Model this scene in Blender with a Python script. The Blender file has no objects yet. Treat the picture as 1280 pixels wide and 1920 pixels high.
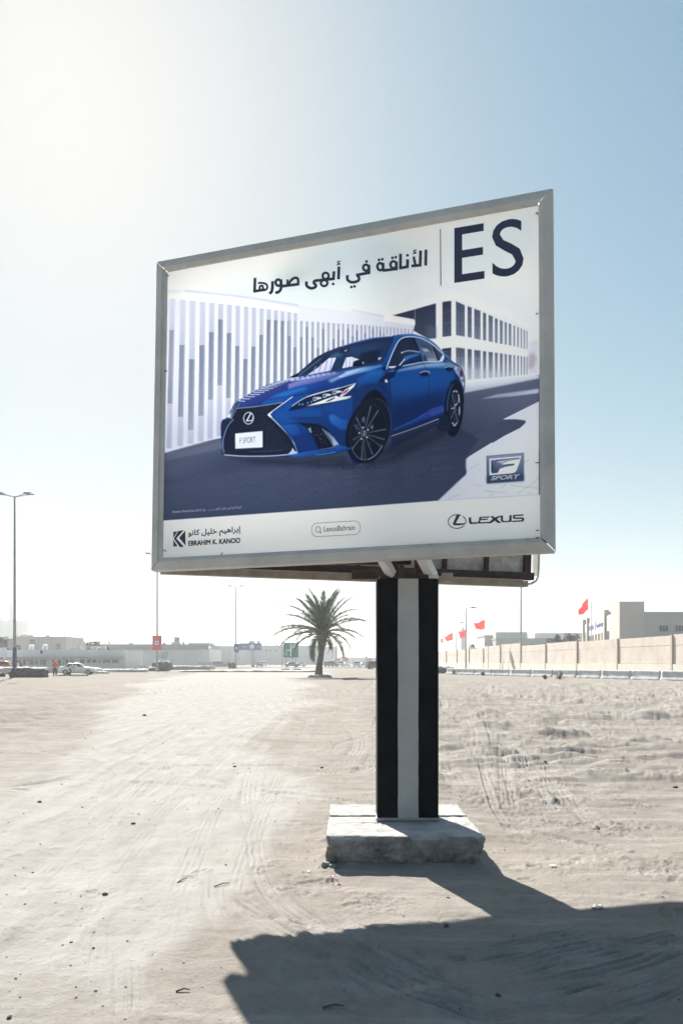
import bpy, bmesh, math, random
import numpy as np
from mathutils import Vector, Matrix

scene = bpy.context.scene
COL = scene.collection
R = math.radians

# ------------------------------------------------------------------ camera
EYE = 1.7            # eye height of the photographer
FPX = 1400.0         # focal length in photo pixels (1280 x 1920)
HOR = 1240.0         # photo row of the horizon
cam_data = bpy.data.cameras.new('camera')
cam_data.sensor_fit = 'VERTICAL'
cam_data.sensor_height = 36.0
cam_data.lens = FPX/1920*36.0
cam_data.shift_y = (HOR-960)/1920
cam_data.clip_start = 0.1
cam_data.clip_end = 6000
cam = bpy.data.objects.new('camera', cam_data)
cam.location = (0, 0, EYE)
cam.rotation_euler = (R(90), 0, 0)
COL.objects.link(cam)
scene.camera = cam

# ------------------------------------------------------------------ sky, sun, exposure
SUN_AZ = math.atan(0.375)      # degrees to the left of straight ahead
SUN_EL = R(37.6)
SHOULDER = 8.5
world = bpy.data.worlds.new('World')
scene.world = world
world.use_nodes = True
wn = world.node_tree.nodes
wl = world.node_tree.links
wn.clear()
sky = wn.new('ShaderNodeTexSky')
sky.sky_type = 'NISHITA'
sky.sun_disc = False
sky.sun_elevation = SUN_EL
sky.sun_rotation = -SUN_AZ
sky.altitude = 0
sky.air_density = 1.1
sky.dust_density = 0.9
sky.ozone_density = 1.5
bg = wn.new('ShaderNodeBackground')
bg.inputs['Strength'].default_value = 0.05
wo = wn.new('ShaderNodeOutputWorld')
# one even grade of the whole sky: a soft shoulder (x / (1 + x/k)) so that the glow round the sun
# rolls off, then a power per channel that makes the deep sky bluer and leaves the bright haze neutral
sh = [wn.new('ShaderNodeVectorMath') for _ in range(3)]
sh[0].operation = 'MULTIPLY_ADD'
sh[0].inputs[1].default_value = (1/SHOULDER,)*3
sh[0].inputs[2].default_value = (1.0,)*3
sh[1].operation = 'DIVIDE'
sh[2].operation = 'SCALE'
sh[2].inputs['Scale'].default_value = 1/6.5
wl.new(sky.outputs[0], sh[0].inputs[0])
wl.new(sky.outputs[0], sh[1].inputs[0])
wl.new(sh[0].outputs[0], sh[1].inputs[1])
wl.new(sh[1].outputs[0], sh[2].inputs[0])
sep = wn.new('ShaderNodeSeparateXYZ')
com = wn.new('ShaderNodeCombineXYZ')
wl.new(sh[2].outputs[0], sep.inputs[0])
for k, (p, g) in enumerate(((1.36, 8.3), (1.08, 8.15), (.95, 7.8))):
    pw = wn.new('ShaderNodeMath'); pw.operation = 'POWER'; pw.inputs[1].default_value = p
    mu = wn.new('ShaderNodeMath'); mu.operation = 'MULTIPLY'; mu.inputs[1].default_value = g
    wl.new(sep.outputs[k], pw.inputs[0]); wl.new(pw.outputs[0], mu.inputs[0])
    # gentle ceiling: z / (1 + (z/8.2)^3)^(1/3)
    last = mu.outputs[0]
    for op, v in (('DIVIDE', 8.2), ('POWER', 3.0), ('ADD', 1.0), ('POWER', 1/3)):
        q = wn.new('ShaderNodeMath'); q.operation = op; q.inputs[1].default_value = v
        wl.new(last, q.inputs[0]); last = q.outputs[0]
    dv = wn.new('ShaderNodeMath'); dv.operation = 'DIVIDE'
    wl.new(mu.outputs[0], dv.inputs[0]); wl.new(last, dv.inputs[1]); wl.new(dv.outputs[0], com.inputs[k])
wl.new(com.outputs[0], bg.inputs['Color'])
wl.new(bg.outputs[0], wo.inputs['Surface'])

sun_data = bpy.data.lights.new('sun', 'SUN')
sun_data.energy = 5.0
sun_data.angle = R(0.53)
sun_data.color = (1.0, 0.955, 0.88)
sun = bpy.data.objects.new('sun', sun_data)
sd = Vector((-math.sin(SUN_AZ)*math.cos(SUN_EL), math.cos(SUN_AZ)*math.cos(SUN_EL), math.sin(SUN_EL)))
sun.rotation_euler = (-sd).to_track_quat('-Z', 'Y').to_euler()
sun.location = (-20, 40, 40)
COL.objects.link(sun)

vs = scene.view_settings
vs.view_transform = 'Standard'
vs.look = 'None'
vs.exposure = 1.57
vs.gamma = 1.0
vs.use_curve_mapping = False
scene.cycles.volume_bounces = 1
scene.cycles.max_bounces = 10
scene.cycles.diffuse_bounces = 5
scene.cycles.volume_max_steps = 64

# ------------------------------------------------------------------ helpers
def X_at(px, Y):
    return (px-640)/FPX*Y

def Z_at(py, Y):
    return EYE+(HOR-py)/FPX*Y

def Y_of(py):
    return EYE*FPX/(py-HOR)

def G(px, py):
    Y = Y_of(py)
    return np.array([X_at(px, Y), Y])

_rs = np.random.RandomState(11)
_ga = _rs.randn(64, 64, 64, 3).astype(np.float32)
_ga /= np.linalg.norm(_ga, axis=3, keepdims=True)
_gr = [np.ascontiguousarray(_ga[..., k]).ravel() for k in range(3)]

def vnoise(x, y, z=0.0):
    """gradient noise, roughly -1..1"""
    x, y = np.asarray(x, np.float32), np.asarray(y, np.float32)
    z = np.asarray(z, np.float32)
    x, y, z = np.broadcast_arrays(x, y, z)
    xi, yi, zi = np.floor(x).astype(np.int32), np.floor(y).astype(np.int32), np.floor(z).astype(np.int32)
    fx, fy, fz = x-xi, y-yi, z-zi
    ux, uy, uz = (t*t*t*(t*(t*6-15)+10) for t in (fx, fy, fz))
    flat = z.size > 1 and bool(np.all(z == z.flat[0]))
    a = 0
    for dz in (0, 1):
        wz = uz if dz else 1-uz
        if flat and abs(float(wz.flat[0])) < 1e-6:
            continue
        for dx in (0, 1):
            for dy in (0, 1):
                w = (ux if dx else 1-ux)*(uy if dy else 1-uy)*wz
                h = (((xi+dx) & 63)*64+((yi+dy) & 63))*64+((zi+dz) & 63)
                a = a+w*(_gr[0][h]*(fx-dx)+_gr[1][h]*(fy-dy)+_gr[2][h]*(fz-dz))
    return a*1.6

def fbm(x, y, z=0.0, o=4, g=.5):
    a, s, f = 0, 1.0, 1.0
    for k in range(o):
        a = a+s*vnoise(x*f+17.3*k, y*f+5.1*k, np.asarray(z)+3.0*k+.5)
        s *= g; f *= 2.03
    return a

# ------------------------------------------------------------------ materials
MATS = {}

def mat(name, col, rough=.8, metal=0.0, var=.12, scale=6.0, bump=0.0, bscale=40.0, col2=None, dirt=0.0, spec=.5, alpha=None):
    """procedural material: two noise scales vary the colour, optional bump and dirt"""
    if name in MATS:
        return MATS[name]
    m = bpy.data.materials.new(name)
    m.use_nodes = True
    n, l = m.node_tree.nodes, m.node_tree.links
    b = n['Principled BSDF']
    b.inputs['Roughness'].default_value = rough
    b.inputs['Metallic'].default_value = metal
    b.inputs['Specular IOR Level'].default_value = spec
    tc = n.new('ShaderNodeTexCoord')
    nz = n.new('ShaderNodeTexNoise')
    nz.inputs['Scale'].default_value = scale
    nz.inputs['Detail'].default_value = 7
    nz.inputs['Roughness'].default_value = .65
    l.new(tc.outputs['Object'], nz.inputs['Vector'])
    rp = n.new('ShaderNodeMapRange')
    rp.inputs['From Min'].default_value = .3
    rp.inputs['From Max'].default_value = .7
    l.new(nz.outputs['Fac'], rp.inputs['Value'])
    mx = n.new('ShaderNodeMix')
    mx.data_type = 'RGBA'
    c2 = col2 if col2 else tuple(max(0, c*(1-2*var)) for c in col)
    c1 = tuple(min(1, c*(1+var)) for c in col) if not col2 else col
    mx.inputs[6].default_value = (*c1, 1)
    mx.inputs[7].default_value = (*c2, 1)
    l.new(rp.outputs['Result'], mx.inputs[0])
    out = mx.outputs[2]
    if dirt > 0:
        n2 = n.new('ShaderNodeTexNoise')
        n2.inputs['Scale'].default_value = scale*4.5
        n2.inputs['Detail'].default_value = 9
        n2.inputs['Roughness'].default_value = .75
        l.new(tc.outputs['Object'], n2.inputs['Vector'])
        r2 = n.new('ShaderNodeMapRange')
        r2.inputs['From Min'].default_value = .55
        r2.inputs['From Max'].default_value = .75
        r2.inputs['To Max'].default_value = dirt
        l.new(n2.outputs['Fac'], r2.inputs['Value'])
        m2 = n.new('ShaderNodeMix')
        m2.data_type = 'RGBA'
        l.new(r2.outputs['Result'], m2.inputs[0])
        l.new(out, m2.inputs[6])
        m2.inputs[7].default_value = (col[0]*.35, col[1]*.32, col[2]*.28, 1)
        out = m2.outputs[2]
    l.new(out, b.inputs['Base Color'])
    if bump > 0:
        n3 = n.new('ShaderNodeTexNoise')
        n3.inputs['Scale'].default_value = bscale
        n3.inputs['Detail'].default_value = 8
        n3.inputs['Roughness'].default_value = .7
        l.new(tc.outputs['Object'], n3.inputs['Vector'])
        bp = n.new('ShaderNodeBump')
        bp.inputs['Strength'].default_value = min(1, bump)
        bp.inputs['Distance'].default_value = .02
        l.new(n3.outputs['Fac'], bp.inputs['Height'])
        l.new(bp.outputs['Normal'], b.inputs['Normal'])
    MATS[name] = m
    return m

# ------------------------------------------------------------------ mesh builder
class MB:
    def __init__(self):
        self.v, self.f, self.m = [], [], []

    def add(self, vs, fs, mi=0):
        o = len(self.v)
        self.v += [tuple(map(float, p)) for p in vs]
        for q in fs:
            self.f.append(tuple(o+i for i in q)); self.m.append(mi)
        return self

    def box(self, c, s, rz=0.0, mi=0, top=None):
        """box centred at c with sizes s; top=(kx,ky) shrinks the upper face"""
        kx, ky = top if top else (1, 1)
        vs = []
        for dz in (-1, 1):
            for dx, dy in ((-1, -1), (1, -1), (1, 1), (-1, 1)):
                ax = dx*s[0]/2*(kx if dz > 0 else 1); ay = dy*s[1]/2*(ky if dz > 0 else 1)
                vs.append((c[0]+ax*math.cos(rz)-ay*math.sin(rz), c[1]+ax*math.sin(rz)+ay*math.cos(rz), c[2]+dz*s[2]/2))
        return self.add(vs, [(0, 3, 2, 1), (4, 5, 6, 7), (0, 1, 5, 4), (1, 2, 6, 5), (2, 3, 7, 6), (3, 0, 4, 7)], mi)

    def rbox(self, c, s, b=.02, rz=0.0, mi=0):
        """box with chamfered vertical and horizontal edges"""
        vs = []
        rings = [(-1, b, 0), (-1, 0, b), (1, 0, b), (1, b, 0)]
        for dz, ins, zi in rings:
            hx, hy = s[0]/2-ins, s[1]/2-ins
            z = dz*(s[2]/2-zi)
            for x, y in ((-hx+b, -hy), (hx-b, -hy), (hx, -hy+b), (hx, hy-b), (hx-b, hy), (-hx+b, hy), (-hx, hy-b), (-hx, -hy+b)):
                vs.append((c[0]+x*math.cos(rz)-y*math.sin(rz), c[1]+x*math.sin(rz)+y*math.cos(rz), c[2]+z))
        fs = [tuple(range(7, -1, -1)), tuple(range(24, 32))]
        for r in range(3):
            for i in range(8):
                fs.append((r*8+i, r*8+(i+1) % 8, (r+1)*8+(i+1) % 8, (r+1)*8+i))
        return self.add(vs, fs, mi)

    def tube(self, pts, rads, n=8, mi=0, cap=True):
        P = [Vector(p) for p in pts]
        if not hasattr(rads, '__len__'):
            rads = [rads]*len(P)
        vs, fs = [], []
        up = None
        for i, p in enumerate(P):
            t = (P[min(i+1, len(P)-1)]-P[max(i-1, 0)]).normalized()
            if up is None:
                up = Vector((0, 0, 1)) if abs(t.z) < .9 else Vector((1, 0, 0))
            a = t.cross(up).normalized(); b = a.cross(t).normalized(); up = b
            for k in range(n):
                w = 2*math.pi*k/n
                vs.append(p+a*rads[i]*math.cos(w)+b*rads[i]*math.sin(w))
        for i in range(len(P)-1):
            for k in range(n):
                fs.append((i*n+k, i*n+(k+1) % n, (i+1)*n+(k+1) % n, (i+1)*n+k))
        if cap:
            fs.append(tuple(range(n-1, -1, -1)))
            fs.append(tuple(range((len(P)-1)*n, len(P)*n)))
        return self.add(vs, fs, mi)

    def prism(self, prof, a, b, mi=0):
        """closed 2-D profile (list of (u,w)) swept from frame a to frame b; frames are callables (u,w)->xyz"""
        n = len(prof)
        vs = [a(u, w) for u, w in prof]+[b(u, w) for u, w in prof]
        fs = [(i, (i+1) % n, n+(i+1) % n, n+i) for i in range(n)]+[tuple(range(n-1, -1, -1)), tuple(range(n, 2*n))]
        return self.add(vs, fs, mi)

    def xf(self, fn):
        self.v = [tuple(map(float, fn(p))) for p in self.v]
        return self

    def build(self, name, mats, parent=None, loc=(0, 0, 0), rz=0.0, smooth=False, fix=True):
        me = bpy.data.meshes.new(name)
        me.from_pydata(self.v, [], self.f)
        if not isinstance(mats, (list, tuple)):
            mats = [mats]
        for q in mats:
            me.materials.append(q)
        me.polygons.foreach_set('material_index', self.m)
        if fix:
            bm = bmesh.new(); bm.from_mesh(me)
            bmesh.ops.recalc_face_normals(bm, faces=bm.faces)
            bm.to_mesh(me); bm.free()
        if smooth:
            me.polygons.foreach_set('use_smooth', [True]*len(me.polygons))
        me.update()
        o = bpy.data.objects.new(name, me)
        COL.objects.link(o)
        o.location = loc
        o.rotation_euler = (0, 0, rz)
        if parent:
            o.parent = parent
        return o

def tag(o, label=None, cat=None, group=None, kind=None):
    if label: o['label'] = label
    if cat: o['category'] = cat
    if group: o['group'] = group
    if kind: o['kind'] = kind
    return o

def thing(name, label, cat, loc=(0, 0, 0), rz=0.0, group=None):
    o = bpy.data.objects.new(name, None)
    o.empty_display_size = .2
    COL.objects.link(o)
    o.location = loc
    o.rotation_euler = (0, 0, rz)
    return tag(o, label, cat, group)

def dup(root, loc, rz=0.0, label=None):
    r = root.copy(); COL.objects.link(r)
    r.location = loc; r.rotation_euler = (0, 0, rz)
    if label: r['label'] = label
    for ch in list(root.children):
        c = ch.copy(); COL.objects.link(c); c.parent = r
        for g in list(ch.children):
            d = g.copy(); COL.objects.link(d); d.parent = c
    return r

def recolor(root, part, m):
    for ch in root.children:
        if ch.name.split('.')[0] == part:
            ch.material_slots[0].link = 'OBJECT'
            ch.material_slots[0].material = m

def rough_box(size, n, amp, seed=0, freq=3.0, round_=.03, extra=None):
    """box with subdivided faces, rounded edges and noise-displaced surface; origin at the base centre"""
    sx, sy, sz = size
    nx, ny, nz = n
    bm = bmesh.new()
    def face(o, u, v, a, b):
        vs = [[bm.verts.new((o[0]+u[0]*i/a+v[0]*j/b, o[1]+u[1]*i/a+v[1]*j/b, o[2]+u[2]*i/a+v[2]*j/b)) for j in range(b+1)] for i in range(a+1)]
        for i in range(a):
            for j in range(b):
                bm.faces.new((vs[i][j], vs[i+1][j], vs[i+1][j+1], vs[i][j+1]))
    x0, y0 = -sx/2, -sy/2
    face((x0, y0, 0), (sx, 0, 0), (0, 0, sz), nx, nz)
    face((x0, -y0, 0), (sx, 0, 0), (0, 0, sz), nx, nz)
    face((x0, y0, 0), (0, sy, 0), (0, 0, sz), ny, nz)
    face((-x0, y0, 0), (0, sy, 0), (0, 0, sz), ny, nz)
    face((x0, y0, sz), (sx, 0, 0), (0, sy, 0), nx, ny)
    face((x0, y0, 0), (sx, 0, 0), (0, sy, 0), nx, ny)
    bmesh.ops.remove_doubles(bm, verts=bm.verts, dist=1e-4)
    P = np.array([v.co for v in bm.verts])
    h = np.array([sx/2, sy/2, sz/2])
    q = P-np.array([0, 0, sz/2])
    inn = np.clip(q, -(h-round_), h-round_)
    d = q-inn
    L = np.linalg.norm(d, axis=1)
    k = np.where(L > 1e-6, np.minimum(1, round_/np.maximum(L, 1e-6)), 1)
    q = inn+d*k[:, None]
    P = q+np.array([0, 0, sz/2])
    s = seed*7.31
    for ax in range(3):
        P[:, ax] += amp*fbm(P[:, 0]*freq+s+ax*9, P[:, 1]*freq+s, P[:, 2]*freq+ax*5, 4)
    if extra is not None:
        P = extra(P)
    for v, p in zip(bm.verts, P):
        v.co = p
    bmesh.ops.recalc_face_normals(bm, faces=bm.faces)
    return bm

def bm_obj(name, bm, m, parent=None, loc=(0, 0, 0), rz=0.0, smooth=True):
    me = bpy.data.meshes.new(name)
    bm.to_mesh(me); bm.free()
    me.materials.append(m)
    if smooth:
        me.polygons.foreach_set('use_smooth', [True]*len(me.polygons))
    o = bpy.data.objects.new(name, me)
    COL.objects.link(o)
    o.location = loc
    o.rotation_euler = (0, 0, rz)
    if parent:
        o.parent = parent
    return o
# ---- printed poster picture: rasterised in numpy, later stored per vertex
PX0, PY0, PW, PH, PS = 296.0, 372.0, 724, 690, 2
IMG = np.zeros((PH*PS, PW*PS, 3), np.float32)

def smooth(pts, closed=True, n=6):
    P = np.asarray(pts, float)
    k = len(P)
    out = []
    rng = range(k if closed else k-1)
    for i in rng:
        if closed:
            p0, p1, p2, p3 = P[(i-1) % k], P[i], P[(i+1) % k], P[(i+2) % k]
        else:
            p0, p1, p2, p3 = P[max(i-1, 0)], P[i], P[i+1], P[min(i+2, k-1)]
        for j in range(n):
            t = j/n
            out.append(0.5*((2*p1)+(p2-p0)*t+(2*p0-5*p1+4*p2-p3)*t*t+(3*p1-p0-3*p2+p3)*t**3))
    if not closed:
        out.append(P[-1])
    return np.array(out)

FR = {'0': (0, 0, 1), '1': (400, 600, 2.56), '2': (400, 690, 1280/260), '3': (540, 610, 1280/220),
      '4': (640, 610, 5.12), '5': (720, 540, 1280/300), '6': (300, 540, 1280/260), '7': (820, 830, 6.4),
      'a': (280, 340, 3.2), 'b': (660, 340, 3.2), 'c': (280, 720, 3.2), 'd': (660, 720, 3.2)}

def tr(f, pts):
    ox, oy, s = FR[f]
    P = np.asarray(pts, float)
    return np.stack([ox+P[:, 0]/s, oy+P[:, 1]/s], 1)

def boxblur(m, r):
    for ax in (0, 1):
        for _ in range(2):
            pad = [(0, 0), (0, 0)]
            pad[ax] = (r+1, r)
            c = np.cumsum(np.pad(m, pad, mode='edge'), axis=ax)
            n = m.shape[ax]
            a = np.take(c, range(2*r+1, 2*r+1+n), axis=ax)
            b = np.take(c, range(0, n), axis=ax)
            m = (a-b)/(2*r+1)
    return m

def fill(f, pts, col, col2=None, g=None, alpha=1.0, blur=1, sm=False):
    """fill a polygon (frame f); optional gradient col->col2 along the vector g=((x0,y0),(x1,y1))"""
    if sm:
        pts = smooth(pts)
    P = (tr(f, pts)-(PX0, PY0))*PS
    H, W = IMG.shape[:2]
    pad = 3*blur+2
    x0 = int(max(0, P[:, 0].min()-pad)); x1 = int(min(W, P[:, 0].max()+pad+1))
    y0 = int(max(0, P[:, 1].min()-pad)); y1 = int(min(H, P[:, 1].max()+pad+1))
    if x1-x0 < 1 or y1-y0 < 1:
        return
    SS = 2
    w, h = (x1-x0)*SS, (y1-y0)*SS
    Q = (P-(x0, y0))*SS
    fl = np.zeros((h, w+1), np.int8)
    for i in range(len(Q)):
        xa, ya = Q[i]; xb, yb = Q[(i+1) % len(Q)]
        if ya == yb:
            continue
        if ya > yb:
            xa, ya, xb, yb = xb, yb, xa, ya
        r0 = max(0, math.ceil(ya-.5)); r1 = min(h-1, math.ceil(yb-.5)-1)
        if r1 < r0:
            continue
        rr = np.arange(r0, r1+1)
        xc = np.clip(np.ceil(xa+(rr+.5-ya)*(xb-xa)/(yb-ya)-.5), 0, w).astype(int)
        fl[rr, xc] ^= 1
    m = (np.cumsum(fl[:, :w], axis=1) % 2).astype(np.float32)
    m = m.reshape(y1-y0, SS, x1-x0, SS).mean((1, 3))
    if blur > 1:
        m = boxblur(m, blur)
    m = m*alpha
    c = np.array(col, np.float32)/255
    if col2 is not None:
        G = (tr(f, g)-(PX0, PY0))*PS-(x0, y0)
        d = G[1]-G[0]
        yy, xx = np.mgrid[0:y1-y0, 0:x1-x0]
        t = np.clip(((xx-G[0, 0])*d[0]+(yy-G[0, 1])*d[1])/(d@d), 0, 1)[..., None]
        c = c*(1-t)+np.array(col2, np.float32)/255*t
    V = IMG[y0:y1, x0:x1]
    V += (c-V)*m[..., None]

def line(f, pts, wd, col, alpha=1.0, blur=1, sm=True, w2=None):
    """tapering stroke, width in photo pixels"""
    P = tr(f, pts)
    if sm and len(P) > 2:
        P = smooth(P, False, 5)
    d = np.gradient(P, axis=0)
    nrm = np.stack([-d[:, 1], d[:, 0]], 1)/np.maximum(np.hypot(d[:, 0], d[:, 1]), 1e-6)[:, None]
    ww = np.linspace(wd, wd if w2 is None else w2, len(P))[:, None]/2
    fill('0', np.concatenate([P+nrm*ww, (P-nrm*ww)[::-1]]), col, alpha=alpha, blur=blur)

def ell(cx, cy, a, b, rot=0, n=48, t0=0, t1=360):
    t = np.radians(np.linspace(t0, t1, n, endpoint=(t1-t0) != 360))
    x, y = a*np.cos(t), b*np.sin(t)
    r = math.radians(rot)
    return np.stack([cx+x*math.cos(r)-y*math.sin(r), cy+x*math.sin(r)+y*math.cos(r)], 1)

def paint_poster():
    prng = np.random.default_rng(5)
    def S(x):  # straight edges across the board (top, band line, bottom) in photo px
        return 0
    # --- sky of the print
    fill('0', [(290, 360), (1030, 360), (1030, 1070), (290, 1070)], (222, 225, 230))
    fill('0', [(340, 560), (560, 500), (700, 440), (800, 470), (820, 560), (640, 590), (420, 590)], (205, 217, 227), blur=40, alpha=.9)
    fill('0', [(560, 470), (700, 430), (760, 470), (640, 520)], (196, 212, 224), blur=30, alpha=.7)
    fill('0', [(830, 440), (1000, 400), (1000, 470), (850, 560)], (206, 217, 226), blur=30, alpha=.8)
    fill('0', [(690, 570), (800, 480), (1010, 560), (1010, 660), (700, 640)], (216, 219, 226), blur=30, alpha=.9)
    # --- ground of the print
    fill('0', [(290, 845), (420, 820), (870, 735), (1020, 700), (1020, 1000), (290, 1000)], (70, 80, 120),
         (48, 58, 100), ((600, 760), (560, 920)))
    fill('6', [(30, 1500), (160, 1470), (560, 1395), (620, 1420), (600, 1500), (30, 1600)], (96, 102, 136), blur=10, alpha=.8)
    fill('6', [(30, 1600), (560, 1480), (1200, 1560), (1200, 1772), (30, 1772)], (74, 82, 124), (58, 66, 110), ((300, 1560), (500, 1760)), blur=14, alpha=.9)
    line('6', [(40, 1590), (250, 1540), (570, 1470)], 2, (110, 116, 150), .5, 2)
    line('6', [(40, 1500), (260, 1480), (560, 1400)], 5, (66, 70, 104), .5, 4)
    # --- slatted wall at the left
    fill('0', [(306, 540), (345, 546), (480, 562), (600, 577), (777, 597), (777, 612), (772, 640), (560, 700), (430, 815), (306, 850)], (210, 213, 222),
         (196, 200, 215), ((330, 540), (330, 840)), blur=2)
    fill('6', [(40, 60), (260, 30), (700, 90), (1280, 190), (1280, 230), (700, 150), (40, 100)], (222, 224, 231), blur=3)
    line('6', [(230, 25), (600, 62), (900, 100), (1280, 160)], 3.0, (176, 180, 200), .75, 2)
    line('b', [(0, 770), (200, 812), (375, 858)], 2.4, (186, 188, 206), .7, 2)
    # slats: (left edge x at top, at bottom) gap positions measured in frame 6
    tops = [92, 186, 274, 368, 455, 537, 618, 697, 774, 846, 918, 985, 1050, 1113, 1174, 1232]
    topw = [50, 55, 58, 56, 52, 50, 48, 45, 45, 44, 40, 40, 38, 36, 34, 34]
    topy = [98, 108, 118, 128, 137, 147, 155, 163, 172, 180, 189, 196, 205, 212, 220, 230]
    mid = [385, 522, 655, 524, 405, 288, 412, 532, 652, 537, 430, 290, 295, 300, 305, 548]
    low = [1068, 1190, 1312, 1180, 1032, 898, 1016, 1140, 1260, 1150, 1090, 9999, 9999, 9999, 9999, 9999]
    bots = [60, 160, 255, 350, 437, 522, 603, 684, 758, 832, 904, 970, 1040, 1106, 1166, 1224]
    for i in range(16):
        xt, w, yt = tops[i], topw[i], topy[i]
        xb = bots[i]; yb = 1480-22*i
        def X(y, e=0):
            return xt+(xb-xt)*(y-yt)/(yb-yt)+e*w*.92
        fade = min(1, .35+.1*i)
        c1, c2 = (196, 199, 214), (178, 182, 204)
        ym, yl = mid[i], min(low[i], yb)
        fill('6', [(X(yt), yt), (X(yt, 1), yt+4), (X(ym, 1), ym), (X(ym), ym)], (200-22*fade, 204-22*fade, 215-16*fade), (168, 175, 194), ((X(yt), yt), (X(yt), ym)), blur=2)
        fill('6', [(X(ym), ym), (X(ym, 1), ym), (X(yl, 1), yl), (X(yl), yl)], (112, 121, 150), (126, 135, 163), ((X(ym), ym), (X(yl), yl)))
        fill('6', [(X(ym, .72), ym), (X(ym, 1), ym), (X(yl, 1), yl), (X(yl, .72), yl)], (142, 150, 174), alpha=.9)
        line('6', [(X(ym, .02), ym+5), (X(ym, .75), ym+5)], 2.0, (120, 124, 156), .7)
        line('6', [(X(yt, 0), yt+6), (X(yt, 1), yt+8)], 2, (170, 174, 196), .7*fade)
        if yl < yb:
            fill('6', [(X(yl), yl), (X(yl, 1), yl), (X(yb, 1), yb), (X(yb), yb)], (172, 176, 197), (158, 162, 188), ((X(yl), yl), (X(yb), yb)), blur=2)
    # slats further right (frame 3): narrowing
    xs = [0, 62, 128, 190, 252, 312, 368, 425, 482, 535, 586, 640, 690, 738, 786, 828, 874, 913, 955, 993, 1033, 1070, 1107, 1143, 1176, 1208, 1243]
    ms = [120, 240, 128, 18, 135, 250, 40, 255, 150, 50, 155, 40, 120, 60, 150, 85, 130, 40, 150, 60, 90, 30, 90, 60, 70, 60, 60]
    for i, x in enumerate(xs):
        w = 36-.62*i
        yt = -60+(x/1280)*90
        fill('3', [(x, yt), (x+w, yt), (x+w*.9, 520), (x, 520)], (160, 166, 186))
        fill('3', [(x, ms[i]), (x+w*.75, ms[i]), (x+w*.75, 520), (x, 520)], (122, 130, 158))
        line('3', [(x, ms[i]+2), (x+w*.75, ms[i]+2)], 1.4, (110, 116, 150), .7)
        line('3', [(x+w, yt), (x+w, 520)], 1.2, (222, 224, 234), .8)
    # bottom edge of slats fading to haze
    fill('6', [(30, 1240), (620, 1140), (620, 1420), (30, 1500)], (150, 152, 184), blur=40, alpha=.28)
    fill('6', [(20, 60), (130, 60), (110, 900), (20, 900)], (222, 224, 232), blur=40, alpha=.55)
    # --- building at the right (frame 5)
    B = '5'
    fill(B, [(0, 190), (240, 110), (440, 60), (560, 70), (1020, 240), (1150, 300), (1160, 720), (560, 800), (240, 500), (0, 300)], (220, 222, 229), blur=6, alpha=.95)
    fill(B, [(430, 30), (570, 30), (1030, 200), (1030, 270), (570, 95), (430, 100)], (223, 225, 231), blur=4, alpha=.8)
    line(B, [(570, 95), (800, 190), (1030, 275), (1145, 335)], 1.4, (200, 203, 216), .8, 2)
    fill(B, [(66, 218), (250, 168), (412, 122), (412, 400), (350, 405), (230, 340), (245, 290), (240, 250)], (48, 54, 92), (70, 78, 116), ((250, 160), (380, 400)))
    fill(B, [(330, 300), (412, 310), (412, 400), (350, 405)], (96, 104, 138), blur=6, alpha=.6)
    line(B, [(244, 170), (246, 290)], 1.2, (160, 166, 190), .8)
    fill(B, [(0, 215), (80, 222), (245, 262), (245, 296), (90, 282), (0, 262)], (226, 228, 234))
    fill(B, [(0, 262), (236, 296), (234, 372), (150, 370), (0, 385)], (204, 206, 218))
    for k in range(8):
        x = 14+29*k
        fill(B, [(x, 308+3*k), (x+13, 308+3*k), (x+13, 375), (x, 375)], (166, 170, 194))
    def win(x0, x1, y0a, y1a, y0b, y1b, c=(84, 92, 126), c2=(120, 128, 158)):
        fill(B, [(x0, y0a), (x1, y0b), (x1, y1b), (x0, y1a)], c, c2, ((x0, y0a), (x0, y1a)))
        line(B, [((x0+x1)/2, (y0a+y0b)/2), ((x0+x1)/2, (y1a+y1b)/2)], .8, (60, 66, 100), .6)
        for q in (.3, .62):
            line(B, [(x0, y0a+(y1a-y0a)*q), (x1, y0b+(y1b-y0b)*q)], .7, (150, 156, 182), .5)
    win(464, 534, 112, 390, 102, 382, (52, 60, 96), (84, 92, 126))
    win(462, 534, 484, 560, 476, 585, (50, 58, 94), (70, 78, 112))
    up = [(572, 642, 106, 138, 376, 388), (665, 698, 146, 156, 390, 398), (718, 768, 165, 184, 402, 414), (787, 813, 196, 204, 416, 420), (832, 866, 214, 228, 424, 432),
          (882, 906, 240, 248, 436, 440), (922, 946, 256, 264, 444, 448), (960, 978, 270, 276, 450, 453), (992, 1014, 282, 290, 455, 460), (1030, 1044, 298, 302, 463, 466),
          (1060, 1074, 310, 314, 470, 474), (1088, 1100, 320, 324, 477, 480), (1112, 1124, 332, 335, 483, 486), (1134, 1144, 340, 344, 488, 490)]
    for i, (x0, x1, ya, yb, yc, yd) in enumerate(up):
        t = i/13
        c = tuple(int(a+(b-a)*t) for a, b in zip((78, 86, 120), (160, 164, 186)))
        c2 = tuple(int(a+(b-a)*t) for a, b in zip((112, 120, 150), (184, 186, 202)))
        win(x0, x1, ya, yc, yb, yd, c, c2)
    for i, (x0, x1, ya, yb, yc, yd) in enumerate(up):
        t = i/13
        c = tuple(int(a+(b-a)*t) for a, b in zip((84, 92, 126), (150, 152, 176)))
        y0 = 474+(x0-572)*.135; y1 = 740-(x0-572)*.085
        win(x0, x1, y0, y1, y0+(x1-x0)*.13, y1-(x1-x0)*.08, c, (180, 186, 200))
        fill(B, [(x0-10, y0+150), (x1+10, y0+150), (x1+10, y1), (x0-10, y1)], (196, 202, 212), blur=6, alpha=.45)
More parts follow.
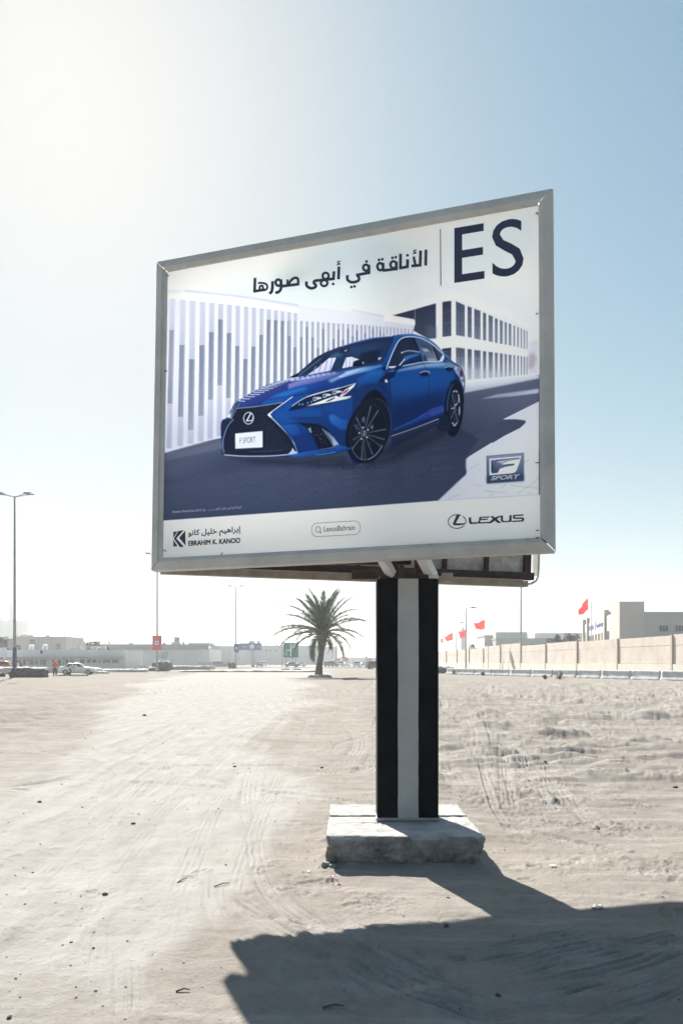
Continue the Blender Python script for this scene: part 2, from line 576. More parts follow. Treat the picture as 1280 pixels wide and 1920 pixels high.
    fill(B, [(1150, 430), (1232, 410), (1232, 690), (1150, 690)], (206, 205, 212), blur=6, alpha=.8)
    fill(B, [(1150, 540), (1190, 510), (1215, 560), (1190, 640), (1150, 650)], (176, 168, 172), blur=5, alpha=.8)
    # kerb and road at the right
    fill(B, [(600, 770), (800, 740), (1100, 705), (1235, 695), (1235, 722), (900, 790), (640, 835)], (208, 211, 221), blur=2)
    fill(B, [(600, 800), (860, 770), (1235, 712), (1235, 730), (900, 800), (620, 850)], (172, 178, 200), blur=5, alpha=.7)
    fill(B, [(600, 850), (900, 790), (1235, 726), (1235, 920), (900, 1080), (560, 1280), (300, 1280), (560, 900)], (96, 104, 142), (62, 70, 114), ((900, 800), (700, 1200)), blur=3)
    fill(B, [(765, 888), (900, 850), (1232, 803), (1232, 838), (1000, 866)], (196, 200, 216), blur=2)
    fill(B, [(600, 900), (1232, 780), (1232, 800), (640, 960)], (80, 88, 130), blur=10, alpha=.5)
    # lower ground right: sunlit pavement with the shadow's edge
    fill(B, [(945, 1050), (1235, 905), (1235, 1290), (780, 1290), (960, 1180), (1085, 1118), (1130, 1075), (1125, 1058), (1050, 1048)], (206, 209, 219), (216, 218, 226), ((1000, 1050), (1200, 1280)))
    fill('7', [(0, 690), (150, 545), (240, 460), (330, 385), (345, 350), (330, 290), (326, 235), (332, 200), (380, 160), (640, 0), (1210, -60), (1212, 625), (640, 655), (0, 702)], (206, 209, 219), (216, 219, 226), ((300, 300), (1000, 600)), blur=1)
    for a in [[(330, 350), (500, 252)], [(745, 548), (825, 500)], [(100, 690), (270, 610)], [(620, 640), (680, 595)], [(960, 606), (1120, 500), (1210, 420)], [(1010, 245), (1100, 205)],
              [(420, 500), (540, 525)], [(560, 575), (820, 600)], [(640, 590), (560, 570)], [(860, 510), (1200, 545)], [(1060, 610), (1130, 600)]]:
        line('7', a, 1.0, (160, 163, 182), .6, 1)
    # darker ground under the car and the paving joints
    fill('c', [(80, 600), (420, 540), (1280, 420), (1280, 735), (640, 790), (80, 822)], (66, 74, 118), (62, 72, 120), ((600, 500), (600, 800)), blur=8)
    fill('d', [(0, 430), (300, 380), (640, 260), (760, 330), (680, 440), (680, 540), (510, 700), (0, 735)], (52, 60, 104), (64, 74, 118), ((300, 320), (300, 720)), blur=3)
    fill('1', [(60, 655), (400, 668), (640, 650), (700, 710), (860, 580), (1080, 510), (1190, 500), (1100, 560), (840, 690), (640, 720), (200, 690)], (36, 42, 80), blur=9, alpha=.8)
    # paving joints: two families of dashed lines converging towards the left
    for k in range(30):
        t = k/29
        ya = 520+t*230
        for q in range(9):
            u0 = q/9+prng.uniform(0, .03); u1 = u0+prng.uniform(.05, .1)
            xa, xb = 330+u0*1500, 330+u1*1500
            fy = lambda x: ya+(x-330)*(-.10-.03*t)+24*t
            if fy(xa) > 830-xa*.085 or prng.random() < .3 or xa > 1840-(fy(xa)-480)*1.6:
                continue
            line('c', [(xa, fy(xa)), (xb, fy(xb))], .8, (126, 138, 172), prng.uniform(.08, .34)*min(1, .25+u0*1.3), 1)
    for k in range(40):
        x0 = 120+k*46
        for q in range(4):
            a = q/4+prng.uniform(0, .1); b = a+prng.uniform(.08, .17)
            P0 = (x0-70+a*250, 545-(x0-300)*.07+a*190); P1 = (x0-70+b*250, 545-(x0-300)*.07+b*190)
            if P1[0] > 1880-(P1[1]-480)*1.6 or P1[1] > 815-P1[0]*.085:
                continue
            line('c', [P0, P1], .8, (126, 138, 172), prng.uniform(.08, .36), 1)
    # white band along the foot
    fill('0', [(296, 976.5), (665, 950.2), (818, 938.6), (1020, 927), (1020, 1070), (296, 1070)], (221, 223, 230))
    line('0', [(818, 938.6), (1014, 927.3)], .8, (170, 174, 190), .8)
    g_ = IMG.mean(2, keepdims=True)
    IMG[:] = (IMG+(g_-IMG)*.28)*np.where(g_ < .5, .93, 1.0)
    # --- the car
    paint_car()
    # --- square badge
    b = '7'
    fill(b, [(585, 160), (1030, 122), (1030, 455), (588, 486)], (70, 82, 118), (128, 138, 166), ((800, 470), (810, 140)))
    fill(b, [(600, 172), (1018, 136), (1018, 160), (604, 196)], (150, 158, 182), alpha=.7, blur=2)
    fill(b, [(585, 400), (1030, 370), (1030, 455), (588, 486)], (58, 68, 104), alpha=.75, blur=5)
    line(b, [(585, 160), (1030, 122), (1030, 455), (588, 486), (585, 160)], .8, (40, 46, 76), .9, sm=False)
    fill(b, [(618, 192), (1000, 160), (975, 250), (945, 330), (925, 355), (890, 366), (620, 390)], (226, 229, 236))
    fill(b, [(636, 205), (690, 208), (700, 222), (692, 260), (660, 330), (638, 352)], (56, 64, 96), (96, 106, 138), ((640, 300), (690, 250)))
    fill(b, [(660, 330), (700, 225), (840, 210), (980, 184), (978, 196), (840, 222), (780, 250), (745, 310), (715, 362), (650, 366), (638, 352)], (116, 126, 154), (62, 70, 104), ((720, 225), (690, 365)))
    fill(b, [(690, 204), (978, 178), (980, 186), (700, 222)], (60, 68, 100))
    fill(b, [(745, 310), (775, 262), (920, 250), (915, 268), (820, 285)], (92, 102, 134), (50, 58, 92), ((800, 262), (880, 270)))
    fill(b, [(700, 222), (830, 214), (965, 190), (960, 200), (820, 226), (770, 252)], (212, 216, 226), blur=2, alpha=.7)
    # overall print grading: deeper darks, less violet
    IMG[:] = (IMG*4+np.roll(IMG, 1, 0)+np.roll(IMG, -1, 0)+np.roll(IMG, 1, 1)+np.roll(IMG, -1, 1))/8
    br_ = np.clip(IMG[..., 2]-IMG[..., 0], 0, 1)
    IMG[..., 1] += .10*br_; IMG[..., 0] -= .03*br_; IMG[..., 2] -= .05*br_
    IMG[:] += prng.normal(0, .012, IMG.shape[:2])[..., None]
    L_ = IMG.mean(2, keepdims=True)
    IMG[:] = np.clip(IMG*(.86+.17*L_)*np.array([.98, .985, 1.03])+.012*(L_ > .75), 0, 1)

def paint_car():
    K = (22, 27, 52)
    # body silhouette
    body = [(95, 405), (130, 378), (190, 342), (250, 314), (320, 291), (372, 280), (400, 258), (470, 207), (560, 146), (650, 114), (740, 92), (860, 74), (925, 66), (970, 70), (1040, 96), (1090, 141), (1140, 193), (1185, 226),
            (1203, 270), (1206, 315), (1198, 352), (1190, 400), (1160, 500), (1080, 520), (1072, 484), (850, 556), (700, 690), (655, 660), (640, 628), (560, 645), (400, 655), (200, 657), (50, 650), (42, 600), (35, 540), (40, 482), (75, 465)]
    fill('1', smooth(body, True, 4), (24, 48, 120), (18, 34, 92), ((500, 200), (600, 640)))
    # side: doors
    fill('4', [(440, 445), (800, 408), (1070, 420), (1085, 500), (1045, 600), (1005, 800), (960, 850), (480, 1030), (460, 900), (470, 560)], (24, 62, 150), (18, 38, 108), ((640, 430), (700, 900)))
    fill('4', [(470, 460), (820, 420), (1060, 440), (1060, 560), (760, 640), (470, 660)], (22, 70, 168), blur=16, alpha=.75)
    fill('4', [(480, 780), (960, 640), (1000, 760), (480, 960)], (16, 32, 92), blur=16, alpha=.7)
    fill('4', [(478, 1022), (530, 985), (700, 905), (860, 812), (960, 775), (1005, 795), (990, 830), (880, 868), (700, 938), (520, 1010)], (36, 58, 158), (24, 44, 130), ((700, 880), (720, 950)))
    line('4', [(500, 1000), (700, 905), (850, 812), (960, 772)], 1.1, (96, 100, 190), .8)
    fill('4', [(820, 850), (960, 775), (1000, 790), (980, 830), (880, 868)], (52, 66, 170), blur=3, alpha=.7)
    # shoulder highlight
    fill('4', [(435, 440), (530, 425), (780, 372), (960, 352), (1075, 372), (1120, 410), (1000, 412), (800, 405), (560, 440)], (110, 140, 192), (70, 110, 180), ((560, 430), (1000, 370)), blur=2)
    fill('4', [(560, 410), (780, 372), (960, 356), (1060, 375), (820, 392)], (168, 186, 214), blur=4, alpha=.75)
    fill('4', [(985, 320), (1050, 352), (1110, 400), (1150, 470), (1090, 430), (1020, 370)], (120, 138, 180), blur=4, alpha=.8)
    line('4', [(455, 445), (462, 560), (470, 700), (470, 900)], .9, (12, 20, 58), .8)
    line('4', [(775, 360), (810, 410), (836, 440), (838, 560), (820, 760), (818, 870)], .8, (14, 26, 72), .7)
    # rear quarter, lamp and bumper
    fill('4', [(1085, 380), (1130, 400), (1165, 460), (1180, 560), (1175, 680), (1160, 730), (1150, 600), (1130, 500), (1090, 450)], (150, 160, 190), (80, 90, 130), ((1120, 420), (1160, 700)))
    for (x, y, w, h, c) in [(1085, 405, 12, 25, (225, 228, 236)), (1110, 408, 10, 28, (40, 44, 74)), (1132, 430, 26, 60, (70, 40, 60)), (1140, 500, 20, 18, (216, 220, 232)), (1156, 540, 16, 40, (200, 206, 222)), (1160, 600, 12, 40, (44, 50, 84)), (1150, 520, 12, 12, (34, 38, 66))]:
        fill('4', [(x, y), (x+w, y+4), (x+w+4, y+h), (x+3, y+h-3)], c, blur=2)
    # rear wheel and arch
    fill('4', ell(1075, 800, 92, 268, 3), (16, 19, 40))
    fill('4', [(905, 960), (1000, 860), (1060, 960), (1060, 1010), (960, 1020), (925, 1010)], (28, 33, 66))
    fill('4', ell(1088, 800, 68, 215, 3), (22, 25, 48))
    fill('4', ell(1088, 795, 48, 175, 3), (44, 50, 82))
    fill('4', ell(1088, 795, 41, 160, 3), (20, 23, 44))
    for t in range(0, 360, 45):
        a = math.radians(t+10)
        line('4', [(1085, 795), (1088+46*math.cos(a), 795+170*math.sin(a))], 1.3, (110, 120, 150) if t % 90 else (70, 78, 110), .8, w2=2.0)
    for (x0, y0, x1, y1) in [(1066, 640, 1085, 625), (1090, 625, 1110, 640), (1120, 660, 1128, 740), (1130, 780, 1128, 860), (1060, 930, 1082, 965), (1085, 965, 1105, 930), (1050, 800, 1082, 790), (1082, 770, 1110, 750)]:
        line('4', [(x0, y0), (x1, y1)], 1.9, (206, 212, 226), .85)
    line('4', [(1010, 820), (1020, 700), (1050, 590), (1090, 545), (1140, 570)], 2.2, (66, 88, 170), .8, 1)
    line('4', [(1045, 560), (1090, 535), (1135, 560), (1155, 640), (1160, 740)], 5, (16, 20, 46), .9)
    # sill
    fill('4', [(470, 1050), (930, 890), (1000, 855), (1000, 875), (935, 915), (475, 1075)], (24, 29, 60))
    line('4', [(475, 1062), (700, 985), (930, 897)], 1.8, (176, 186, 210), .9)
    fill('4', [(470, 1075), (935, 912), (920, 970), (480, 1180)], (30, 36, 74), blur=4, alpha=.85)
    # roof
    fill('4', [(0, 205), (150, 155), (300, 118), (500, 100), (620, 84), (720, 92), (830, 130), (960, 240), (1040, 320), (1070, 350), (985, 300), (860, 170), (720, 108), (640, 106), (560, 122), (510, 180), (450, 330), (430, 400), (390, 400), (500, 110), (300, 130), (0, 215)], (34, 78, 164), (24, 54, 132), ((600, 90), (440, 380)))
    fill('4', [(500, 112), (560, 105), (540, 150), (470, 310), (440, 400), (330, 385), (400, 350), (470, 200)], (28, 72, 164), (20, 52, 138), ((520, 110), (400, 390)))
    line('4', [(0, 200), (150, 150), (300, 115), (490, 100)], 1.3, (170, 182, 206), .8)
    line('4', [(560, 88), (680, 84), (780, 105), (880, 165), (980, 265), (1050, 335)], 1.6, (150, 168, 204), .7, 2)
    # windscreen
    ws = [(0, 585), (80, 540), (180, 455), (300, 350), (420, 285), (610, 230), (800, 180), (960, 145), (1150, 122), (1140, 180), (1090, 270), (1030, 370), (985, 410), (945, 432), (780, 445), (600, 480), (380, 515), (200, 545), (70, 565)]
    fill('3', ws, (26, 33, 68), (34, 48, 92), ((600, 200), (700, 440)))
    fill('3', [(560, 300), (700, 240), (1120, 175), (1080, 280), (980, 420), (760, 450), (470, 490), (520, 350), (430, 350)], (30, 44, 88), blur=4)
    fill('3', [(620, 260), (760, 230), (1050, 190), (1000, 260), (840, 300), (700, 330)], (40, 62, 116), blur=14, alpha=.8)
    fill('3', [(800, 300), (1010, 260), (990, 330), (960, 400), (720, 440), (760, 380)], (22, 28, 58), blur=4, alpha=.9)
    fill('3', [(440, 350), (480, 310), (560, 290), (600, 330), (520, 350)], (70, 104, 150), blur=6, alpha=.7)
    fill('3', [(522, 350), (462, 492), (205, 542), (330, 455), (445, 355)], (186, 190, 212), (204, 206, 222), ((300, 500), (500, 380)))
    for x in (260, 320, 385, 440):
        fill('3', [(x, 520-(x-260)*.15), (x+26, 512-(x-260)*.15), (x+52, 440-(x-260)*.5), (x+30, 450-(x-260)*.5)], (140, 146, 178), alpha=.6)
    fill('3', [(630, 350), (690, 342), (775, 372), (720, 390), (700, 445), (588, 466)], (206, 208, 224))
    for x in (615, 655, 690):
        fill('3', [(x+14, 360), (x+28, 358), (x+22, 450), (x, 455)], (150, 156, 186), alpha=.7)
    fill('3', [(700, 445), (712, 395), (745, 378), (790, 385), (800, 440)], (18, 22, 46))
    fill('3', [(555, 298), (600, 265), (650, 262), (665, 275), (640, 290)], (18, 22, 48))
    fill('3', [(600, 280), (640, 262), (636, 282)], (176, 184, 204))
    fill('3', [(975, 355), (1018, 345), (992, 378)], (206, 212, 226))
    fill('3', [(806, 400), (818, 398), (826, 418), (815, 415)], (220, 224, 234))
    line('3', [(70, 560), (180, 490), (330, 375), (430, 305), (600, 235)], 2.4, (44, 46, 84), .9)
    line('3', [(110, 550), (200, 480), (360, 360)], 1.2, (150, 156, 186), .6)
    fill('3', [(12, 580), (30, 555), (90, 525), (130, 525), (80, 575), (30, 590)], (18, 22, 46))
    # bonnet
    bon = [(-300, 860), (-200, 780), (-60, 690), (0, 640), (200, 560), (400, 520), (600, 480), (780, 448), (945, 432), (1030, 430), (1075, 460), (980, 520), (830, 560), (740, 640), (560, 690), (200, 780), (0, 860)]
    fill('3', bon, (26, 52, 136), (20, 44, 124), ((400, 480), (500, 780)))
    fill('2', [(230, 330), (300, 280), (400, 215), (560, 165), (720, 120), (900, 80), (1060, 50), (1180, 40), (1280, 30), (1280, 60), (1000, 130), (760, 190), (600, 240), (500, 290), (420, 330), (240, 365)], (52, 54, 138), (30, 42, 120), ((500, 170), (560, 310)))
    fill('3', [(0, 640), (190, 565), (400, 518), (560, 510), (620, 500), (470, 575), (300, 630), (120, 660), (0, 700)], (110, 112, 176), (60, 64, 150), ((300, 560), (330, 650)), blur=2)
    fill('2', [(480, 300), (560, 245), (720, 190), (1000, 120), (1180, 60), (1280, 20), (1280, 110), (1100, 170), (900, 225), (700, 260), (560, 275)], (26, 64, 158), (20, 44, 128), ((800, 150), (860, 260)), blur=3)
    fill('2', [(520, 272), (640, 225), (850, 170), (860, 195), (660, 255)], (44, 96, 196), blur=4, alpha=.8)
    fill('3', [(540, 560), (600, 520), (760, 470), (930, 440), (1010, 425), (1030, 445), (900, 490), (720, 530), (580, 570)], (150, 170, 212), (70, 116, 196), ((620, 560), (980, 430)), blur=2)
    fill('3', [(600, 505), (800, 462), (920, 440), (780, 480), (640, 520)], (206, 214, 232), blur=3, alpha=.7)
    fill('3', [(430, 600), (560, 545), (600, 560), (470, 620)], (190, 200, 226), blur=4, alpha=.7)
    fill('3', [(760, 580), (900, 490), (1060, 470), (1030, 560), (960, 640), (820, 640), (740, 700)], (30, 84, 184), (20, 54, 146), ((880, 500), (900, 660)), blur=5)
    # stripe reflections along the far bonnet edge
    n = 15
    for i in range(n):
        t = i/(n-1)
        x = 230+t*480; y = 300-t*205
        y -= 26*math.sin(t*math.pi)
        L = 60+60*math.sin(t*math.pi*.9)
        line('2', [(x, y), (x+L*.55, y-2+8*(1-t)), (x+L, y+6-18*t)], 2.4, (196, 200, 222), .8)
        line('2', [(x+8, y+11), (x+L, y+14-16*t)], 1.5, (40, 44, 84), .8)
    for i in range(9):
        x = 700+i*48; y = 92-i*7
        fill('2', [(x, y), (x+34, y-6), (x+52, y+22-i), (x+18, y+30-i)], (190, 194, 220), alpha=.75-.05*i)
    line('2', [(180, 345), (250, 290), (330, 235), (420, 190), (560, 150), (700, 118), (900, 85)], 1.2, (210, 214, 230), .6)
    # bonnet shut line
    line('2', [(420, 335), (620, 312), (760, 255), (900, 240), (1050, 190)], 1.0, (14, 26, 78), .8)
    fill('2', [(430, 335), (480, 300), (690, 268), (720, 265), (620, 315), (520, 330)], (30, 66, 160), alpha=.9)
    # far-side lamp
    fill('2', [(70, 620), (78, 500), (130, 450), (150, 400), (190, 340), (240, 300), (210, 370), (180, 470), (130, 560), (90, 680)], (26, 32, 70))
    fill('2', [(125, 455), (150, 400), (185, 345), (215, 330), (185, 400), (170, 470)], (120, 128, 160), (70, 76, 112), ((130, 450), (200, 340)))
    fill('2', [(135, 440), (152, 410), (155, 450), (130, 458)], (230, 234, 240), blur=2)
    line('2', [(175, 470), (205, 385), (240, 325)], 1.2, (150, 158, 186), .8)
    # grille
    gr = [(215, 372), (330, 360), (480, 340), (640, 318), (590, 360), (520, 410), (505, 432), (560, 480), (640, 560), (700, 630), (745, 700), (770, 780), (700, 792), (560, 805), (400, 812), (200, 810), (100, 800), (92, 740), (105, 640), (140, 530), (185, 440)]
    fill('2', gr, (20, 24, 46), (26, 30, 56), ((300, 400), (500, 780)))
    r2 = np.random.default_rng(3)
    for row in range(24):
        for cx in range(34):
            x = 130+cx*19+(row % 2)*9; y = 362+row*18-(x-200)*.06
            lim = 500+max(0, (y-430))*.72 if y > 430 else 500+(430-y)*.9
            if x > lim-14 or x < 205-(y-372)*.30 or y > 785-(x-100)*.01:
                continue
            if (x-325)**2/60**2+(y-462)**2/66**2 < 1 or (190 < x < 470 and 570 < y < 750):
                continue
            a = r2.uniform(.1, .6)*(1 if x > 420 else .6)
            line('2', [(x, y), (x+8, y+5), (x+15, y)], .9, (96, 104, 136), a, sm=False)
    line('2', [(215, 372), (380, 356), (500, 338), (640, 316)], 1.1, (180, 188, 206), .85)
    line('2', [(730, 262), (650, 320), (560, 385), (512, 422), (505, 434), (540, 462), (620, 540), (690, 615), (735, 680), (762, 740), (772, 780)], 1.8, (200, 208, 224), .95)
    fill('2', [(500, 432), (530, 408), (545, 405), (530, 430), (545, 455), (530, 452)], (216, 222, 234))
    line('2', [(185, 470), (130, 540), (100, 620), (88, 690), (92, 780)], 1.6, (140, 148, 180), .85)
    line('2', [(95, 800), (260, 812), (480, 812), (640, 802), (720, 792), (775, 782)], 1.8, (190, 198, 216), .95)
    fill('2', [(690, 790), (715, 765), (728, 735), (750, 765), (775, 780), (740, 792)], (178, 188, 210))
    fill('2', [(92, 760), (110, 745), (105, 800), (95, 800)], (60, 66, 100))
    line('2', [(330, 770), (520, 768), (640, 760)], 1.0, (70, 86, 110), .7)
    # emblem on the grille
    e = ell(324, 462, 45, 54, 8)
    line('2', list(e)+[e[0]], 1.5, (206, 212, 224), .95, sm=False)
    line('2', [(345, 412), (330, 445), (306, 486)], 1.9, (222, 226, 236), 1, sm=False)
    line('2', [(302, 487), (358, 483)], 1.7, (222, 226, 236), 1, sm=False)
    line('2', [(352, 414), (366, 440), (358, 480)], 1.2, (206, 212, 224), .9)
    # number plate
    fill('2', [(200, 604), (453, 580), (453, 733), (202, 746)], (204, 209, 221))
    line('2', [(200, 746), (455, 733)], .9, (20, 24, 44), .7)
    # bumper right of the grille
    fill('2', [(745, 262), (900, 235), (720, 370), (700, 400), (830, 370), (1000, 350), (1280, 260), (1280, 740), (1180, 700), (1150, 720), (1060, 560), (960, 510), (800, 505), (840, 540), (930, 650), (975, 745), (780, 790), (745, 690), (660, 580), (540, 450), (520, 425)], (24, 56, 148), (18, 40, 112), ((800, 380), (1000, 720)))
    fill('2', [(560, 430), (640, 370), (740, 300), (700, 400), (860, 380), (1000, 380), (980, 450), (720, 450), (760, 500), (640, 520)], (26, 66, 166), blur=6, alpha=.8)
    fill('2', [(620, 525), (760, 515), (800, 570), (800, 610), (730, 620), (690, 590)], (34, 80, 184), (24, 58, 156), ((640, 530), (780, 610)), blur=2)
    fill('2', [(1060, 440), (1100, 420), (1190, 470), (1280, 490), (1280, 580), (1160, 560), (1080, 500)], (40, 92, 196), (26, 66, 168), ((1080, 440), (1200, 560)), blur=3)
    fill('2', [(1000, 350), (1280, 270), (1280, 470), (1180, 470), (1100, 410), (1040, 420)], (26, 60, 152), blur=8, alpha=.7)
    line('2', [(700, 460), (860, 460), (985, 460), (1000, 470)], 1.4, (14, 26, 84), .8, 2)
    line('2', [(640, 522), (760, 512), (795, 560), (800, 610)], .9, (14, 26, 84), .7)
    fill('2', [(735, 620), (900, 600), (970, 740), (780, 785)], (20, 40, 118), blur=4, alpha=.7)
    fill('2', [(680, 812), (780, 785), (980, 750), (1150, 715), (1280, 720), (1280, 745), (1100, 785), (940, 805), (780, 818)], (36, 78, 180), (22, 54, 146), ((900, 750), (920, 810)))
    line('2', [(940, 802), (1100, 780), (1250, 735)], 1.2, (110, 150, 215), .8)
    # fog vent
    fill('2', [(770, 502), (860, 508), (960, 515), (1040, 550), (1090, 610), (1150, 700), (1155, 715), (1060, 745), (975, 762), (960, 730), (920, 640), (860, 545)], (20, 24, 48))
    fill('2', [(1005, 560), (1060, 590), (1110, 640), (1155, 705), (1110, 720), (1085, 660)], (90, 104, 150), (170, 182, 206), ((1040, 590), (1120, 710)))
    line('2', [(1000, 555), (1060, 640), (1105, 720)], 1.3, (150, 160, 190), .8)
    line('2', [(975, 752), (1060, 738), (1150, 718)], 1.6, (110, 120, 150), .8)
    for i in range(40):
        x = r2.uniform(880, 1060); y = r2.uniform(545, 730)
        if x < 880+(y-545)*.5 or x > 1000+(y-545)*.5:
            continue
        line('2', [(x, y), (x+8, y+6)], 1.0, (150, 158, 184), r2.uniform(.2, .8))
    fill('2', [(872, 560), (895, 545), (905, 600), (890, 590)], (180, 188, 208), alpha=.8)
    # head lamp (frame 3)
    fill('3', [(0, 925), (60, 870), (180, 780), (260, 745), (400, 710), (560, 672), (740, 630), (720, 670), (640, 735), (560, 775), (690, 765), (640, 800), (480, 840), (300, 875), (120, 905)], (22, 30, 64))
    fill('3', [(150, 895), (280, 850), (400, 805), (520, 765), (560, 780), (690, 767), (685, 785), (640, 803), (480, 838), (330, 868)], (226, 230, 236), (200, 206, 218), ((300, 860), (640, 790)))
    fill('3', [(400, 830), (510, 780), (500, 800), (440, 828)], (40, 46, 80))
    line('3', [(40, 880), (110, 830), (200, 780), (330, 735), (560, 680)], 1.6, (190, 200, 218), .9)
    line('3', [(200, 778), (400, 722), (560, 682), (735, 632)], 1.4, (214, 220, 230), .9)
    fill('3', [(560, 770), (610, 705), (735, 632), (715, 668), (640, 735), (580, 780)], (214, 220, 228))
    fill('3', [(575, 765), (610, 715), (672, 682), (640, 725)], (170, 78, 96))
    for (x, y, s) in [(270, 800, 50), (375, 765, 50), (482, 730, 55)]:
        fill('3', [(x, y-14), (x+s*.7, y-24), (x+s*.75, y+18), (x+2, y+24)], (200, 208, 222))
        fill('3', [(x+6, y-8), (x+s*.55, y-15), (x+s*.6, y+10), (x+8, y+14)], (50, 62, 104))
        fill('3', [(x+s*.8, y-22), (x+s*1.7, y-18), (x+s*2, y-6), (x+s*.8, y+10)], (196, 206, 220))
    for (x, y) in [(110, 855), (145, 855), (200, 840), (240, 828)]:
        fill('3', [(x, y), (x+20, y-8), (x+22, y+12), (x+3, y+16)], (90, 130, 200))
    line('3', [(0, 925), (160, 890), (400, 850), (640, 805), (690, 775)], 1.4, (16, 22, 52), .9)
    # front wheel arch and wheel (frame 4)
    fill('4', [(60, 1200), (105, 1000), (130, 850), (180, 720), (240, 640), (310, 610), (370, 640), (430, 720), (465, 850), (475, 1000), (460, 1060), (440, 1120), (90, 1220)], (16, 20, 44))
    line('4', [(110, 980), (130, 850), (185, 715), (240, 645), (310, 600), (380, 610), (440, 690)], 4, (22, 46, 124), .9, 2)
    line('4', [(225, 600), (300, 565), (370, 580), (440, 650)], 1.4, (14, 28, 84), .8, 2)
    fill('4', ell(262, 1010, 205, 318, 14), (24, 27, 50))
    fill('4', ell(240, 1035, 200, 290, 14), (18, 21, 42))
    line('4', list(ell(268, 1000, 198, 306, 14, 40, -95, 30)), 1.0, (120, 128, 156), .6)
    fill('4', ell(255, 1028, 172, 272, 12), (34, 40, 68))
    fill('4', ell(255, 1028, 164, 262, 12), (20, 23, 44))
    for (x, y, w, h, c) in [(200, 880, 22, 60, (150, 158, 182)), (140, 950, 10, 60, (180, 188, 206)), (280, 960, 22, 40, (176, 184, 204)), (255, 1120, 20, 50, (70, 76, 108)), (180, 1160, 16, 40, (62, 68, 100))]:
        fill('4', [(x, y), (x+w, y-6), (x+w*.8, y+h), (x-4, y+h*.6)], c, blur=3, alpha=.75)
    hub = (213, 1036)
    for (x, y, b) in [(280, 775, .95), (352, 812, .95), (425, 995, .9), (412, 1095, .85), (298, 1240, .75), (375, 1160, .55), (190, 1290, .8), (225, 1290, .5), (100, 1185, .8), (105, 1100, .6), (120, 955, .8), (140, 880, .9)]:
        line('4', [(hub[0]+(x-hub[0])*.2, hub[1]+(y-hub[1])*.2), (x, y)], 2.6, (34, 38, 64), .9, sm=False, w2=6)
        dx, dy = x-hub[0], y-hub[1]
        line('4', [(hub[0]+dx*.2, hub[1]+dy*.2), (x, y)], .6, (190, 198, 216), b*.75, sm=False, w2=1.1)
    line('4', list(ell(255, 1028, 166, 264, 12, 24, 20, 75)), 2.2, (150, 160, 186), .7)
    line('4', list(ell(255, 1028, 166, 264, 12, 24, 80, 140)), 1.5, (110, 120, 150), .7)
    fill('4', ell(hub[0], hub[1], 34, 42, 8), (30, 34, 60))
    fill('4', ell(hub[0], hub[1], 24, 30, 8), (150, 158, 180))
    fill('4', ell(hub[0], hub[1], 19, 25, 8), (30, 34, 60))
    line('4', [(222, 1015), (208, 1052), (228, 1050)], 1.2, (214, 220, 230), .9, sm=False)
    for (x, y) in [(205, 980), (252, 1002), (243, 1072), (190, 1088), (168, 1032)]:
        fill('4', ell(x, y, 8, 9), (206, 200, 206))
    # bumper corner in front of the wheel
    fill('4', [(-60, 1140), (0, 1152), (80, 1175), (92, 1190), (0, 1205), (-60, 1215)], (34, 74, 176), (20, 48, 136), ((0, 1150), (10, 1205)))
    # wing: mirror shadow and marker
    fill('4', [(350, 548), (372, 510), (440, 455), (520, 440), (510, 490), (420, 535)], (16, 26, 78))
    fill('4', [(412, 520), (432, 516), (442, 546), (420, 548)], (214, 218, 230))
    fill('4', ell(408, 415, 22, 16), (12, 20, 60))
    # side windows
    fill('4', [(452, 402), (470, 340), (520, 220), (560, 145), (610, 118), (665, 118), (700, 180), (725, 260), (750, 352), (640, 372), (500, 405)], (26, 32, 62), (34, 44, 82), ((560, 160), (660, 360)))
    fill('4', [(560, 145), (610, 120), (660, 122), (640, 240), (560, 300), (520, 300)], (40, 50, 88), blur=8, alpha=.5)
    fill('4', [(672, 118), (700, 122), (745, 230), (785, 350), (752, 352), (725, 250)], (20, 28, 66))
    line('4', [(712, 128), (745, 220), (782, 345)], 2.4, (34, 84, 176), .8)
    fill('4', [(712, 126), (790, 145), (870, 200), (905, 270), (930, 342), (790, 350), (750, 225)], (70, 82, 116), (110, 120, 150), ((760, 150), (860, 340)))
    fill('4', [(765, 225), (820, 215), (850, 250), (800, 250)], (196, 202, 216), blur=2, alpha=.8)
    fill('4', [(740, 160), (860, 205), (890, 260), (780, 210)], (44, 54, 92), blur=5, alpha=.8)
    fill('4', [(780, 290), (805, 280), (820, 345), (790, 348)], (50, 58, 92), blur=2)
    fill('4', [(825, 320), (890, 318), (920, 342), (825, 345)], (160, 168, 190), blur=2, alpha=.8)
    line('4', [(878, 200), (905, 270), (932, 342)], 3, (18, 22, 46), 1)
    fill('4', [(892, 215), (930, 250), (965, 285), (955, 330), (938, 338), (915, 275)], (56, 66, 100))
    # chrome round the windows
    line('4', [(430, 420), (455, 340), (500, 235), (545, 150), (590, 118), (640, 108), (700, 110), (780, 130), (860, 175), (920, 225), (975, 280), (968, 335), (900, 348), (780, 352), (640, 378), (500, 402), (455, 402)], 1.7, (214, 220, 230), .95)
    fill('4', [(940, 335), (965, 285), (985, 290), (970, 345), (900, 350)], (200, 206, 220))
    fill('4', [(448, 395), (520, 388), (525, 402), (455, 408)], (216, 222, 232))
    # mirror
    fill('4', [(500, 450), (505, 410), (560, 350), (600, 300), (740, 255), (756, 262), (745, 320), (700, 352), (600, 375), (540, 430)], (22, 44, 120), (18, 30, 86), ((640, 290), (660, 370)))
    fill('4', [(575, 258), (640, 240), (755, 252), (752, 265), (640, 272), (595, 290)], (40, 48, 84))
    line('4', [(572, 262), (640, 242), (700, 248), (752, 256)], 1.5, (196, 206, 222), .9)
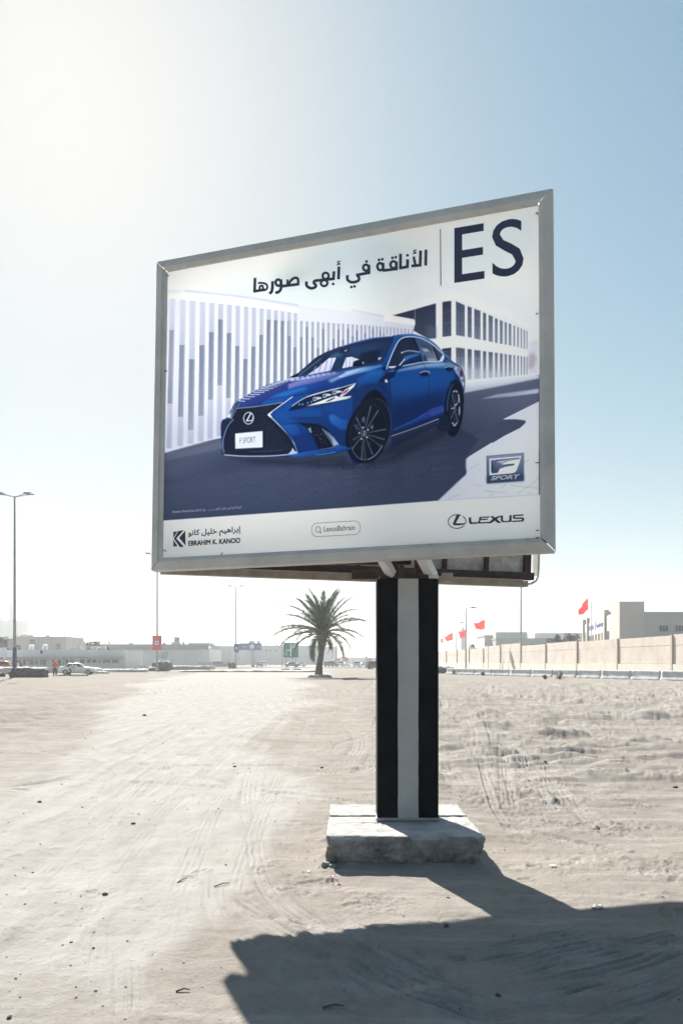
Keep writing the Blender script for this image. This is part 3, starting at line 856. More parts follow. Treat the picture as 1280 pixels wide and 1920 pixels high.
    fill('4', [(595, 300), (650, 285), (745, 268), (742, 282), (650, 315), (600, 350)], (60, 104, 190), blur=2)
    fill('4', [(545, 385), (600, 318), (608, 325), (560, 385)], (196, 206, 222))
    fill('4', [(570, 255), (582, 252), (580, 275)], (230, 232, 238))
    # door handles
    fill('4', ell(795, 462, 46, 27, -6), (16, 26, 72))
    line('4', [(750, 455), (790, 440), (838, 445), (836, 462)], 1.6, (190, 200, 220), .9)
    fill('4', ell(1030, 415, 36, 26, 5), (18, 26, 66))
    line('4', [(995, 405), (1030, 393), (1055, 402)], 1.5, (190, 200, 220), .9)
# ------------------------------------------------------------------ ground: one sheet to the horizon
def polyline_dist(px, py, pts):
    """signed side distance and run length to a polyline for point arrays"""
    best = np.full(px.shape, 1e9); run = np.zeros(px.shape); side = np.zeros(px.shape)
    acc = 0.0
    for a, b in zip(pts[:-1], pts[1:]):
        d = b-a; L = float(np.hypot(*d))
        if L < 1e-6:
            continue
        t = np.clip(((px-a[0])*d[0]+(py-a[1])*d[1])/(L*L), 0, 1)
        ex, ey = px-(a[0]+t*d[0]), py-(a[1]+t*d[1])
        r = np.hypot(ex, ey)
        m = r < best
        best = np.where(m, r, best)
        run = np.where(m, acc+t*L, run)
        side = np.where(m, np.sign(d[0]*ey-d[1]*ex), side)
        acc += L
    return best*side, run

def track_pts(pix):
    P = np.array([G(x, y) for x, y in pix])
    return smooth(P, False, 8)

TRACKS = [  # photo trace, half width, rut depth, tread depth, tread pitch, ribs
    ([(478, 1555), (488, 1620), (520, 1680), (580, 1725), (660, 1775), (780, 1850), (900, 1930)], .11, .012, .010, .055, 4),
    ([(402, 1640), (405, 1690), (440, 1750), (510, 1810), (620, 1870), (740, 1925)], .11, .010, .006, .05, 4),
    ([(420, 1670), (470, 1700), (540, 1750), (610, 1800), (700, 1870), (760, 1925)], .10, .010, .012, .05, 3),
    ([(985, 1862), (1080, 1838), (1180, 1812), (1290, 1775)], .15, .004, .034, .07, 7),
    ([(1060, 1790), (1160, 1770), (1210, 1768), (1300, 1745)], .14, .004, .030, .07, 7),
    ([(640, 1745), (760, 1810), (900, 1860), (1040, 1880), (1180, 1900)], .10, .012, .010, .05, 4),
    ([(640, 1790), (740, 1840), (860, 1880), (960, 1925)], .09, .010, .010, .05, 4),
    ([(840, 1800), (960, 1780), (1060, 1760), (1120, 1740)], .14, .004, .026, .07, 6),
    ([(930, 1825), (1020, 1800), (1120, 1775), (1200, 1755)], .14, .004, .026, .07, 6),
    ([(1150, 1880), (1210, 1858), (1290, 1825)], .12, .004, .02, .07, 6),
    ([(1090, 1940), (1150, 1905), (1290, 1850)], .13, .004, .016, .07, 6),
    ([(560, 1760), (660, 1810), (800, 1868), (980, 1930)], .12, .004, .014, .06, 6),
    ([(600, 1690), (660, 1740), (760, 1800)], .12, .003, .010, .06, 6),
    ([(300, 1940), (322, 1760), (360, 1620), (430, 1480), (510, 1380), (565, 1318)], .13, .004, .005, .06, 6),
    ([(420, 1940), (430, 1780), (455, 1640), (505, 1500), (560, 1400), (590, 1330)], .13, .004, .005, .06, 6),
    ([(60, 1940), (120, 1780), (210, 1640), (330, 1500), (440, 1400), (530, 1325)], .14, .005, .005, .06, 6),
    ([(-40, 1780), (80, 1640), (220, 1520), (370, 1410), (480, 1340)], .14, .005, .005, .06, 6),
    ([(-40, 1600), (120, 1500), (280, 1410), (420, 1345), (530, 1300)], .16, .010, .008, .06, 6),
    ([(-30, 1480), (160, 1420), (330, 1360), (470, 1312)], .18, .014, .009, .06, 6),
    ([(1290, 1430), (1120, 1400), (980, 1360), (880, 1322), (830, 1300)], .18, .022, .018, .06, 6),
    ([(1290, 1520), (1130, 1470), (1000, 1420), (900, 1372), (835, 1335)], .16, .010, .008, .06, 6),
    ([(1290, 1640), (1160, 1570), (1060, 1500), (980, 1430), (930, 1370)], .14, .012, .012, .06, 6),
    ([(200, 1700), (195, 1780), (190, 1860), (185, 1935)], .11, .006, .004, .05, 5),
    ([(246, 1760), (244, 1840), (242, 1935)], .10, .005, .004, .05, 5),
    ([(0, 1840), (60, 1770), (140, 1710), (260, 1650)], .2, .012, .0, .05, 2),
    ([(620, 1440), (650, 1425), (672, 1400), (668, 1375), (640, 1360)], .20, .012, .010, .09, 5),
    ([(600, 1430), (640, 1452), (690, 1440), (705, 1400)], .18, .012, .008, .09, 5),
    ([(820, 1430), (845, 1450), (860, 1470)], .2, .02, .012, .09, 4),
    ([(880, 1330), (900, 1370), (905, 1400), (900, 1430)], .16, -.03, 0, .1, 1),
    ([(900, 1430), (915, 1480), (930, 1520), (960, 1560)], .05, .02, .012, .16, 1),
    ([(945, 1440), (955, 1480), (965, 1520)], .05, .018, .012, .16, 1),
    ([(955, 1430), (1000, 1470), (1050, 1530)], .05, .014, .01, .16, 1),
    ([(830, 1285), (900, 1290), (940, 1298), (955, 1310), (925, 1322)], .35, -.05, 0, .1, 1),
    ([(0, 1475), (60, 1470), (160, 1450)], .14, .03, 0, .1, 1),
    ([(0, 1482), (60, 1481)], .06, .03, 0, .1, 1),
    ([(0, 1300), (120, 1292), (300, 1278), (460, 1266), (600, 1260)], .5, .10, 0, .2, 1),
    ([(0, 1318), (160, 1306), (340, 1288), (500, 1272)], .4, .08, 0, .2, 1),
    ([(0, 1345), (120, 1325), (320, 1296), (470, 1278)], .4, .07, 0, .2, 1),
    ([(850, 1278), (980, 1284), (1120, 1292), (1290, 1300)], .6, .14, 0, .2, 1),
    ([(840, 1290), (1000, 1310), (1140, 1320), (1290, 1322)], .45, .10, 0, .2, 1),
    ([(860, 1345), (1000, 1338), (1140, 1348), (1290, 1366)], .35, .06, 0, .2, 1),
    ([(560, 1290), (640, 1296), (700, 1300)], .4, .08, 0, .2, 1),
    ([(570, 1310), (640, 1325), (705, 1340)], .3, .06, 0, .2, 1),
]

def build_ground():
    # rows: fine where the photograph looks, coarse behind the camera and far away
    rows = [-400., -150., -60., -25., -10., -4., -1., .6, 1.6, 2.3]
    y = 2.6
    while y < 70:
        rows.append(y); y += max(.011, .78*y*y/1268)
    while y < 2600:
        rows.append(y); y *= 1.09
    rows = np.array(rows)
    nf = 1060
    s = np.linspace(-1, 1, nf)
    ext = np.array([.02, .06, .14, .3, .6, 1.0])
    half = np.where(rows < 2.6, .62*2.6+.5, .62*rows+.5)
    half = np.minimum(half, 900)
    Xf = half[:, None]*s[None, :]
    far = 1700.0
    Xl = -(half[:, None]+(far-half[:, None])*ext[::-1][None, :]**2)
    Xr = half[:, None]+(far-half[:, None])*ext[None, :]**2
    X = np.concatenate([Xl, Xf, Xr], 1)
    Y = np.repeat(rows[:, None], X.shape[1], 1)
    nr, nc = X.shape
    fade = np.clip((90-Y)/50, 0, 1)*np.clip((120-np.abs(X))/60, 0, 1)
    # soil zones: a graded, compacted pale way on the left, loose churned soil on the right
    wob = fbm(X*.22, Y*.12, 2.0, 4)
    way_c = np.interp(Y, [0, 4, 5.5, 8, 11, 16, 24, 40, 80], [-1.7, -1.6, -1.75, -2.2, -2.7, -3.1, -4.2, -6.6, -12.0])
    way_w = np.interp(Y, [0, 4, 5.5, 8, 11, 16, 24, 40, 80], [.3, .45, .75, 1.55, 2.1, 2.5, 3.2, 4.6, 9])
    d = np.abs(X-way_c)/way_w
    pale = np.clip((1.2-d+.45*wob)*1.5, 0, 1)*np.clip((Y-3.2)/1.6, .25, 1)
    pale = pale*pale*(3-2*pale)
    edge = np.interp(Y, [3, 5, 6.6, 9, 15, 25, 40, 70], [-1.0, -1.0, -.6, -.3, -.4, -.8, -1.6, -2.6])
    pale = np.maximum(pale, np.clip(.42-.022*(Y-6), .10, .42)*np.clip((edge-X)/(.08*Y+.2)+.4*wob, 0, 1))
    loose = np.clip((X-np.interp(Y, [4, 8, 14, 30, 70], [.6, .8, 1.0, .4, -1.5]))/np.maximum(.6, .1*Y)+.35*wob, 0, 1)
    loose *= np.clip((Y-5)/5, .12, 1)
    left = np.clip((-X-np.interp(Y, [4, 10, 20, 40, 70], [2.5, 4.8, 6.0, 11, 22]))/np.maximum(.5, .12*Y)+.3*wob, 0, 1)*np.clip((Y-10)/8, 0, 1)
    H = .022*fbm(X*.45, Y*.45, 1.0, 3)+.010*fbm(X*1.7+3, Y*1.7, 4.0, 3)*(1-.6*pale)
    small = fbm(X*7+5, Y*7, 7.0, 4)
    # rough patches: loose crumbs lie in drifts, the rest is flat and crusted
    patch = np.clip((fbm(X*.9+3, Y*1.2, 50.0, 4)-.12)*2.6, 0, 1)*np.clip(.55+.6*loose+.3*left-.5*pale, 0, 1.2)
    patch2 = np.clip((fbm(X*2.3+9, Y*3.1, 54.0, 3)-.28)*3.2, 0, 1)
    patch = patch*np.clip((Y-3.6)/2.4, .25, 1); patch2 = patch2*np.clip((Y-3.6)/2.4, .25, 1)
    H += (.0025+.015*patch+.008*patch2*(1-.4*pale))*small
    H += (.0012+.011*patch+.006*patch2)*fbm(X*19, Y*19, 33.0, 3)*np.clip((16-Y)/6, 0, 1)
    H += (.0018+.006*patch)*fbm(X*2.2+.5*Y, Y*6.5, 15.0, 4)
    # crusty clods: only the peaks of a noise stand up
    cl = np.clip(fbm(X*9, Y*9, 12.0, 3)-.55, 0, 1)
    H += .05*cl*(.10+.9*patch+.5*patch2)*(1-.5*pale)
    # churned ridges lying across the view
    wa, wb = .8*fbm(X*.3, Y*.3, 40.0, 3), .5*fbm(X*.5, Y*.5, 44.0, 3)
    rg = .55+np.clip(fbm(X*.35+wa, Y*1.0+wb, 20.0, 5), 0, 1)*.55
    rg2 = .5+np.clip(fbm(X*.9+wb, Y*2.6+wa, 23.0, 5)-.1, 0, 1)*.6
    H += loose*(.26*np.clip(rg-.55, 0, 1)+.20*np.clip(rg2-.5, 0, 1))*1.4*np.clip((Y-7)/8, 0, 1)
    H += left*(.20*np.clip(rg-.6, 0, 1)+.12*np.clip(rg2-.5, 0, 1))*1.3
    # low banks far left, towards the works
    H += .18*np.clip(fbm(X*.08, Y*.1, 30.0, 3), 0, 1)*np.clip((Y-38)/20, 0, 1)
    cap = np.clip((Y-36)/30, 0, 1)
    H += cap*.10*np.clip(rg2-.6, 0, 1)
    tread = np.zeros_like(H)
    worn = np.zeros_like(H)
    trs = np.random.RandomState(5)
    ALL = [(track_pts(t[0]),)+t[1:] for t in TRACKS]
    for k in range(46):                                   # older, crossing wheel marks
        y0 = 6.5*math.exp(trs.rand()*2.0); x0 = trs.uniform(-.5, .5)*y0
        an = trs.choice([trs.uniform(-.35, .35), trs.uniform(.9, 2.2)]); cv = trs.uniform(-.12, .12)*8/y0
        stp = y0*.07; pts_ = [np.array([x0, y0])]
        for q in range(14):
            pts_.append(pts_[-1]+stp*np.array([math.cos(an), math.sin(an)])); an += cv
        off = np.array([-math.sin(an), math.cos(an)])*trs.uniform(1.35, 1.6)
        hw_ = trs.uniform(.09, .13)*max(1, y0/18); dp = trs.uniform(.007, .016)*max(1, y0/11)
        ALL.append((np.array(pts_), hw_, dp, dp*.7*(y0 < 16), .06, 4))
        if trs.rand() < .6:
            ALL.append((np.array(pts_)+off, hw_, dp, dp*.7*(y0 < 16), .06, 4))
    for P, hw, dep, td, pitch, ribs in ALL:
        lo, hi = P.min(0)-hw*3, P.max(0)+hw*3
        m = (X > lo[0]) & (X < hi[0]) & (Y > lo[1]) & (Y < hi[1])
        idx = np.nonzero(m)
        if len(idx[0]) == 0:
            continue
        dd, run = polyline_dist(X[idx], Y[idx], P)
        u = dd/hw
        tot = float(np.hypot(*np.diff(P, axis=0).T).sum())
        endf = np.clip(np.minimum(run, tot-run)/(.25*tot+.01), 0, 1)
        wv = np.clip(.55+.7*vnoise(run*1.3, dep*900), 0.1, 1)*endf
        wall = np.clip((1.0-np.abs(u))/.35, 0, 1)
        berm = np.exp(-((np.abs(u)-1.25)/.22)**2)
        h = 1.7*wv*(-dep*wall+.5*abs(dep)*berm)
        if td > 0:
            ph = run/pitch*2*math.pi+2.2*np.abs(u)*math.pi*.5
            lug = np.clip(np.sin(ph)*1.6, -1, 1)*(np.cos(u*ribs*math.pi) > -.35)
            gro = np.cos(u*ribs*math.pi)
            h += 1.7*wv*wall*td*((.5*lug+.4*gro) if ribs < 3 else np.cos(u*min(ribs, 5)*math.pi)*np.clip(.5+1.4*vnoise(run*2.6, u*1.7+dep*900), 0, 1)-.15*lug)
        H[idx] += h
        worn[idx] = np.maximum(worn[idx], wv*wall*.8)
    # footprints and small kicked dimples
    frs = np.random.RandomState(77)
    for k in range(150):
        fy = 4.0*math.exp(frs.rand()*1.5); fx = frs.uniform(-.5, .55)*fy
        if fx < -.05*fy and frs.rand() < .85:
            continue
        an = frs.rand()*6.28; a_, b_ = frs.uniform(.05, .11), frs.uniform(.03, .05)
        j0 = np.searchsorted(rows, fy-.25); j1 = np.searchsorted(rows, fy+.25)
        if j1 <= j0:
            continue
        xx, yv = X[j0:j1], Y[j0:j1]
        c_, s_ = math.cos(an), math.sin(an)
        uu = ((xx-fx)*c_+(yv-fy)*s_)/a_; vv = (-(xx-fx)*s_+(yv-fy)*c_)/b_
        rr = np.sqrt(uu*uu+vv*vv)
        H[j0:j1] += frs.uniform(.4, 1)*(-.016*np.clip(1.2-rr, 0, .6)+.010*np.exp(-((rr-1.3)/.25)**2))
    # sand drifted against the footing
    qx = np.maximum(np.abs(X-.53)-.655, 0); qy = np.maximum(np.abs(Y-6.87)-.69, 0)
    qd = np.hypot(qx, qy)
    H += np.exp(-qd/.08)*(.022+.022*fbm(X*5, Y*5, 60.0, 3))*(Y < 9)
    H *= fade
    # keep the soil just below the footing and flat round it
    V = np.stack([X, Y, H], -1).reshape(-1, 3)
    ii = np.arange(nr*nc).reshape(nr, nc)
    F = np.stack([ii[:-1, :-1], ii[:-1, 1:], ii[1:, 1:], ii[1:, :-1]], -1).reshape(-1, 4)
    me = bpy.data.meshes.new('sandy_ground')
    me.vertices.add(len(V)); me.vertices.foreach_set('co', V.ravel().astype(np.float32))
    me.loops.add(F.size); me.loops.foreach_set('vertex_index', F.ravel().astype(np.int32))
    me.polygons.add(len(F))
    me.polygons.foreach_set('loop_start', (np.arange(len(F))*4).astype(np.int32))
    me.polygons.foreach_set('use_smooth', np.ones(len(F), bool))
    me.update(calc_edges=True)
    for nm, arr in (('pale', np.clip(pale+.5*worn, 0, 1)), ('loose', np.clip(loose+left*.7, 0, 1))):
        at = me.attributes.new(nm, 'FLOAT', 'POINT')
        at.data.foreach_set('value', arr.ravel().astype(np.float32))
    o = bpy.data.objects.new('sandy_ground', me)
    COL.objects.link(o)
    tag(o, kind='structure')
    m = bpy.data.materials.new('sand')
    m.use_nodes = True
    n, l = m.node_tree.nodes, m.node_tree.links
    b = n['Principled BSDF']
    b.inputs['Roughness'].default_value = .95
    b.inputs['Specular IOR Level'].default_value = .0
    tc = n.new('ShaderNodeTexCoord')
    def noise(sc, det, ro, st=(1, 1, 1)):
        mp = n.new('ShaderNodeMapping'); mp.inputs['Scale'].default_value = st
        l.new(tc.outputs['Object'], mp.inputs['Vector'])
        q = n.new('ShaderNodeTexNoise'); q.inputs['Scale'].default_value = sc
        q.inputs['Detail'].default_value = det; q.inputs['Roughness'].default_value = ro
        l.new(mp.outputs[0], q.inputs['Vector'])
        return q.outputs['Fac']
    def rng(src, a, c, lo=0., hi=1.):
        q = n.new('ShaderNodeMapRange')
        q.inputs['From Min'].default_value = a; q.inputs['From Max'].default_value = c
        q.inputs['To Min'].default_value = lo; q.inputs['To Max'].default_value = hi
        l.new(src, q.inputs['Value']); return q.outputs['Result']
    def mixc(fac, a, c):
        q = n.new('ShaderNodeMix'); q.data_type = 'RGBA'
        for k, w in ((0, fac), (6, a), (7, c)):
            if isinstance(w, (tuple, float)):
                q.inputs[k].default_value = (*w, 1) if isinstance(w, tuple) else w
            else:
                l.new(w, q.inputs[k])
        return q.outputs[2]
    pa = n.new('ShaderNodeAttribute'); pa.attribute_name = 'pale'
    lo_ = n.new('ShaderNodeAttribute'); lo_.attribute_name = 'loose'
    c = mixc(rng(noise(.6, 6, .6), .35, .65), SAND_A, SAND_B)
    c = mixc(rng(noise(9, 8, .7), .45, .75, 0, .6), c, SAND_C)
    st_ = mixc(rng(noise(.55, 9, .72, (.5, 2.2, 1)), .44, .60), SAND_C, c)
    c = mixc(rng(lo_.outputs['Fac'], 0, 1, .25, 1.0), c, st_)
    c = mixc(rng(lo_.outputs['Fac'], 0, 1, 0, .45), c, SAND_L)
    pm = n.new('ShaderNodeMath'); pm.operation = 'MULTIPLY_ADD'; pm.inputs[1].default_value = 1.3
    l.new(noise(2.2, 10, .72, (1, .45, 1)), pm.inputs[0]); l.new(pa.outputs['Fac'], pm.inputs[2])
    c = mixc(rng(pm.outputs[0], .75, 1.35, 0, .92), c, mixc(rng(noise(3.2, 9, .72, (1, .3, 1)), .38, .62), SAND_P, SAND_P2))
    # thin dust streaks and small dark grit
    c = mixc(rng(noise(1.1, 9, .72, (.8, 4.0, 1)), .50, .66, 0, .55), c, SAND_P)
    c = mixc(rng(noise(90, 5, .85), .58, .72, 0, .5), c, SAND_D)
    c = mixc(rng(noise(60, 6, .8), .52, .7, 0, .5), c, SAND_P)
    c = mixc(rng(noise(2.2, 10, .75), .60, .74, 0, .45), c, SAND_C)
    l.new(c, b.inputs['Base Color'])
    hh = n.new('ShaderNodeMath'); hh.operation = 'ADD'
    l.new(rng(noise(38, 10, .75), 0, 1, 0, 1.0), hh.inputs[0]); l.new(rng(noise(140, 6, .7), 0, 1, 0, .5), hh.inputs[1])
    bp = n.new('ShaderNodeBump'); bp.inputs['Strength'].default_value = .6; bp.inputs['Distance'].default_value = .03
    l.new(hh.outputs[0], bp.inputs['Height'])
    l.new(bp.outputs['Normal'], b.inputs['Normal'])
    me.materials.append(m)
    def height(x, y):
        i = int(np.clip(np.searchsorted(rows, y)-1, 0, nr-2))
        j = int(np.clip(np.searchsorted(X[i], x)-1, 0, nc-2))
        return float(H[i:i+2, j:j+2].mean())
    return height

SAND_A = (0.302, 0.274, 0.243)
SAND_B = (0.249, 0.224, 0.199)
SAND_C = (0.176, 0.155, 0.135)
SAND_L = (0.242, 0.223, 0.202)
SAND_P = (0.366, 0.350, 0.332)
SAND_P2 = (0.294, 0.278, 0.261)
SAND_D = (0.095, 0.085, 0.076)
HGT = build_ground()

# asphalt highway crossing far behind the palm
road = MB()
road.add([(-600, 188, .03), (600, 188, .03), (600, 204, .03), (-600, 204, .03)], [(0, 1, 2, 3)])
tag(road.build('road', mat('asphalt', (.16, .155, .15), .9, scale=.4)), kind='structure')
kerb = MB()
kerb.box((0, 187.8, .07), (1200, .35, .14))
tag(kerb.build('kerb', mat('kerb_concrete', (.5, .49, .46), .9, scale=1)), kind='structure')
# ------------------------------------------------------------------ the billboard
FOOT = np.array([.53, 6.87, 0.0])
BB = thing('billboard', 'large framed car advertisement billboard on a black and white striped pillar', 'billboard', FOOT)
conc = mat('footing_concrete', (.36, .355, .345), .95, var=.2, scale=5, bump=.9, bscale=30, dirt=.55)
galv = mat('galvanised_sheet', (.43, .42, .40), .6, metal=.05, var=.09, scale=3.2, bump=.12, bscale=14, dirt=.28)
galv_dull = mat('galvanised_side', (.40, .40, .385), .6, metal=.2, var=.12, scale=5, bump=.15, bscale=20, dirt=.35)
flank = mat('shaded_soiled_concrete', (.27, .265, .255), .95, var=.3, scale=7, bump=1.0, bscale=34, dirt=.7)  # soiled flank concrete, its colour darkened further to stand in for shade
rust = mat('red_oxide_steel', (.050, .030, .025), .75, var=.3, scale=7, bump=.3, bscale=50, dirt=.4)
weather = mat('weathered_rail', (.36, .32, .27), .8, var=.25, scale=8, bump=.5, bscale=40, dirt=.6, col2=(.23, .2, .165))
blackp = mat('black_paint', (.007, .008, .011), .8, var=.3, scale=4, bump=.15, bscale=25, dirt=0, spec=.15)
whitep = mat('stripe_paint', (.36, .355, .345), .8, var=.07, scale=3.0, bump=.35, bscale=45, dirt=.12)
whitem = mat('white_angle_iron', (.62, .62, .62), .6, var=.08, scale=6, dirt=.2)
darkc = mat('dark_gap', (.035, .033, .03), .9, var=.2)

# footing: three cast slabs side by side, rough flanks
def foot_extra(kind):
    def fn(P):
        x, y, z = P[:, 0].copy(), P[:, 1].copy(), P[:, 2].copy()
        if kind == 0:
            front = np.clip((-y-.20)/.07, 0, 1)
            low = np.clip((.17-z)/.12, 0, 1)
            P[:, 1] += front*low*(.035+.03*fbm(x*5, z*5, 1., 3))          # undercut foot
            P[:, 1] += front*np.clip((.235-z)/.03, 0, 1)*(.020*fbm(x*12, z*18, 3., 4)+.012*np.abs(fbm(x*30, z*12, 8., 4)))
            corner = np.clip((-x-.56)/.1, 0, 1)*front
            P[:, 0] += corner*low*.10
            P[:, 1] += corner*low*.06
            c2 = np.clip((x-.60)/.06, 0, 1)*low
            P[:, 0] -= c2*.06
            e1 = np.exp(-((.27-z)**2+(y+.2725)**2)/.028**2)*np.clip(fbm(x*3.3, 3., 2., 5)-.05, 0, 1)
            P[:, 1] += e1*.035
            P[:, 2] -= e1*.022
            e2 = np.exp(-((np.abs(x)-.655)**2+(y+.2725)**2)/.035**2)*np.clip(fbm(z*14, x*3, 4., 3)+.2, 0, 1)
            P[:, 0] -= np.sign(x)*e2*.05
        side = np.clip((np.abs(x)-.6)/.06, 0, 1)
        P[:, 0] += side*.012*fbm(y*8, z*10, 5., 3)
        edge = np.clip((z-.22)/.03, 0, 1)
        P[:, 2] -= edge*np.clip(fbm(x*7, y*7, 9., 3)-.5, 0, 1)*.02
        return P
    return fn
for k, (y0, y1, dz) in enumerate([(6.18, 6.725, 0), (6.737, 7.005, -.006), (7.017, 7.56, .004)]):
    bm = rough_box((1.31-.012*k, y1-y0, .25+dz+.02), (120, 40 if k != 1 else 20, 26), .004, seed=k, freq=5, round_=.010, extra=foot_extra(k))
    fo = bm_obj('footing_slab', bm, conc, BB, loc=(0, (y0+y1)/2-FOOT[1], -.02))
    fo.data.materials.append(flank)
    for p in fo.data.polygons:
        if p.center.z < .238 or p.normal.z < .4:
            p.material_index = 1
for (x, y, s) in [(-.66, 6.17, .032), (-.60, 6.14, .025)]:
    bm = rough_box((s*2.2, s*1.6, s*1.6), (5, 5, 5), s*.35, seed=x, freq=12, round_=s*.5)
    bm_obj('broken_lump', bm, flank, BB, loc=(x-0*FOOT[0], y-FOOT[1], -.008))

# pillar: black box with a lighter stripe let in
PW_, PD_, PZ0, PZ1 = .556, .31, .252, 2.452
PX = X_at(764.5, 6.78)
pil = MB()
def rect_tube(mb, cx, cy, w, d, z0, z1, b=.012):
    mb.rbox((cx, cy, (z0+z1)/2), (w, d, z1-z0), b)
rect_tube(pil, PX-FOOT[0], 6.78+PD_/2-FOOT[1], PW_, PD_, PZ0, PZ1)
pillar = pil.build('pillar', blackp, BB)
st = MB()
# the painted band, slightly uneven edges
zz = np.linspace(PZ0+.001, PZ1-.001, 26)
lx = X_at(745.5, 6.78)-FOOT[0]; rx = X_at(784, 6.78)-FOOT[0]
vsl = []
for i, z in enumerate(zz):
    w = .0035*vnoise(z*4, 1.5)+.002*vnoise(z*13, 4.5); w2 = .0035*vnoise(z*4, 8.5)+.002*vnoise(z*13, 2.5)
    vsl += [(lx+w, 6.776-FOOT[1], z), (rx+w2, 6.776-FOOT[1], z)]
st.add(vsl, [(2*i, 2*i+1, 2*i+3, 2*i+2) for i in range(len(zz)-1)])
st.build('white_stripe', whitep, pillar, fix=False)
hx = MB()
hx.rbox((PX-FOOT[0], 6.78+PD_/2-FOOT[1], PZ0+.012), (PW_+.02, PD_+.02, .03), .008)
hx.build('pillar_skirt', mat('mortar', (.3, .285, .26), .95, bump=.5), BB)

# --- front face: position found from the photograph's four corners
YAW, TILT, ROLL = -.299, -.0434, -.0068
BC = np.array([-.0358, 6.65, 4.0895])
BW, BH = 3.7107, 3.0273
def rot3(yaw, tilt, roll):
    cy, sy = math.cos(yaw), math.sin(yaw); ct, s_t = math.cos(tilt), math.sin(tilt); cr, sr = math.cos(roll), math.sin(roll)
    return np.array([[cy, -sy, 0], [sy, cy, 0], [0, 0, 1]])@np.array([[1, 0, 0], [0, ct, -s_t], [0, s_t, ct]])@np.array([[cr, 0, sr], [0, 1, 0], [-sr, 0, cr]])
BM_ = rot3(YAW, TILT, ROLL)
def bw(a, b, c=0.0):
    """board coordinates (right, up, depth) -> billboard-local xyz"""
    return tuple(BC+BM_@np.array([a, c, b])-FOOT)
def px2b(px, py, c=0.02):
    """photo pixel -> board (right, up) on the plane at depth c"""
    d = np.array([(px-640)/FPX, 1, -(py-HOR)/FPX]); n = BM_@np.array([0, 1, 0])
    o = np.array([0, 0, EYE]); C0 = BC+n*c
    t = ((C0-o)@n)/(d@n)
    q = BM_.T@(o+d*t-BC)
    return q[0], q[2]
def b2px(a, b, c=0.02):
    P = BC[:, None]+BM_@np.stack([a, np.full_like(a, c), b])
    return 640+FPX*P[0]/P[1], HOR-FPX*(P[2]-EYE)/P[1]

# frame rails: folded sheet, mitred with open corner gaps
def rail(name, side):
    L = BW if side in 'tb' else BH
    fw = .118
    prof = [(0, .10), (0, .012), (.006, 0), (.078, -.018), (.086, -.016), (fw-.004, -.004), (fw, .002), (fw, .05), (fw-.02, .10)]
    if side in 'lr':
        prof = [(0, .10), (0, .012), (.006, 0), (.070, -.016), (.074, -.012), (.078, .004), (fw-.004, .008), (fw, .012), (fw, .05), (fw-.02, .10)] if side == 'l' else prof
    gap = .014
    n = 24
    mb = MB()
    rings = []
    for i in range(n+1):
        t = i/n
        ring = []
        for u, w in prof:
            s0 = -L/2+u+gap*.5; s1 = L/2-u-gap*.5
            s = s0+(s1-s0)*t
            wob = .0022*vnoise(s*2.3, 3.1 if side in 'tb' else 9.7, u*9)+.0012*vnoise(s*7.1, 1.1, u*20)
            if side == 't': p = (s, BH/2-u, w+wob)
            elif side == 'b': p = (s, -BH/2+u, w+wob)
            elif side == 'l': p = (-BW/2+u, s, w+wob)
            else: p = (BW/2-u, s, w+wob)
            ring.append(bw(*p))
        rings += ring
    k = len(prof)
    fs = []
    for i in range(n):
        for j in range(k-1):
            fs.append((i*k+j, i*k+j+1, (i+1)*k+j+1, (i+1)*k+j))
    mb.add(rings, fs)
    return mb.build(name, galv, BB)
for nm, sd_ in (('top_rail', 't'), ('bottom_rail', 'b'), ('side_rail', 'l'), ('side_rail', 'r')):
    rl = rail(nm, sd_)
    sol = rl.modifiers.new('thickness', 'SOLIDIFY'); sol.thickness = .003; sol.offset = -1
# bent corner tabs that show in the open mitres
for (sx, sy) in ((-1, 1), (1, 1), (1, -1), (-1, -1)):
    mb = MB()
    a, b = sx*BW/2, sy*BH/2
    for (t0, t1, w, dd) in ((.018, .055, .018, .02), (.06, .11, .012, .045)):
        q = []
        for t, o_ in ((t0, -w), (t0, w), (t1, w*.7), (t1, -w*.7)):
            q.append(bw(a-sx*(t)+o_*.7, b-sy*(t)+sy*sx*o_*.7, dd-.025+.01*t/.1))
        q2 = [tuple(np.array(p)+np.array(BM_@np.array([0, .004, 0]))) for p in q]
        mb.add(q+q2, [(0, 1, 2, 3), (7, 6, 5, 4), (0, 4, 5, 1), (1, 5, 6, 2), (2, 6, 7, 3), (3, 7, 4, 0)])
    mb.build('corner_tab', mat('bent_tab', (.55, .50, .44), .6, metal=.2, var=.25, scale=20, dirt=.5), BB)
def bbar(p0, p1, w, d, m=rust, name='steel_tube', fr=bw):
    """rectangular bar between two board points (a,b,c)"""
    A, B = np.array(fr(*p0)), np.array(fr(*p1))
    t = (B-A)/np.linalg.norm(B-A)
    nn = BM_@np.array([0, 1, 0]) if fr is bw else RM@np.array([0, 1, 0])
    s = np.cross(t, nn); s /= np.linalg.norm(s)
    vs = []
    for q in (A, B):
        for e, g in ((-1, -1), (1, -1), (1, 1), (-1, 1)):
            vs.append(q+s*e*w/2+nn*g*d/2)
    mb = MB().add(vs, [(0, 3, 2, 1), (4, 5, 6, 7), (0, 1, 5, 4), (1, 2, 6, 5), (2, 3, 7, 6), (3, 0, 4, 7)])
    return mb.build(name, m, BB)
for b_ in (-1.375, 1.455):
    bbar((-BW/2+.06, b_, .13), (BW/2-.06, b_, .13), .06, .05)
for a_ in (-1.80, 1.80):
    bbar((a_, -1.415, .126), (a_, 1.415, .126), .06, .05)

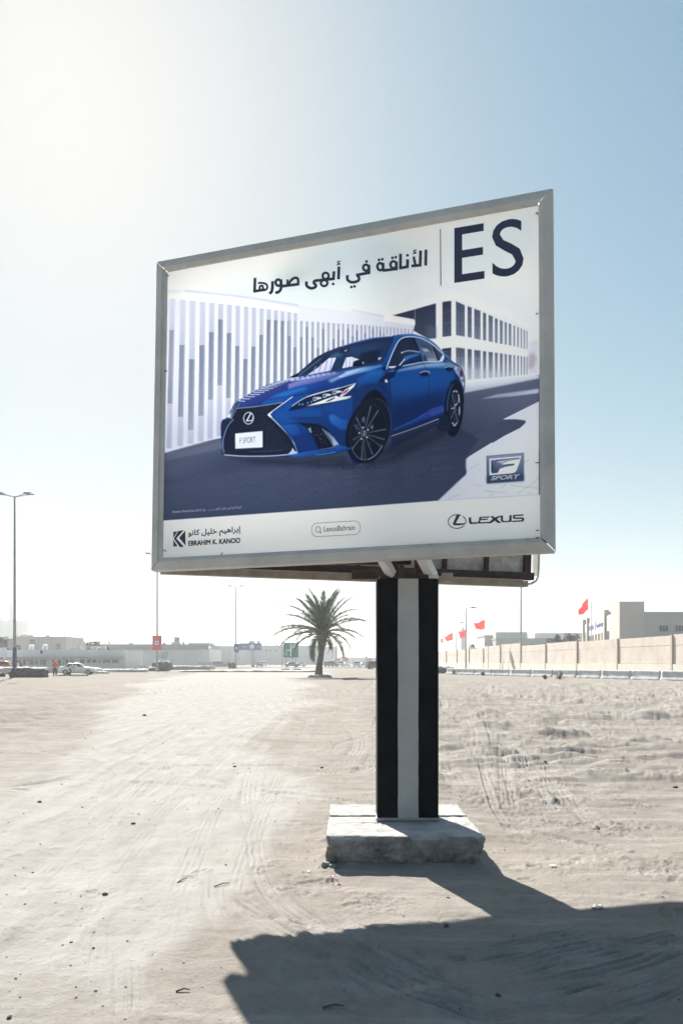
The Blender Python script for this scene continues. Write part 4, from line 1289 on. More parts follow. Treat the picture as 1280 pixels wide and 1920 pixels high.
def vinyl(m, colour, through):
    '''thin banner cloth: part of the light is scattered back, part shines through'''
    n, l = m.node_tree.nodes, m.node_tree.links
    b = n['Principled BSDF']
    b.inputs['Roughness'].default_value = .5
    b.inputs['Specular IOR Level'].default_value = .12
    tb = n.new('ShaderNodeBsdfTranslucent')
    mx = n.new('ShaderNodeMixShader')
    mx.inputs[0].default_value = through
    if isinstance(colour, tuple):
        b.inputs['Base Color'].default_value = colour; tb.inputs['Color'].default_value = colour
    else:
        l.new(colour, b.inputs['Base Color']); l.new(colour, tb.inputs['Color'])
    l.new(b.outputs[0], mx.inputs[1]); l.new(tb.outputs[0], mx.inputs[2])
    l.new(mx.outputs[0], n['Material Output'].inputs['Surface'])

# --- canvas with the printed picture (colour per vertex)
paint_poster()
def build_canvas():
    A0, B0 = px2b(304, 1047)[0], -1.432
    a0, a1, b0, b1 = -1.755, 1.745, -1.432, 1.425
    nu, nv = 760, 620
    A, Bq = np.meshgrid(np.linspace(a0, a1, nu), np.linspace(b0, b1, nv))
    sag = .004*fbm(A*.7, Bq*.7, 3., 2)-.003*np.abs(vnoise(A*5, Bq*.5, 2))*np.clip((np.abs(Bq)-1.2)/.2, 0, 1)
    C = .02+sag
    P = BC[None, None, :]+(np.stack([A, C, Bq], -1)@BM_.T)-FOOT
    px, py = b2px(A.ravel(), Bq.ravel(), .02)
    u = np.clip((px-PX0)*PS-.5, 0, PW*PS-1.001); v = np.clip((py-PY0)*PS-.5, 0, PH*PS-1.001)
    ui, vi = u.astype(int), v.astype(int)
    fu, fv = (u-ui)[:, None], (v-vi)[:, None]
    img = boxblur_rgb(IMG)
    c = (img[vi, ui]*(1-fu)+img[vi, ui+1]*fu)*(1-fv)+(img[vi+1, ui]*(1-fu)+img[vi+1, ui+1]*fu)*fv
    # faint print weave
    c = c*(1+.020*np.sin(px*2.1)[:, None]*np.random.RandomState(2).rand(len(px))[:, None])
    lin = np.where(c <= .04045, c/12.92, ((c+.055)/1.055)**2.4)
    lin = np.clip(lin*POSTER_GAIN, 0, .96)
    V = P.reshape(-1, 3)
    ii = np.arange(nu*nv).reshape(nv, nu)
    F = np.stack([ii[:-1, :-1], ii[:-1, 1:], ii[1:, 1:], ii[1:, :-1]], -1).reshape(-1, 4)
    me = bpy.data.meshes.new('poster')
    me.vertices.add(len(V)); me.vertices.foreach_set('co', V.ravel().astype(np.float32))
    me.loops.add(F.size); me.loops.foreach_set('vertex_index', F.ravel().astype(np.int32))
    me.polygons.add(len(F)); me.polygons.foreach_set('loop_start', (np.arange(len(F))*4).astype(np.int32))
    me.polygons.foreach_set('use_smooth', np.ones(len(F), bool))
    me.update(calc_edges=True)
    at = me.attributes.new('print', 'FLOAT_COLOR', 'POINT')
    at.data.foreach_set('color', np.concatenate([lin, np.ones((len(lin), 1))], 1).ravel().astype(np.float32))
    m = bpy.data.materials.new('printed_vinyl'); m.use_nodes = True
    n, l = m.node_tree.nodes, m.node_tree.links
    q = n.new('ShaderNodeAttribute'); q.attribute_name = 'print'
    vinyl(m, q.outputs['Color'], .55)
    me.materials.append(m)
    o = bpy.data.objects.new('poster', me); COL.objects.link(o); o.parent = BB
    return o
def boxblur_rgb(im):
    return (im+np.roll(im, 1, 0)+np.roll(im, 1, 1)+np.roll(im, (1, 1), (0, 1)))/4
POSTER_GAIN = 1.28
POSTER = build_canvas()

# --- lettering
ink = mat('navy_ink', (.014, .022, .062), .5, var=.05)
inkw = mat('white_ink', (.62, .66, .74), .5, var=.05)
inkg = mat('plate_ink', (.05, .055, .08), .5, var=.05)
FORMS = {'ا': 'FE8D FE8E', 'أ': 'FE83 FE84', 'إ': 'FE87 FE88', 'ب': 'FE8F FE90 FE91 FE92', 'ة': 'FE93 FE94', 'ت': 'FE95 FE96 FE97 FE98', 'خ': 'FEA5 FEA6 FEA7 FEA8', 'ر': 'FEAD FEAE',
         'س': 'FEB1 FEB2 FEB3 FEB4', 'ش': 'FEB5 FEB6 FEB7 FEB8', 'ص': 'FEB9 FEBA FEBB FEBC', 'ع': 'FEC9 FECA FECB FECC', 'ف': 'FED1 FED2 FED3 FED4', 'ق': 'FED5 FED6 FED7 FED8', 'ك': 'FED9 FEDA FEDB FEDC',
         'ل': 'FEDD FEDE FEDF FEE0', 'م': 'FEE1 FEE2 FEE3 FEE4', 'ن': 'FEE5 FEE6 FEE7 FEE8', 'ه': 'FEE9 FEEA FEEB FEEC', 'و': 'FEED FEEE', 'ى': 'FEEF FEF0', 'ي': 'FEF1 FEF2 FEF3 FEF4', '@': 'FEF7 FEF8'}
def arabic(s):
    s = s.replace('لأ', '@')
    out = []
    for w in s.split(' '):
        r = []
        for i, ch in enumerate(w):
            fm = [chr(int(h, 16)) for h in FORMS[ch].split()]
            prev = i > 0 and len(FORMS[w[i-1]].split()) == 4
            nxt = i < len(w)-1 and len(fm) == 4
            r.append(fm[(3 if nxt else 1) if prev else (2 if nxt else 0)] if len(fm) == 4 else fm[1 if prev else 0])
        out.append(''.join(reversed(r)))
    return ' '.join(reversed(out))
def text_geo(body, bold=0.0, sx=1.0):
    cu = bpy.data.curves.new('lettering', 'FONT')
    cu.body = body; cu.offset = bold; cu.resolution_u = 4
    ob = bpy.data.objects.new('lettering', cu); COL.objects.link(ob)
    me = ob.evaluated_get(bpy.context.evaluated_depsgraph_get()).to_mesh()
    v = np.array([q.co[:2] for q in me.vertices]); f = [tuple(p.vertices) for p in me.polygons]
    bpy.data.objects.remove(ob); bpy.data.curves.remove(cu)
    lo, hi = v.min(0), v.max(0)
    return (v-lo)/(hi-lo), f
def print_text(name, body, bl, br, tl, m, bold=0.0, parent=None, c=.0145, skew=0, stamp=0.0):
    """fit the text's bounding box onto the photo points bl, br, tl (on the canvas plane)"""
    v, f = text_geo(body, bold)
    a, b, t = (np.array(px2b(*p)) for p in (bl, br, tl))
    q = a+v[:, :1]*(b-a)+v[:, 1:]*(t-a)+v[:, 1:]*skew*(b-a)
    mb = MB()
    for i, (dx, dy) in enumerate([(0, 0)] if not stamp else [(stamp, stamp), (-stamp, stamp), (stamp, -stamp), (-stamp, -stamp), (0, 0)]):
        mb.add([bw(x+dx, y+dy, c-.0003*i) for x, y in q], f)
    return mb.build(name, m, parent or POSTER, fix=False)
def print_poly(name, frame, polys, m, c=.0145, parent=None):
    mb = MB()
    for P in polys:
        P = tr(frame, P)
        mb.add([bw(*px2b(x, y), c) for x, y in P], [tuple(range(len(P)))])
    return mb.build(name, m, parent or POSTER, fix=False)
def ring_poly(pts, wdt):
    P = np.asarray(pts, float)
    nx = np.roll(P, -1, 0)-np.roll(P, 1, 0)
    nr = np.stack([-nx[:, 1], nx[:, 0]], 1)/np.hypot(nx[:, 0], nx[:, 1])[:, None]
    A, B = P+nr*wdt/2, P-nr*wdt/2
    k = len(P)
    return [np.array([A[i], A[(i+1) % k], B[(i+1) % k], B[i]]) for i in range(k)]

print_text('headline_letter', 'E', (851.3, 531.3), (907.8, 523), (851.3, 428.4), ink, .004)
print_text('headline_letter', 'S', (922, 523.1), (981, 514), (922, 417.3), ink, .004)
print_poly('divider_line', '0', [[(824.6, 430), (826.2, 430), (827, 536), (825.2, 536)]], ink)
# headline words drawn as pen strokes (centre lines, right to left)
FR['h'] = (460, 440, 1280/360)
def ribbon(pts, w, curve=True):
    P = np.asarray(pts, float)
    if curve and len(P) > 2:
        P = smooth(P, False, 6)
    d = np.gradient(P, axis=0)
    n_ = np.stack([-d[:, 1], d[:, 0]], 1)/np.hypot(d[:, 0], d[:, 1])[:, None]*w/2
    A, B = P+n_, P-n_
    return [[A[q], A[q+1], B[q+1], B[q]] for q in range(len(P)-1)]
def dot(x, y, r=9.5):
    return [list(map(tuple, ell(x, y, r, r, 0, 14)))]
def loop(x, y, a, b, w, rot=0):
    return ring_poly(ell(x, y, a, b, rot, 26), w)
SW = 19
HEAD = [
    [ribbon([(1203, 102), (1201, 208)], SW), ribbon([(1167, 108), (1164, 214)], SW), ribbon([(1173, 205), (1106, 211)], SW), ribbon([(1121, 148), (1133, 208)], SW-2),
     ribbon([(1140, 107), (1127, 106), (1121, 113), (1128, 119), (1137, 118)], 8), ribbon([(1116, 130), (1140, 123)], 8),
     dot(1080, 140), ribbon([(1081, 166), (1079, 224)], SW), ribbon([(1088, 215), (1024, 226)], SW), ribbon([(1034, 130), (1033, 226)], SW),
     loop(987, 203, 20, 23, SW-2, -8), ribbon([(1006, 182), (1007, 240)], SW), ribbon([(1014, 230), (915, 242)], SW), dot(980, 157), dot(1002, 153),
     loop(899, 216, 19, 24, SW-2, -8), ribbon([(917, 190), (919, 246)], SW), dot(891, 171), dot(913, 167)],
    [dot(808, 181), loop(804, 222, 19, 20, SW-2, -8), ribbon([(823, 203), (824, 262)], SW), ribbon([(832, 255), (780, 264), (738, 272)], SW),
     ribbon([(742, 272), (755, 285), (757, 303), (738, 316), (707, 319), (685, 307), (679, 290), (682, 272)], SW), dot(707, 351), dot(728, 347)],
    [ribbon([(624, 214), (621, 300)], SW), ribbon([(634, 180), (621, 180), (615, 187), (621, 193), (631, 192)], 8), ribbon([(610, 204), (634, 197)], 8),
     ribbon([(591, 246), (588, 302)], SW), ribbon([(597, 295), (480, 308)], SW), dot(586, 331), loop(536, 277, 20, 21, SW-3, -10), loop(526, 325, 22, 20, SW-3, -10),
     ribbon([(484, 306), (462, 312), (458, 325), (470, 338), (466, 352), (442, 360), (417, 350), (408, 334), (410, 314)], SW)],
    [ribbon([(284, 344), (300, 314), (322, 293), (344, 290), (353, 306), (352, 336)], SW-2), ribbon([(361, 331), (234, 347)], SW), ribbon([(283, 300), (280, 345)], SW-4),
     loop(221, 322, 18, 21, SW-2, -8), ribbon([(238, 300), (240, 345), (234, 372), (218, 386), (200, 388)], SW),
     ribbon([(183, 312), (182, 350), (177, 380), (162, 396)], SW),
     ribbon([(86, 325), (114, 324), (140, 332), (148, 352), (138, 369), (112, 373), (97, 362), (101, 345), (116, 344), (119, 360)], SW-5), ribbon([(132, 368), (54, 381)], SW), ribbon([(66, 290), (63, 386)], SW)]]
for strokes in HEAD:
    mb = MB()
    for q, polys in enumerate(strokes):
        for P in polys:
            mb.add([bw(*px2b(x, y), .0150-.00012*q) for x, y in tr('h', P)], [tuple(range(len(P)))])
    mb.build('headline_word', ink, POSTER, fix=False)
FR['e'] = (310, 930, 1280/380)
print_text('company_name', 'EBRAHIM K. KANOO', *[tuple(tr('e', [p])[0]) for p in ((148, 315), (474, 296), (148, 285))], ink, .0, stamp=.002)
print_text('company_name_arabic', arabic('إبراهيم خليل كانو'), *[tuple(tr('e', [p])[0]) for p in ((148, 268), (477, 244), (148, 217))], ink, .0, stamp=.0016)
print_poly('company_emblem', 'e', [[(53, 227), (80, 223), (53, 268)], [(84, 222), (119, 216), (72, 269), (119, 322), (94, 323), (57, 271)], [(53, 276), (80, 318), (53, 320)], [(128, 219), (130, 313), (89, 265)]], ink)
print_text('small_print', 'Ebrahim Khalil Kanoo B.S.C (c)', *[tuple(tr('e', [p])[0]) for p in ((50, 113), (256, 99), (50, 94))], inkw, .004)
print_text('small_print', arabic('شركة إبراهيم خليل كانو'), *[tuple(tr('e', [p])[0]) for p in ((322, 96), (482, 84), (322, 74))], inkw, .004)
print_text('small_print', arabic('ش م ب'), *[tuple(tr('e', [p])[0]) for p in ((270, 98), (316, 94), (270, 84))], inkw, .004)
# search box
pl = []
for cx_, cy_, t0 in ((1197, 205, -90), (958, 212, 90)):
    for t in range(0, 181, 12):
        w_ = R(t0+t)
        yoff = -4 if cx_ > 1000 else 3
        pl.append((cx_+34*math.cos(w_), cy_+yoff+43*math.sin(w_)))
print_poly('search_box_outline', 'e', ring_poly(pl, 2.6), ink)
print_poly('search_icon', 'e', ring_poly(ell(965, 212, 15, 18, 0, 28), 3.4)+[[(972, 226), (976, 223), (988, 233), (984, 237)]], ink)
print_text('search_text', 'LexusBahrain', *[tuple(tr('e', [p])[0]) for p in ((1002, 226), (1197, 215), (1002, 194))], ink, .006)
# brand mark at the lower right
rg = ell(233, 948, 106, 82, -3, 60)
keep = [i for i in range(60) if not (-64 < ((i*6+180) % 360-180) < -52 or 22 < ((i*6+180) % 360-180) < 34)]
print_poly('brand_emblem', '7', [q for i, q in enumerate(ring_poly(rg, 11)) if i in keep]+[[(228, 870), (273, 868), (214, 975), (183, 984), (183, 972)], [(183, 970), (336, 968), (322, 986), (250, 994), (190, 992)]], ink)
LX = [[(373, 900), (402, 898), (404, 945), (414, 958), (490, 955), (490, 973), (400, 980), (382, 971), (375, 950)],
      [(505, 893), (628, 885), (612, 901), (530, 905), (518, 917), (606, 912), (598, 928), (515, 933), (509, 945), (515, 956), (630, 950), (622, 967), (500, 973), (485, 962), (487, 940), (500, 930), (492, 918)],
      [(626, 885), (665, 883), (766, 964), (722, 967)], [(742, 878), (772, 876), (706, 921), (680, 902)], [(672, 908), (700, 930), (640, 968), (600, 970)],
      [(755, 877), (783, 875), (783, 930), (795, 941), (850, 939), (859, 930), (859, 872), (887, 870), (887, 951), (870, 953), (780, 958), (762, 948), (757, 930)],
      [(915, 868), (1031, 862), (1028, 878), (930, 884), (924, 892), (932, 900), (1015, 897), (1035, 906), (1036, 936), (1020, 948), (892, 955), (894, 938), (1005, 933), (1011, 924), (1004, 916), (918, 918), (900, 905), (902, 880)]]
print_poly('brand_letters', '7', LX, ink)
print_text('badge_letters', 'SPORT', *[tuple(tr('7', [p])[0]) for p in ((634, 456), (962, 436), (640, 404))], inkw, .03, c=.0135, skew=.05)
print_text('plate_letters', 'F SPORT', *[tuple(tr('2', [p])[0]) for p in ((246, 699), (392, 688), (246, 646))], inkg, -.004)
# cable ties at the canvas edge
tie = mat('black_tie', (.01, .01, .012), .5)
for (x, y, dx, dy) in [(311.5, 517, 3, 0), (308.5, 696, 3, 0), (306, 1031, 3, 2), (416, 1041.5, 0, -3), (803, 1021.5, 3, 0), (991, 1011, -3, 0), (1008, 402, -3, -2), (1008, 588, -3, 1), (1009, 868, -4, 0), (1009.5, 994.5, -4, 1), (1008.5, 1007, -4, 3)]:
    p, q = px2b(x, y, -.0), px2b(x+dx*1.4, y+dy*1.4-1, -.0)
    MB().tube([bw(p[0], p[1], .004), bw((p[0]+q[0])/2, (p[1]+q[1])/2, -.012), bw(q[0], q[1], .012)], .0045, 5).build('cable_tie', tie, BB)

# --- rear face of the V: seen from inside, under the front face
RL, RR = np.array([-1.83, 7.62, 2.60]), np.array([2.26, 8.50, 2.55])
RW = float(np.linalg.norm(RR-RL)); RH = 3.0
RYAW = math.atan2(RR[1]-RL[1], RR[0]-RL[0])
RM = rot3(RYAW, .03, math.asin((RL[2]-RR[2])/RW))
RC = (RL+RR)/2+np.array([0, 0, RH/2])
def rw(a, b, c=0.0):
    return tuple(RC+RM@np.array([a, c, b])-FOOT)
stripm = mat('opaque_strip_sheet', (.45, .43, .40), .85, var=.2, scale=12, bump=.5, bscale=90, dirt=.35)  # opaque strip added so the visible foot of the rear vinyl stays dim
rearv = bpy.data.materials.new('rear_vinyl'); rearv.use_nodes = True
vinyl(rearv, (.96, .95, .95, 1), .75)
bays = np.linspace(-RW/2+.10, RW/2-.12, 9)
for i in range(8):
    a0, a1 = bays[i]+.012, bays[i+1]-.012
    mb = MB().add([rw(a0, -RH/2+.62, .05), rw(a1, -RH/2+.62, .05), rw(a1, RH/2-.1, .05), rw(a0, RH/2-.1, .05)], [(0, 1, 2, 3)])
    kp = MB().add([rw(a0, -RH/2+.1, .045), rw(a1, -RH/2+.1, .045), rw(a1, -RH/2+.615, .045), rw(a0, -RH/2+.615, .045)], [(0, 1, 2, 3)]).build('added_opaque_strip', stripm, BB)
    so = kp.modifiers.new('thickness', 'SOLIDIFY'); so.thickness = .004; so.offset = 1
    mb.build('rear_panel', rearv, BB)
for i in range(9):
    bbar((bays[i], -RH/2+.12, .02), (bays[i], RH/2-.12, .02), .045 if 0 < i < 8 else .08, .05, rust, 'steel_upright', rw)
for b_, w_ in ((-RH/2+.115, .085), (RH/2-.115, .07)):
    bbar((-RW/2+.05, b_, .0), (RW/2-.05, b_, .0), w_, .06, rust, 'steel_beam', rw)
# weathered rail round the rear face with one rounded lower corner
for p0, p1 in (((-RW/2, -RH/2+.03, .04), (RW/2-.12, -RH/2+.03, .04)), ((-RW/2, RH/2-.03, .04), (RW/2, RH/2-.03, .04)), ((-RW/2+.03, -RH/2+.065, .04), (-RW/2+.03, RH/2-.065, .04))):
    bbar(p0, p1, .065, .13, weather, 'rear_rail', rw)
bbar((-RW/2, -RH/2+.068, -.035), (RW/2-.2, -RH/2+.068, -.035), .016, .05, weather, 'rear_rail_lip', rw)
crv = [(RW/2-.13, -RH/2+.03), (RW/2-.08, -RH/2+.034), (RW/2-.03, -RH/2+.065), (RW/2-.005, -RH/2+.12), (RW/2, -RH/2+.2), (RW/2, RH/2-.02)]
mb = MB()
vs_, fs_ = [], []
for i, (a, b) in enumerate(crv):
    t = np.array(crv[min(i+1, 5)])-np.array(crv[max(i-1, 0)]); t /= np.linalg.norm(t); nrm_ = np.array([-t[1], t[0]])
    for e, g in ((-.012, -.03), (.012, -.03), (.012, .1), (-.012, .1)):
        vs_.append(rw(a+nrm_[0]*e, b+nrm_[1]*e, g))
for i in range(5):
    for k in range(4):
        fs_.append((i*4+k, i*4+(k+1) % 4, i*4+4+(k+1) % 4, i*4+4+k))
mb.add(vs_, fs_+[(0, 1, 2, 3), (23, 22, 21, 20)]).build('rear_edge_strip', galv, BB)
# sheet lid added out of sight to keep direct sun off the poster's back
lid = MB().add([bw(-BW/2+.01, BH/2-.035, .09), bw(BW/2-.01, BH/2-.035, .09), rw(RW/2, RH/2+.03, .06), rw(-RW/2, RH/2+.03, .06)], [(0, 1, 2), (0, 2, 3)])
lo = lid.build('sun_block_lid', mat('lid_sheet', (.7, .7, .69), .6, var=.05), BB); so = lo.modifiers.new('thickness', 'SOLIDIFY'); so.thickness = .004
# --- steel head between the two faces
cx0, cy0 = PX-FOOT[0], 6.78+PD_/2-FOOT[1]
for dx in (-.13, .13):
    MB().rbox((cx0+dx, cy0+.02, 3.9), (.10, .14, 3.0), .01).build('mast_channel', rust, BB)
MB().rbox((cx0, cy0+.02, 2.475), (.50, .27, .045), .006).build('head_plate', rust, BB)
MB().rbox((cx0, cy0+.02, 2.70), (.17, .12, .05), .006).build('mast_cleat', rust, BB)
for bz in (2.66, 3.9, 5.2):
    MB().rbox((cx0-.55, cy0+.10, bz), (1.2, .07, .10), .008).build('cross_beam', rust, BB)
    MB().rbox((cx0+.62, cy0+.22, max(bz, 3.3)), (1.1, .07, .10), .008).build('cross_beam', rust, BB)
# front struts: pale angle irons from the pillar head to the front face
def angle_iron(p0, p1, w, name='angle_strut'):
    A, B = np.array(p0, float), np.array(p1, float)
    t = (B-A)/np.linalg.norm(B-A)
    s = np.cross(t, [0, 0, 1.]); s /= np.linalg.norm(s); u = np.cross(s, t)
    prof = [(0, 0), (w, 0), (w, .008), (.008, .008), (.008, w), (0, w)]
    MB().prism(prof, lambda a, b: A+s*a+u*b, lambda a, b: B+s*a+u*b).build(name, whitem, BB)
def at_l(px, py, Y):
    return np.array([X_at(px, Y), Y, Z_at(py, Y)])-FOOT
angle_iron(at_l(737, 1082, 6.80), at_l(716, 1044, 6.66), .075)
angle_iron(at_l(817, 1088, 6.86), at_l(792, 1040, 6.58), .085)
MB().rbox(tuple(at_l(812, 1082, 6.84)), (.09, .05, .035), .004).build('strut_foot', whitem, BB)
MB().rbox(tuple(at_l(838, 1083, 8.1)), (.12, .06, .1), .006).build('splice_plate', weather, BB)
MB().rbox(tuple(at_l(690, 1078, 7.72)), (.34, .06, .09), .006).build('splice_plate', rust, BB)
# ------------------------------------------------------------------ palm
def frond_mesh(L, droop, seed, side_curl=0.0, wide=1.0):
    rs = random.Random(seed)
    mb = MB()
    n = 22
    pts = []
    ang = 0.0; x = z = 0.0
    for i in range(n+1):
        t = i/n
        pts.append((x, side_curl*t*t*L, z))
        a = -droop*t**1.6
        x += math.cos(a)*L/n; z += math.sin(a)*L/n
    mb.tube(pts, [.045*(1-.85*i/n)+.006 for i in range(n+1)], 5, 1)
    for i in range(3, n*4+1):
        t = i/(n*4)
        k = min(int(t*n), n-1); f = t*n-k
        p = Vector(pts[k]).lerp(Vector(pts[k+1]), f)
        d = (Vector(pts[k+1])-Vector(pts[k])).normalized()
        up = Vector((-d.z, 0, d.x))
        ln = wide*(.20+.52*math.sin(math.pi*min(1, t*1.02)**.75)**.8)*rs.uniform(.9, 1.3)
        if t > .93: ln *= .7
        for s in (-1, 1):
            if rs.random() < .06:
                continue
            fw = .62+.5*t+rs.uniform(-.12, .12)
            lift = rs.uniform(.1, .65)
            dr = (d*fw+Vector((0, s*.8, 0))+up*lift).normalized()
            tip = p+dr*ln+Vector((0, 0, -.10*ln-.05*rs.random()))
            mid = p+dr*ln*.5+Vector((0, 0, .015))
            wv = d.cross(dr).normalized().cross(dr).normalized()*.020
            wv = Vector((d.x, 0, d.z))*.036
            mb.add([p-wv, p+wv, mid+wv*.9, tip, mid-wv*.9], [(0, 1, 2, 4), (4, 2, 3)], 0)
    return mb

def build_palm():
    Yp = 79.0
    bx = X_at(597, Yp)
    leafm = mat('palm_leaf', (.062, .105, .034), .6, var=.35, scale=1.3, spec=.4)
    ribm = mat('palm_rib', (.16, .15, .07), .6, var=.2)
    bark = mat('palm_bark', (.13, .105, .085), .95, var=.35, scale=5, bump=.8, bscale=14)
    dead = mat('palm_boot', (.20, .155, .11), .95, var=.35, scale=7, bump=.5)
    T = thing('date_palm', 'single date palm on a small sand mound beside the green road sign', 'palm tree', (bx, Yp, 0))
    # trunk: rings of old leaf bases
    mb = MB()
    axis = [(-.0, 0), (.02, .3), (.06, 1.0), (.16, 1.8), (.30, 2.6), (.36, 3.2), (.40, 4.0), (.42, 4.9)]
    zs = np.linspace(0, 4.9, 60)
    n = 22
    vs, fs = [], []
    for i, z in enumerate(zs):
        cx = np.interp(z, [a[1] for a in axis], [a[0] for a in axis])
        r = np.interp(z, [0, .4, 1.0, 1.8, 2.8, 3.3, 3.7, 4.4, 4.9], [.48, .38, .33, .29, .25, .26, .40, .46, .34])
        for k in range(n):
            w = 2*math.pi*k/n
            scal = .05*((i*.5+k*.5) % 1.0)+.03*((i % 3)/2)+.03*float(vnoise(k*.9, z*4, 3))
            vs.append((cx+(r+scal)*math.cos(w), (r+scal)*math.sin(w), z))
    for i in range(len(zs)-1):
        for k in range(n):
            fs.append((i*n+k, i*n+(k+1) % n, (i+1)*n+(k+1) % n, (i+1)*n+k))
    mb.add(vs, fs)
    mb.build('trunk', bark, T)
    # cut leaf bases round the head
    rs = random.Random(4)
    for k in range(46):
        w = k*2.39996; z = 3.45+1.35*k/46
        r = .40
        p = Vector((.40+r*math.cos(w), r*math.sin(w), z))
        d = Vector((math.cos(w), math.sin(w), 1.1)).normalized()
        L = rs.uniform(.25, .5)
        MB().tube([p-d*.1, p+d*L*.5, p+d*L], [.075, .06, .03], 5).build('leaf_base', dead, T)
    kinds = [frond_mesh(4.7, .45, 1), frond_mesh(5.0, .75, 2, .05), frond_mesh(4.9, 1.0, 3, -.06), frond_mesh(4.4, 1.35, 4, .04), frond_mesh(3.9, .25, 5)]
    meshes = []
    for q in kinds:
        o = q.build('frond', [leafm, ribm], T, fix=False)
        meshes.append(o.data); bpy.data.objects.remove(o)
    spec = []
    N = 42
    for k in range(N):
        t = k/(N-1)
        az = k*2.39996+rs.uniform(-.3, .3)
        el = 86-t**1.05*100+rs.uniform(-9, 9)
        kind = 4 if t < .1 else 0 if t < .36 else 1 if t < .62 else 2 if t < .86 else 3
        spec.append((az, el, kind, rs.uniform(.88, 1.08)))
    for az, el, kind, sc in spec:
        o = bpy.data.objects.new('frond', meshes[kind]); COL.objects.link(o); o.parent = T
        hr = .22
        o.location = (.42+hr*math.cos(az)*math.cos(R(el)), hr*math.sin(az)*math.cos(R(el)), 4.75+.25*math.sin(R(el)))
        o.rotation_euler = (rs.uniform(-.5, .5), -R(el), az)
        o.scale = (sc, sc, sc)
    for k in range(4):
        o = bpy.data.objects.new('dead_frond', meshes[3].copy()); COL.objects.link(o); o.parent = T
        o.data.materials[0] = mat('dead_leaf', (.17, .13, .08), .9, var=.3); az = k*1.6+.4
        o.location = (.42+.3*math.cos(az), .3*math.sin(az), 4.2); o.rotation_euler = (rs.uniform(-.4, .4), R(62+rs.uniform(-12, 16)), az); o.scale = (.42+.12*rs.random(),)*3
    # mound at its foot
    bm = rough_box((2.6, 2.4, .7), (16, 16, 6), .14, seed=9, freq=1.2, round_=.36)
    mo = bm_obj('soil_mound', bm, mat('mound_soil', (.33, .29, .245), .95, var=.18, scale=2, bump=.6), T, loc=(.15, -.1, -.42))
    return T
build_palm()
# ------------------------------------------------------------------ street lamps
lampm = mat('lamp_steel', (.30, .31, .29), .5, metal=.4, var=.1, scale=2)
lamph = mat('lamp_head', (.22, .23, .2), .5, metal=.2, var=.1)
def tall_lamp(label):
    T = thing('street_lamp', label, 'street lamp', group='tall street lamps along the highway')
    MB().tube([(0, 0, 0), (0, 0, 6), (0, 0, 19.6)], [.19, .15, .085], 12).build('pole', lampm, T, smooth=True)
    MB().tube([(0, 0, 0), (0, 0, .5), (0, 0, .55)], [.3, .3, .2], 10).build('base_sleeve', lampm, T)
    for az in (12, -14, 168, 194):
        c, s = math.cos(R(az)), math.sin(R(az))
        arm = MB().tube([(0, 0, 19.5), (.35*c, .35*s, 19.6), (.9*c, .9*s, 19.72), (1.3*c, 1.3*s, 19.85)], [.05, .045, .04, .035], 6).build('arm', lampm, T, smooth=True)
        hd = MB()
        hd.box((0, 0, 0), (.85, .30, .10), top=(.8, .6))
        hd.box((-.28, 0, -.02), (.34, .34, .16), top=(.8, .7))
        hd.xf(lambda p: (p[0]*c-p[1]*s+1.6*c, p[0]*s+p[1]*c+1.6*s, p[2]+19.9)).build('lamp_head', lamph, arm)
    return T
TL = [(28, 81, 'nearest tall street lamp, at the far left edge behind the dark debris'), (295, 126, 'tall street lamp with the red banner, rising behind the billboard corner'),
      (442, 180, 'tall street lamp with the blue pennant banner beside the blue sign'), (529, 235, 'thin tall street lamp just left of the green road sign'),
      (630, 288, 'tall street lamp seen right beside the palm trunk'), (661, 340, 'far tall street lamp under the palm fronds, third from the striped pillar'),
      (687, 388, 'far tall street lamp, second from the striped pillar'), (701, 502, 'farthest tall street lamp, right next to the striped pillar'),
      (976, 127, 'tall street lamp behind the beige wall, its top hidden by the billboard')]
l0 = tall_lamp(TL[0][2])
l0.location = (X_at(28, 81), 81, 0)
for px, Yd, lb in TL[1:]:
    dup(l0, (X_at(px, Yd), Yd, 0), R(8 if px < 900 else 80), lb)

# banners tied to lamp posts
def banner(label, px, Yd, x0, x1, y0, y1, col, colp, pennant=False):
    T = thing('banner', label, 'banner', (X_at(px, Yd), Yd-.26, 0), group='banners on lamp posts')
    w0, w1 = X_at(x0, Yd)-X_at(px, Yd), X_at(x1, Yd)-X_at(px, Yd)
    z1, z0 = Z_at(y0, Yd), Z_at(y1, Yd)
    mb = MB()
    n = 8
    pts = []
    for i in range(n+1):
        t = i/n
        for e in (0, .5, 1):
            x = w0+(w1-w0)*e
            z = z1+(z0-z1)*t
            if pennant and t > .8:
                x = w0+(w1-w0)*(.5+(e-.5)*(1-(t-.8)*3.5))
            pts.append((x, .05*math.sin(t*4+e*2), z))
    mb.add(pts, [(i*3+j, i*3+j+1, i*3+j+4, i*3+j+3) for i in range(n) for j in range(2)])
    cl = mb.build('cloth', mat('banner_'+colp, col, .8, var=.08, scale=2), T)
    so = cl.modifiers.new('thickness', 'SOLIDIFY'); so.thickness = .01
    s = (w1-w0)*.2; cz = z0+(z1-z0)*.5
    MB().box(((w0+w1)/2, -.08, cz), (2*s, .02, 2*s*1.1)).build('printed_square', mat('banner_white', (.7, .72, .74), .8), T)
    MB().box(((w0+w1)/2, -.095, cz), (.8*s, .02, .8*s)).build('printed_mark', mat('banner_mark', (.1, .12, .22), .8), T)
    for z in (z0+(z1-z0)*.02, z1):
        MB().tube([(w0-.05, 0, z), (w1+.05, 0, z)], .025, 6).build('banner_rod', lampm, T)
banner('red banner with a white square on the lamp post by the billboard corner', 295, 126, 286.5, 304, 1192, 1219, (.62, .10, .09), 'red')
banner('dark blue pennant banner with a white square on the lamp post', 442, 180, 439, 448.5, 1207, 1224, (.045, .06, .17), 'navy', True)
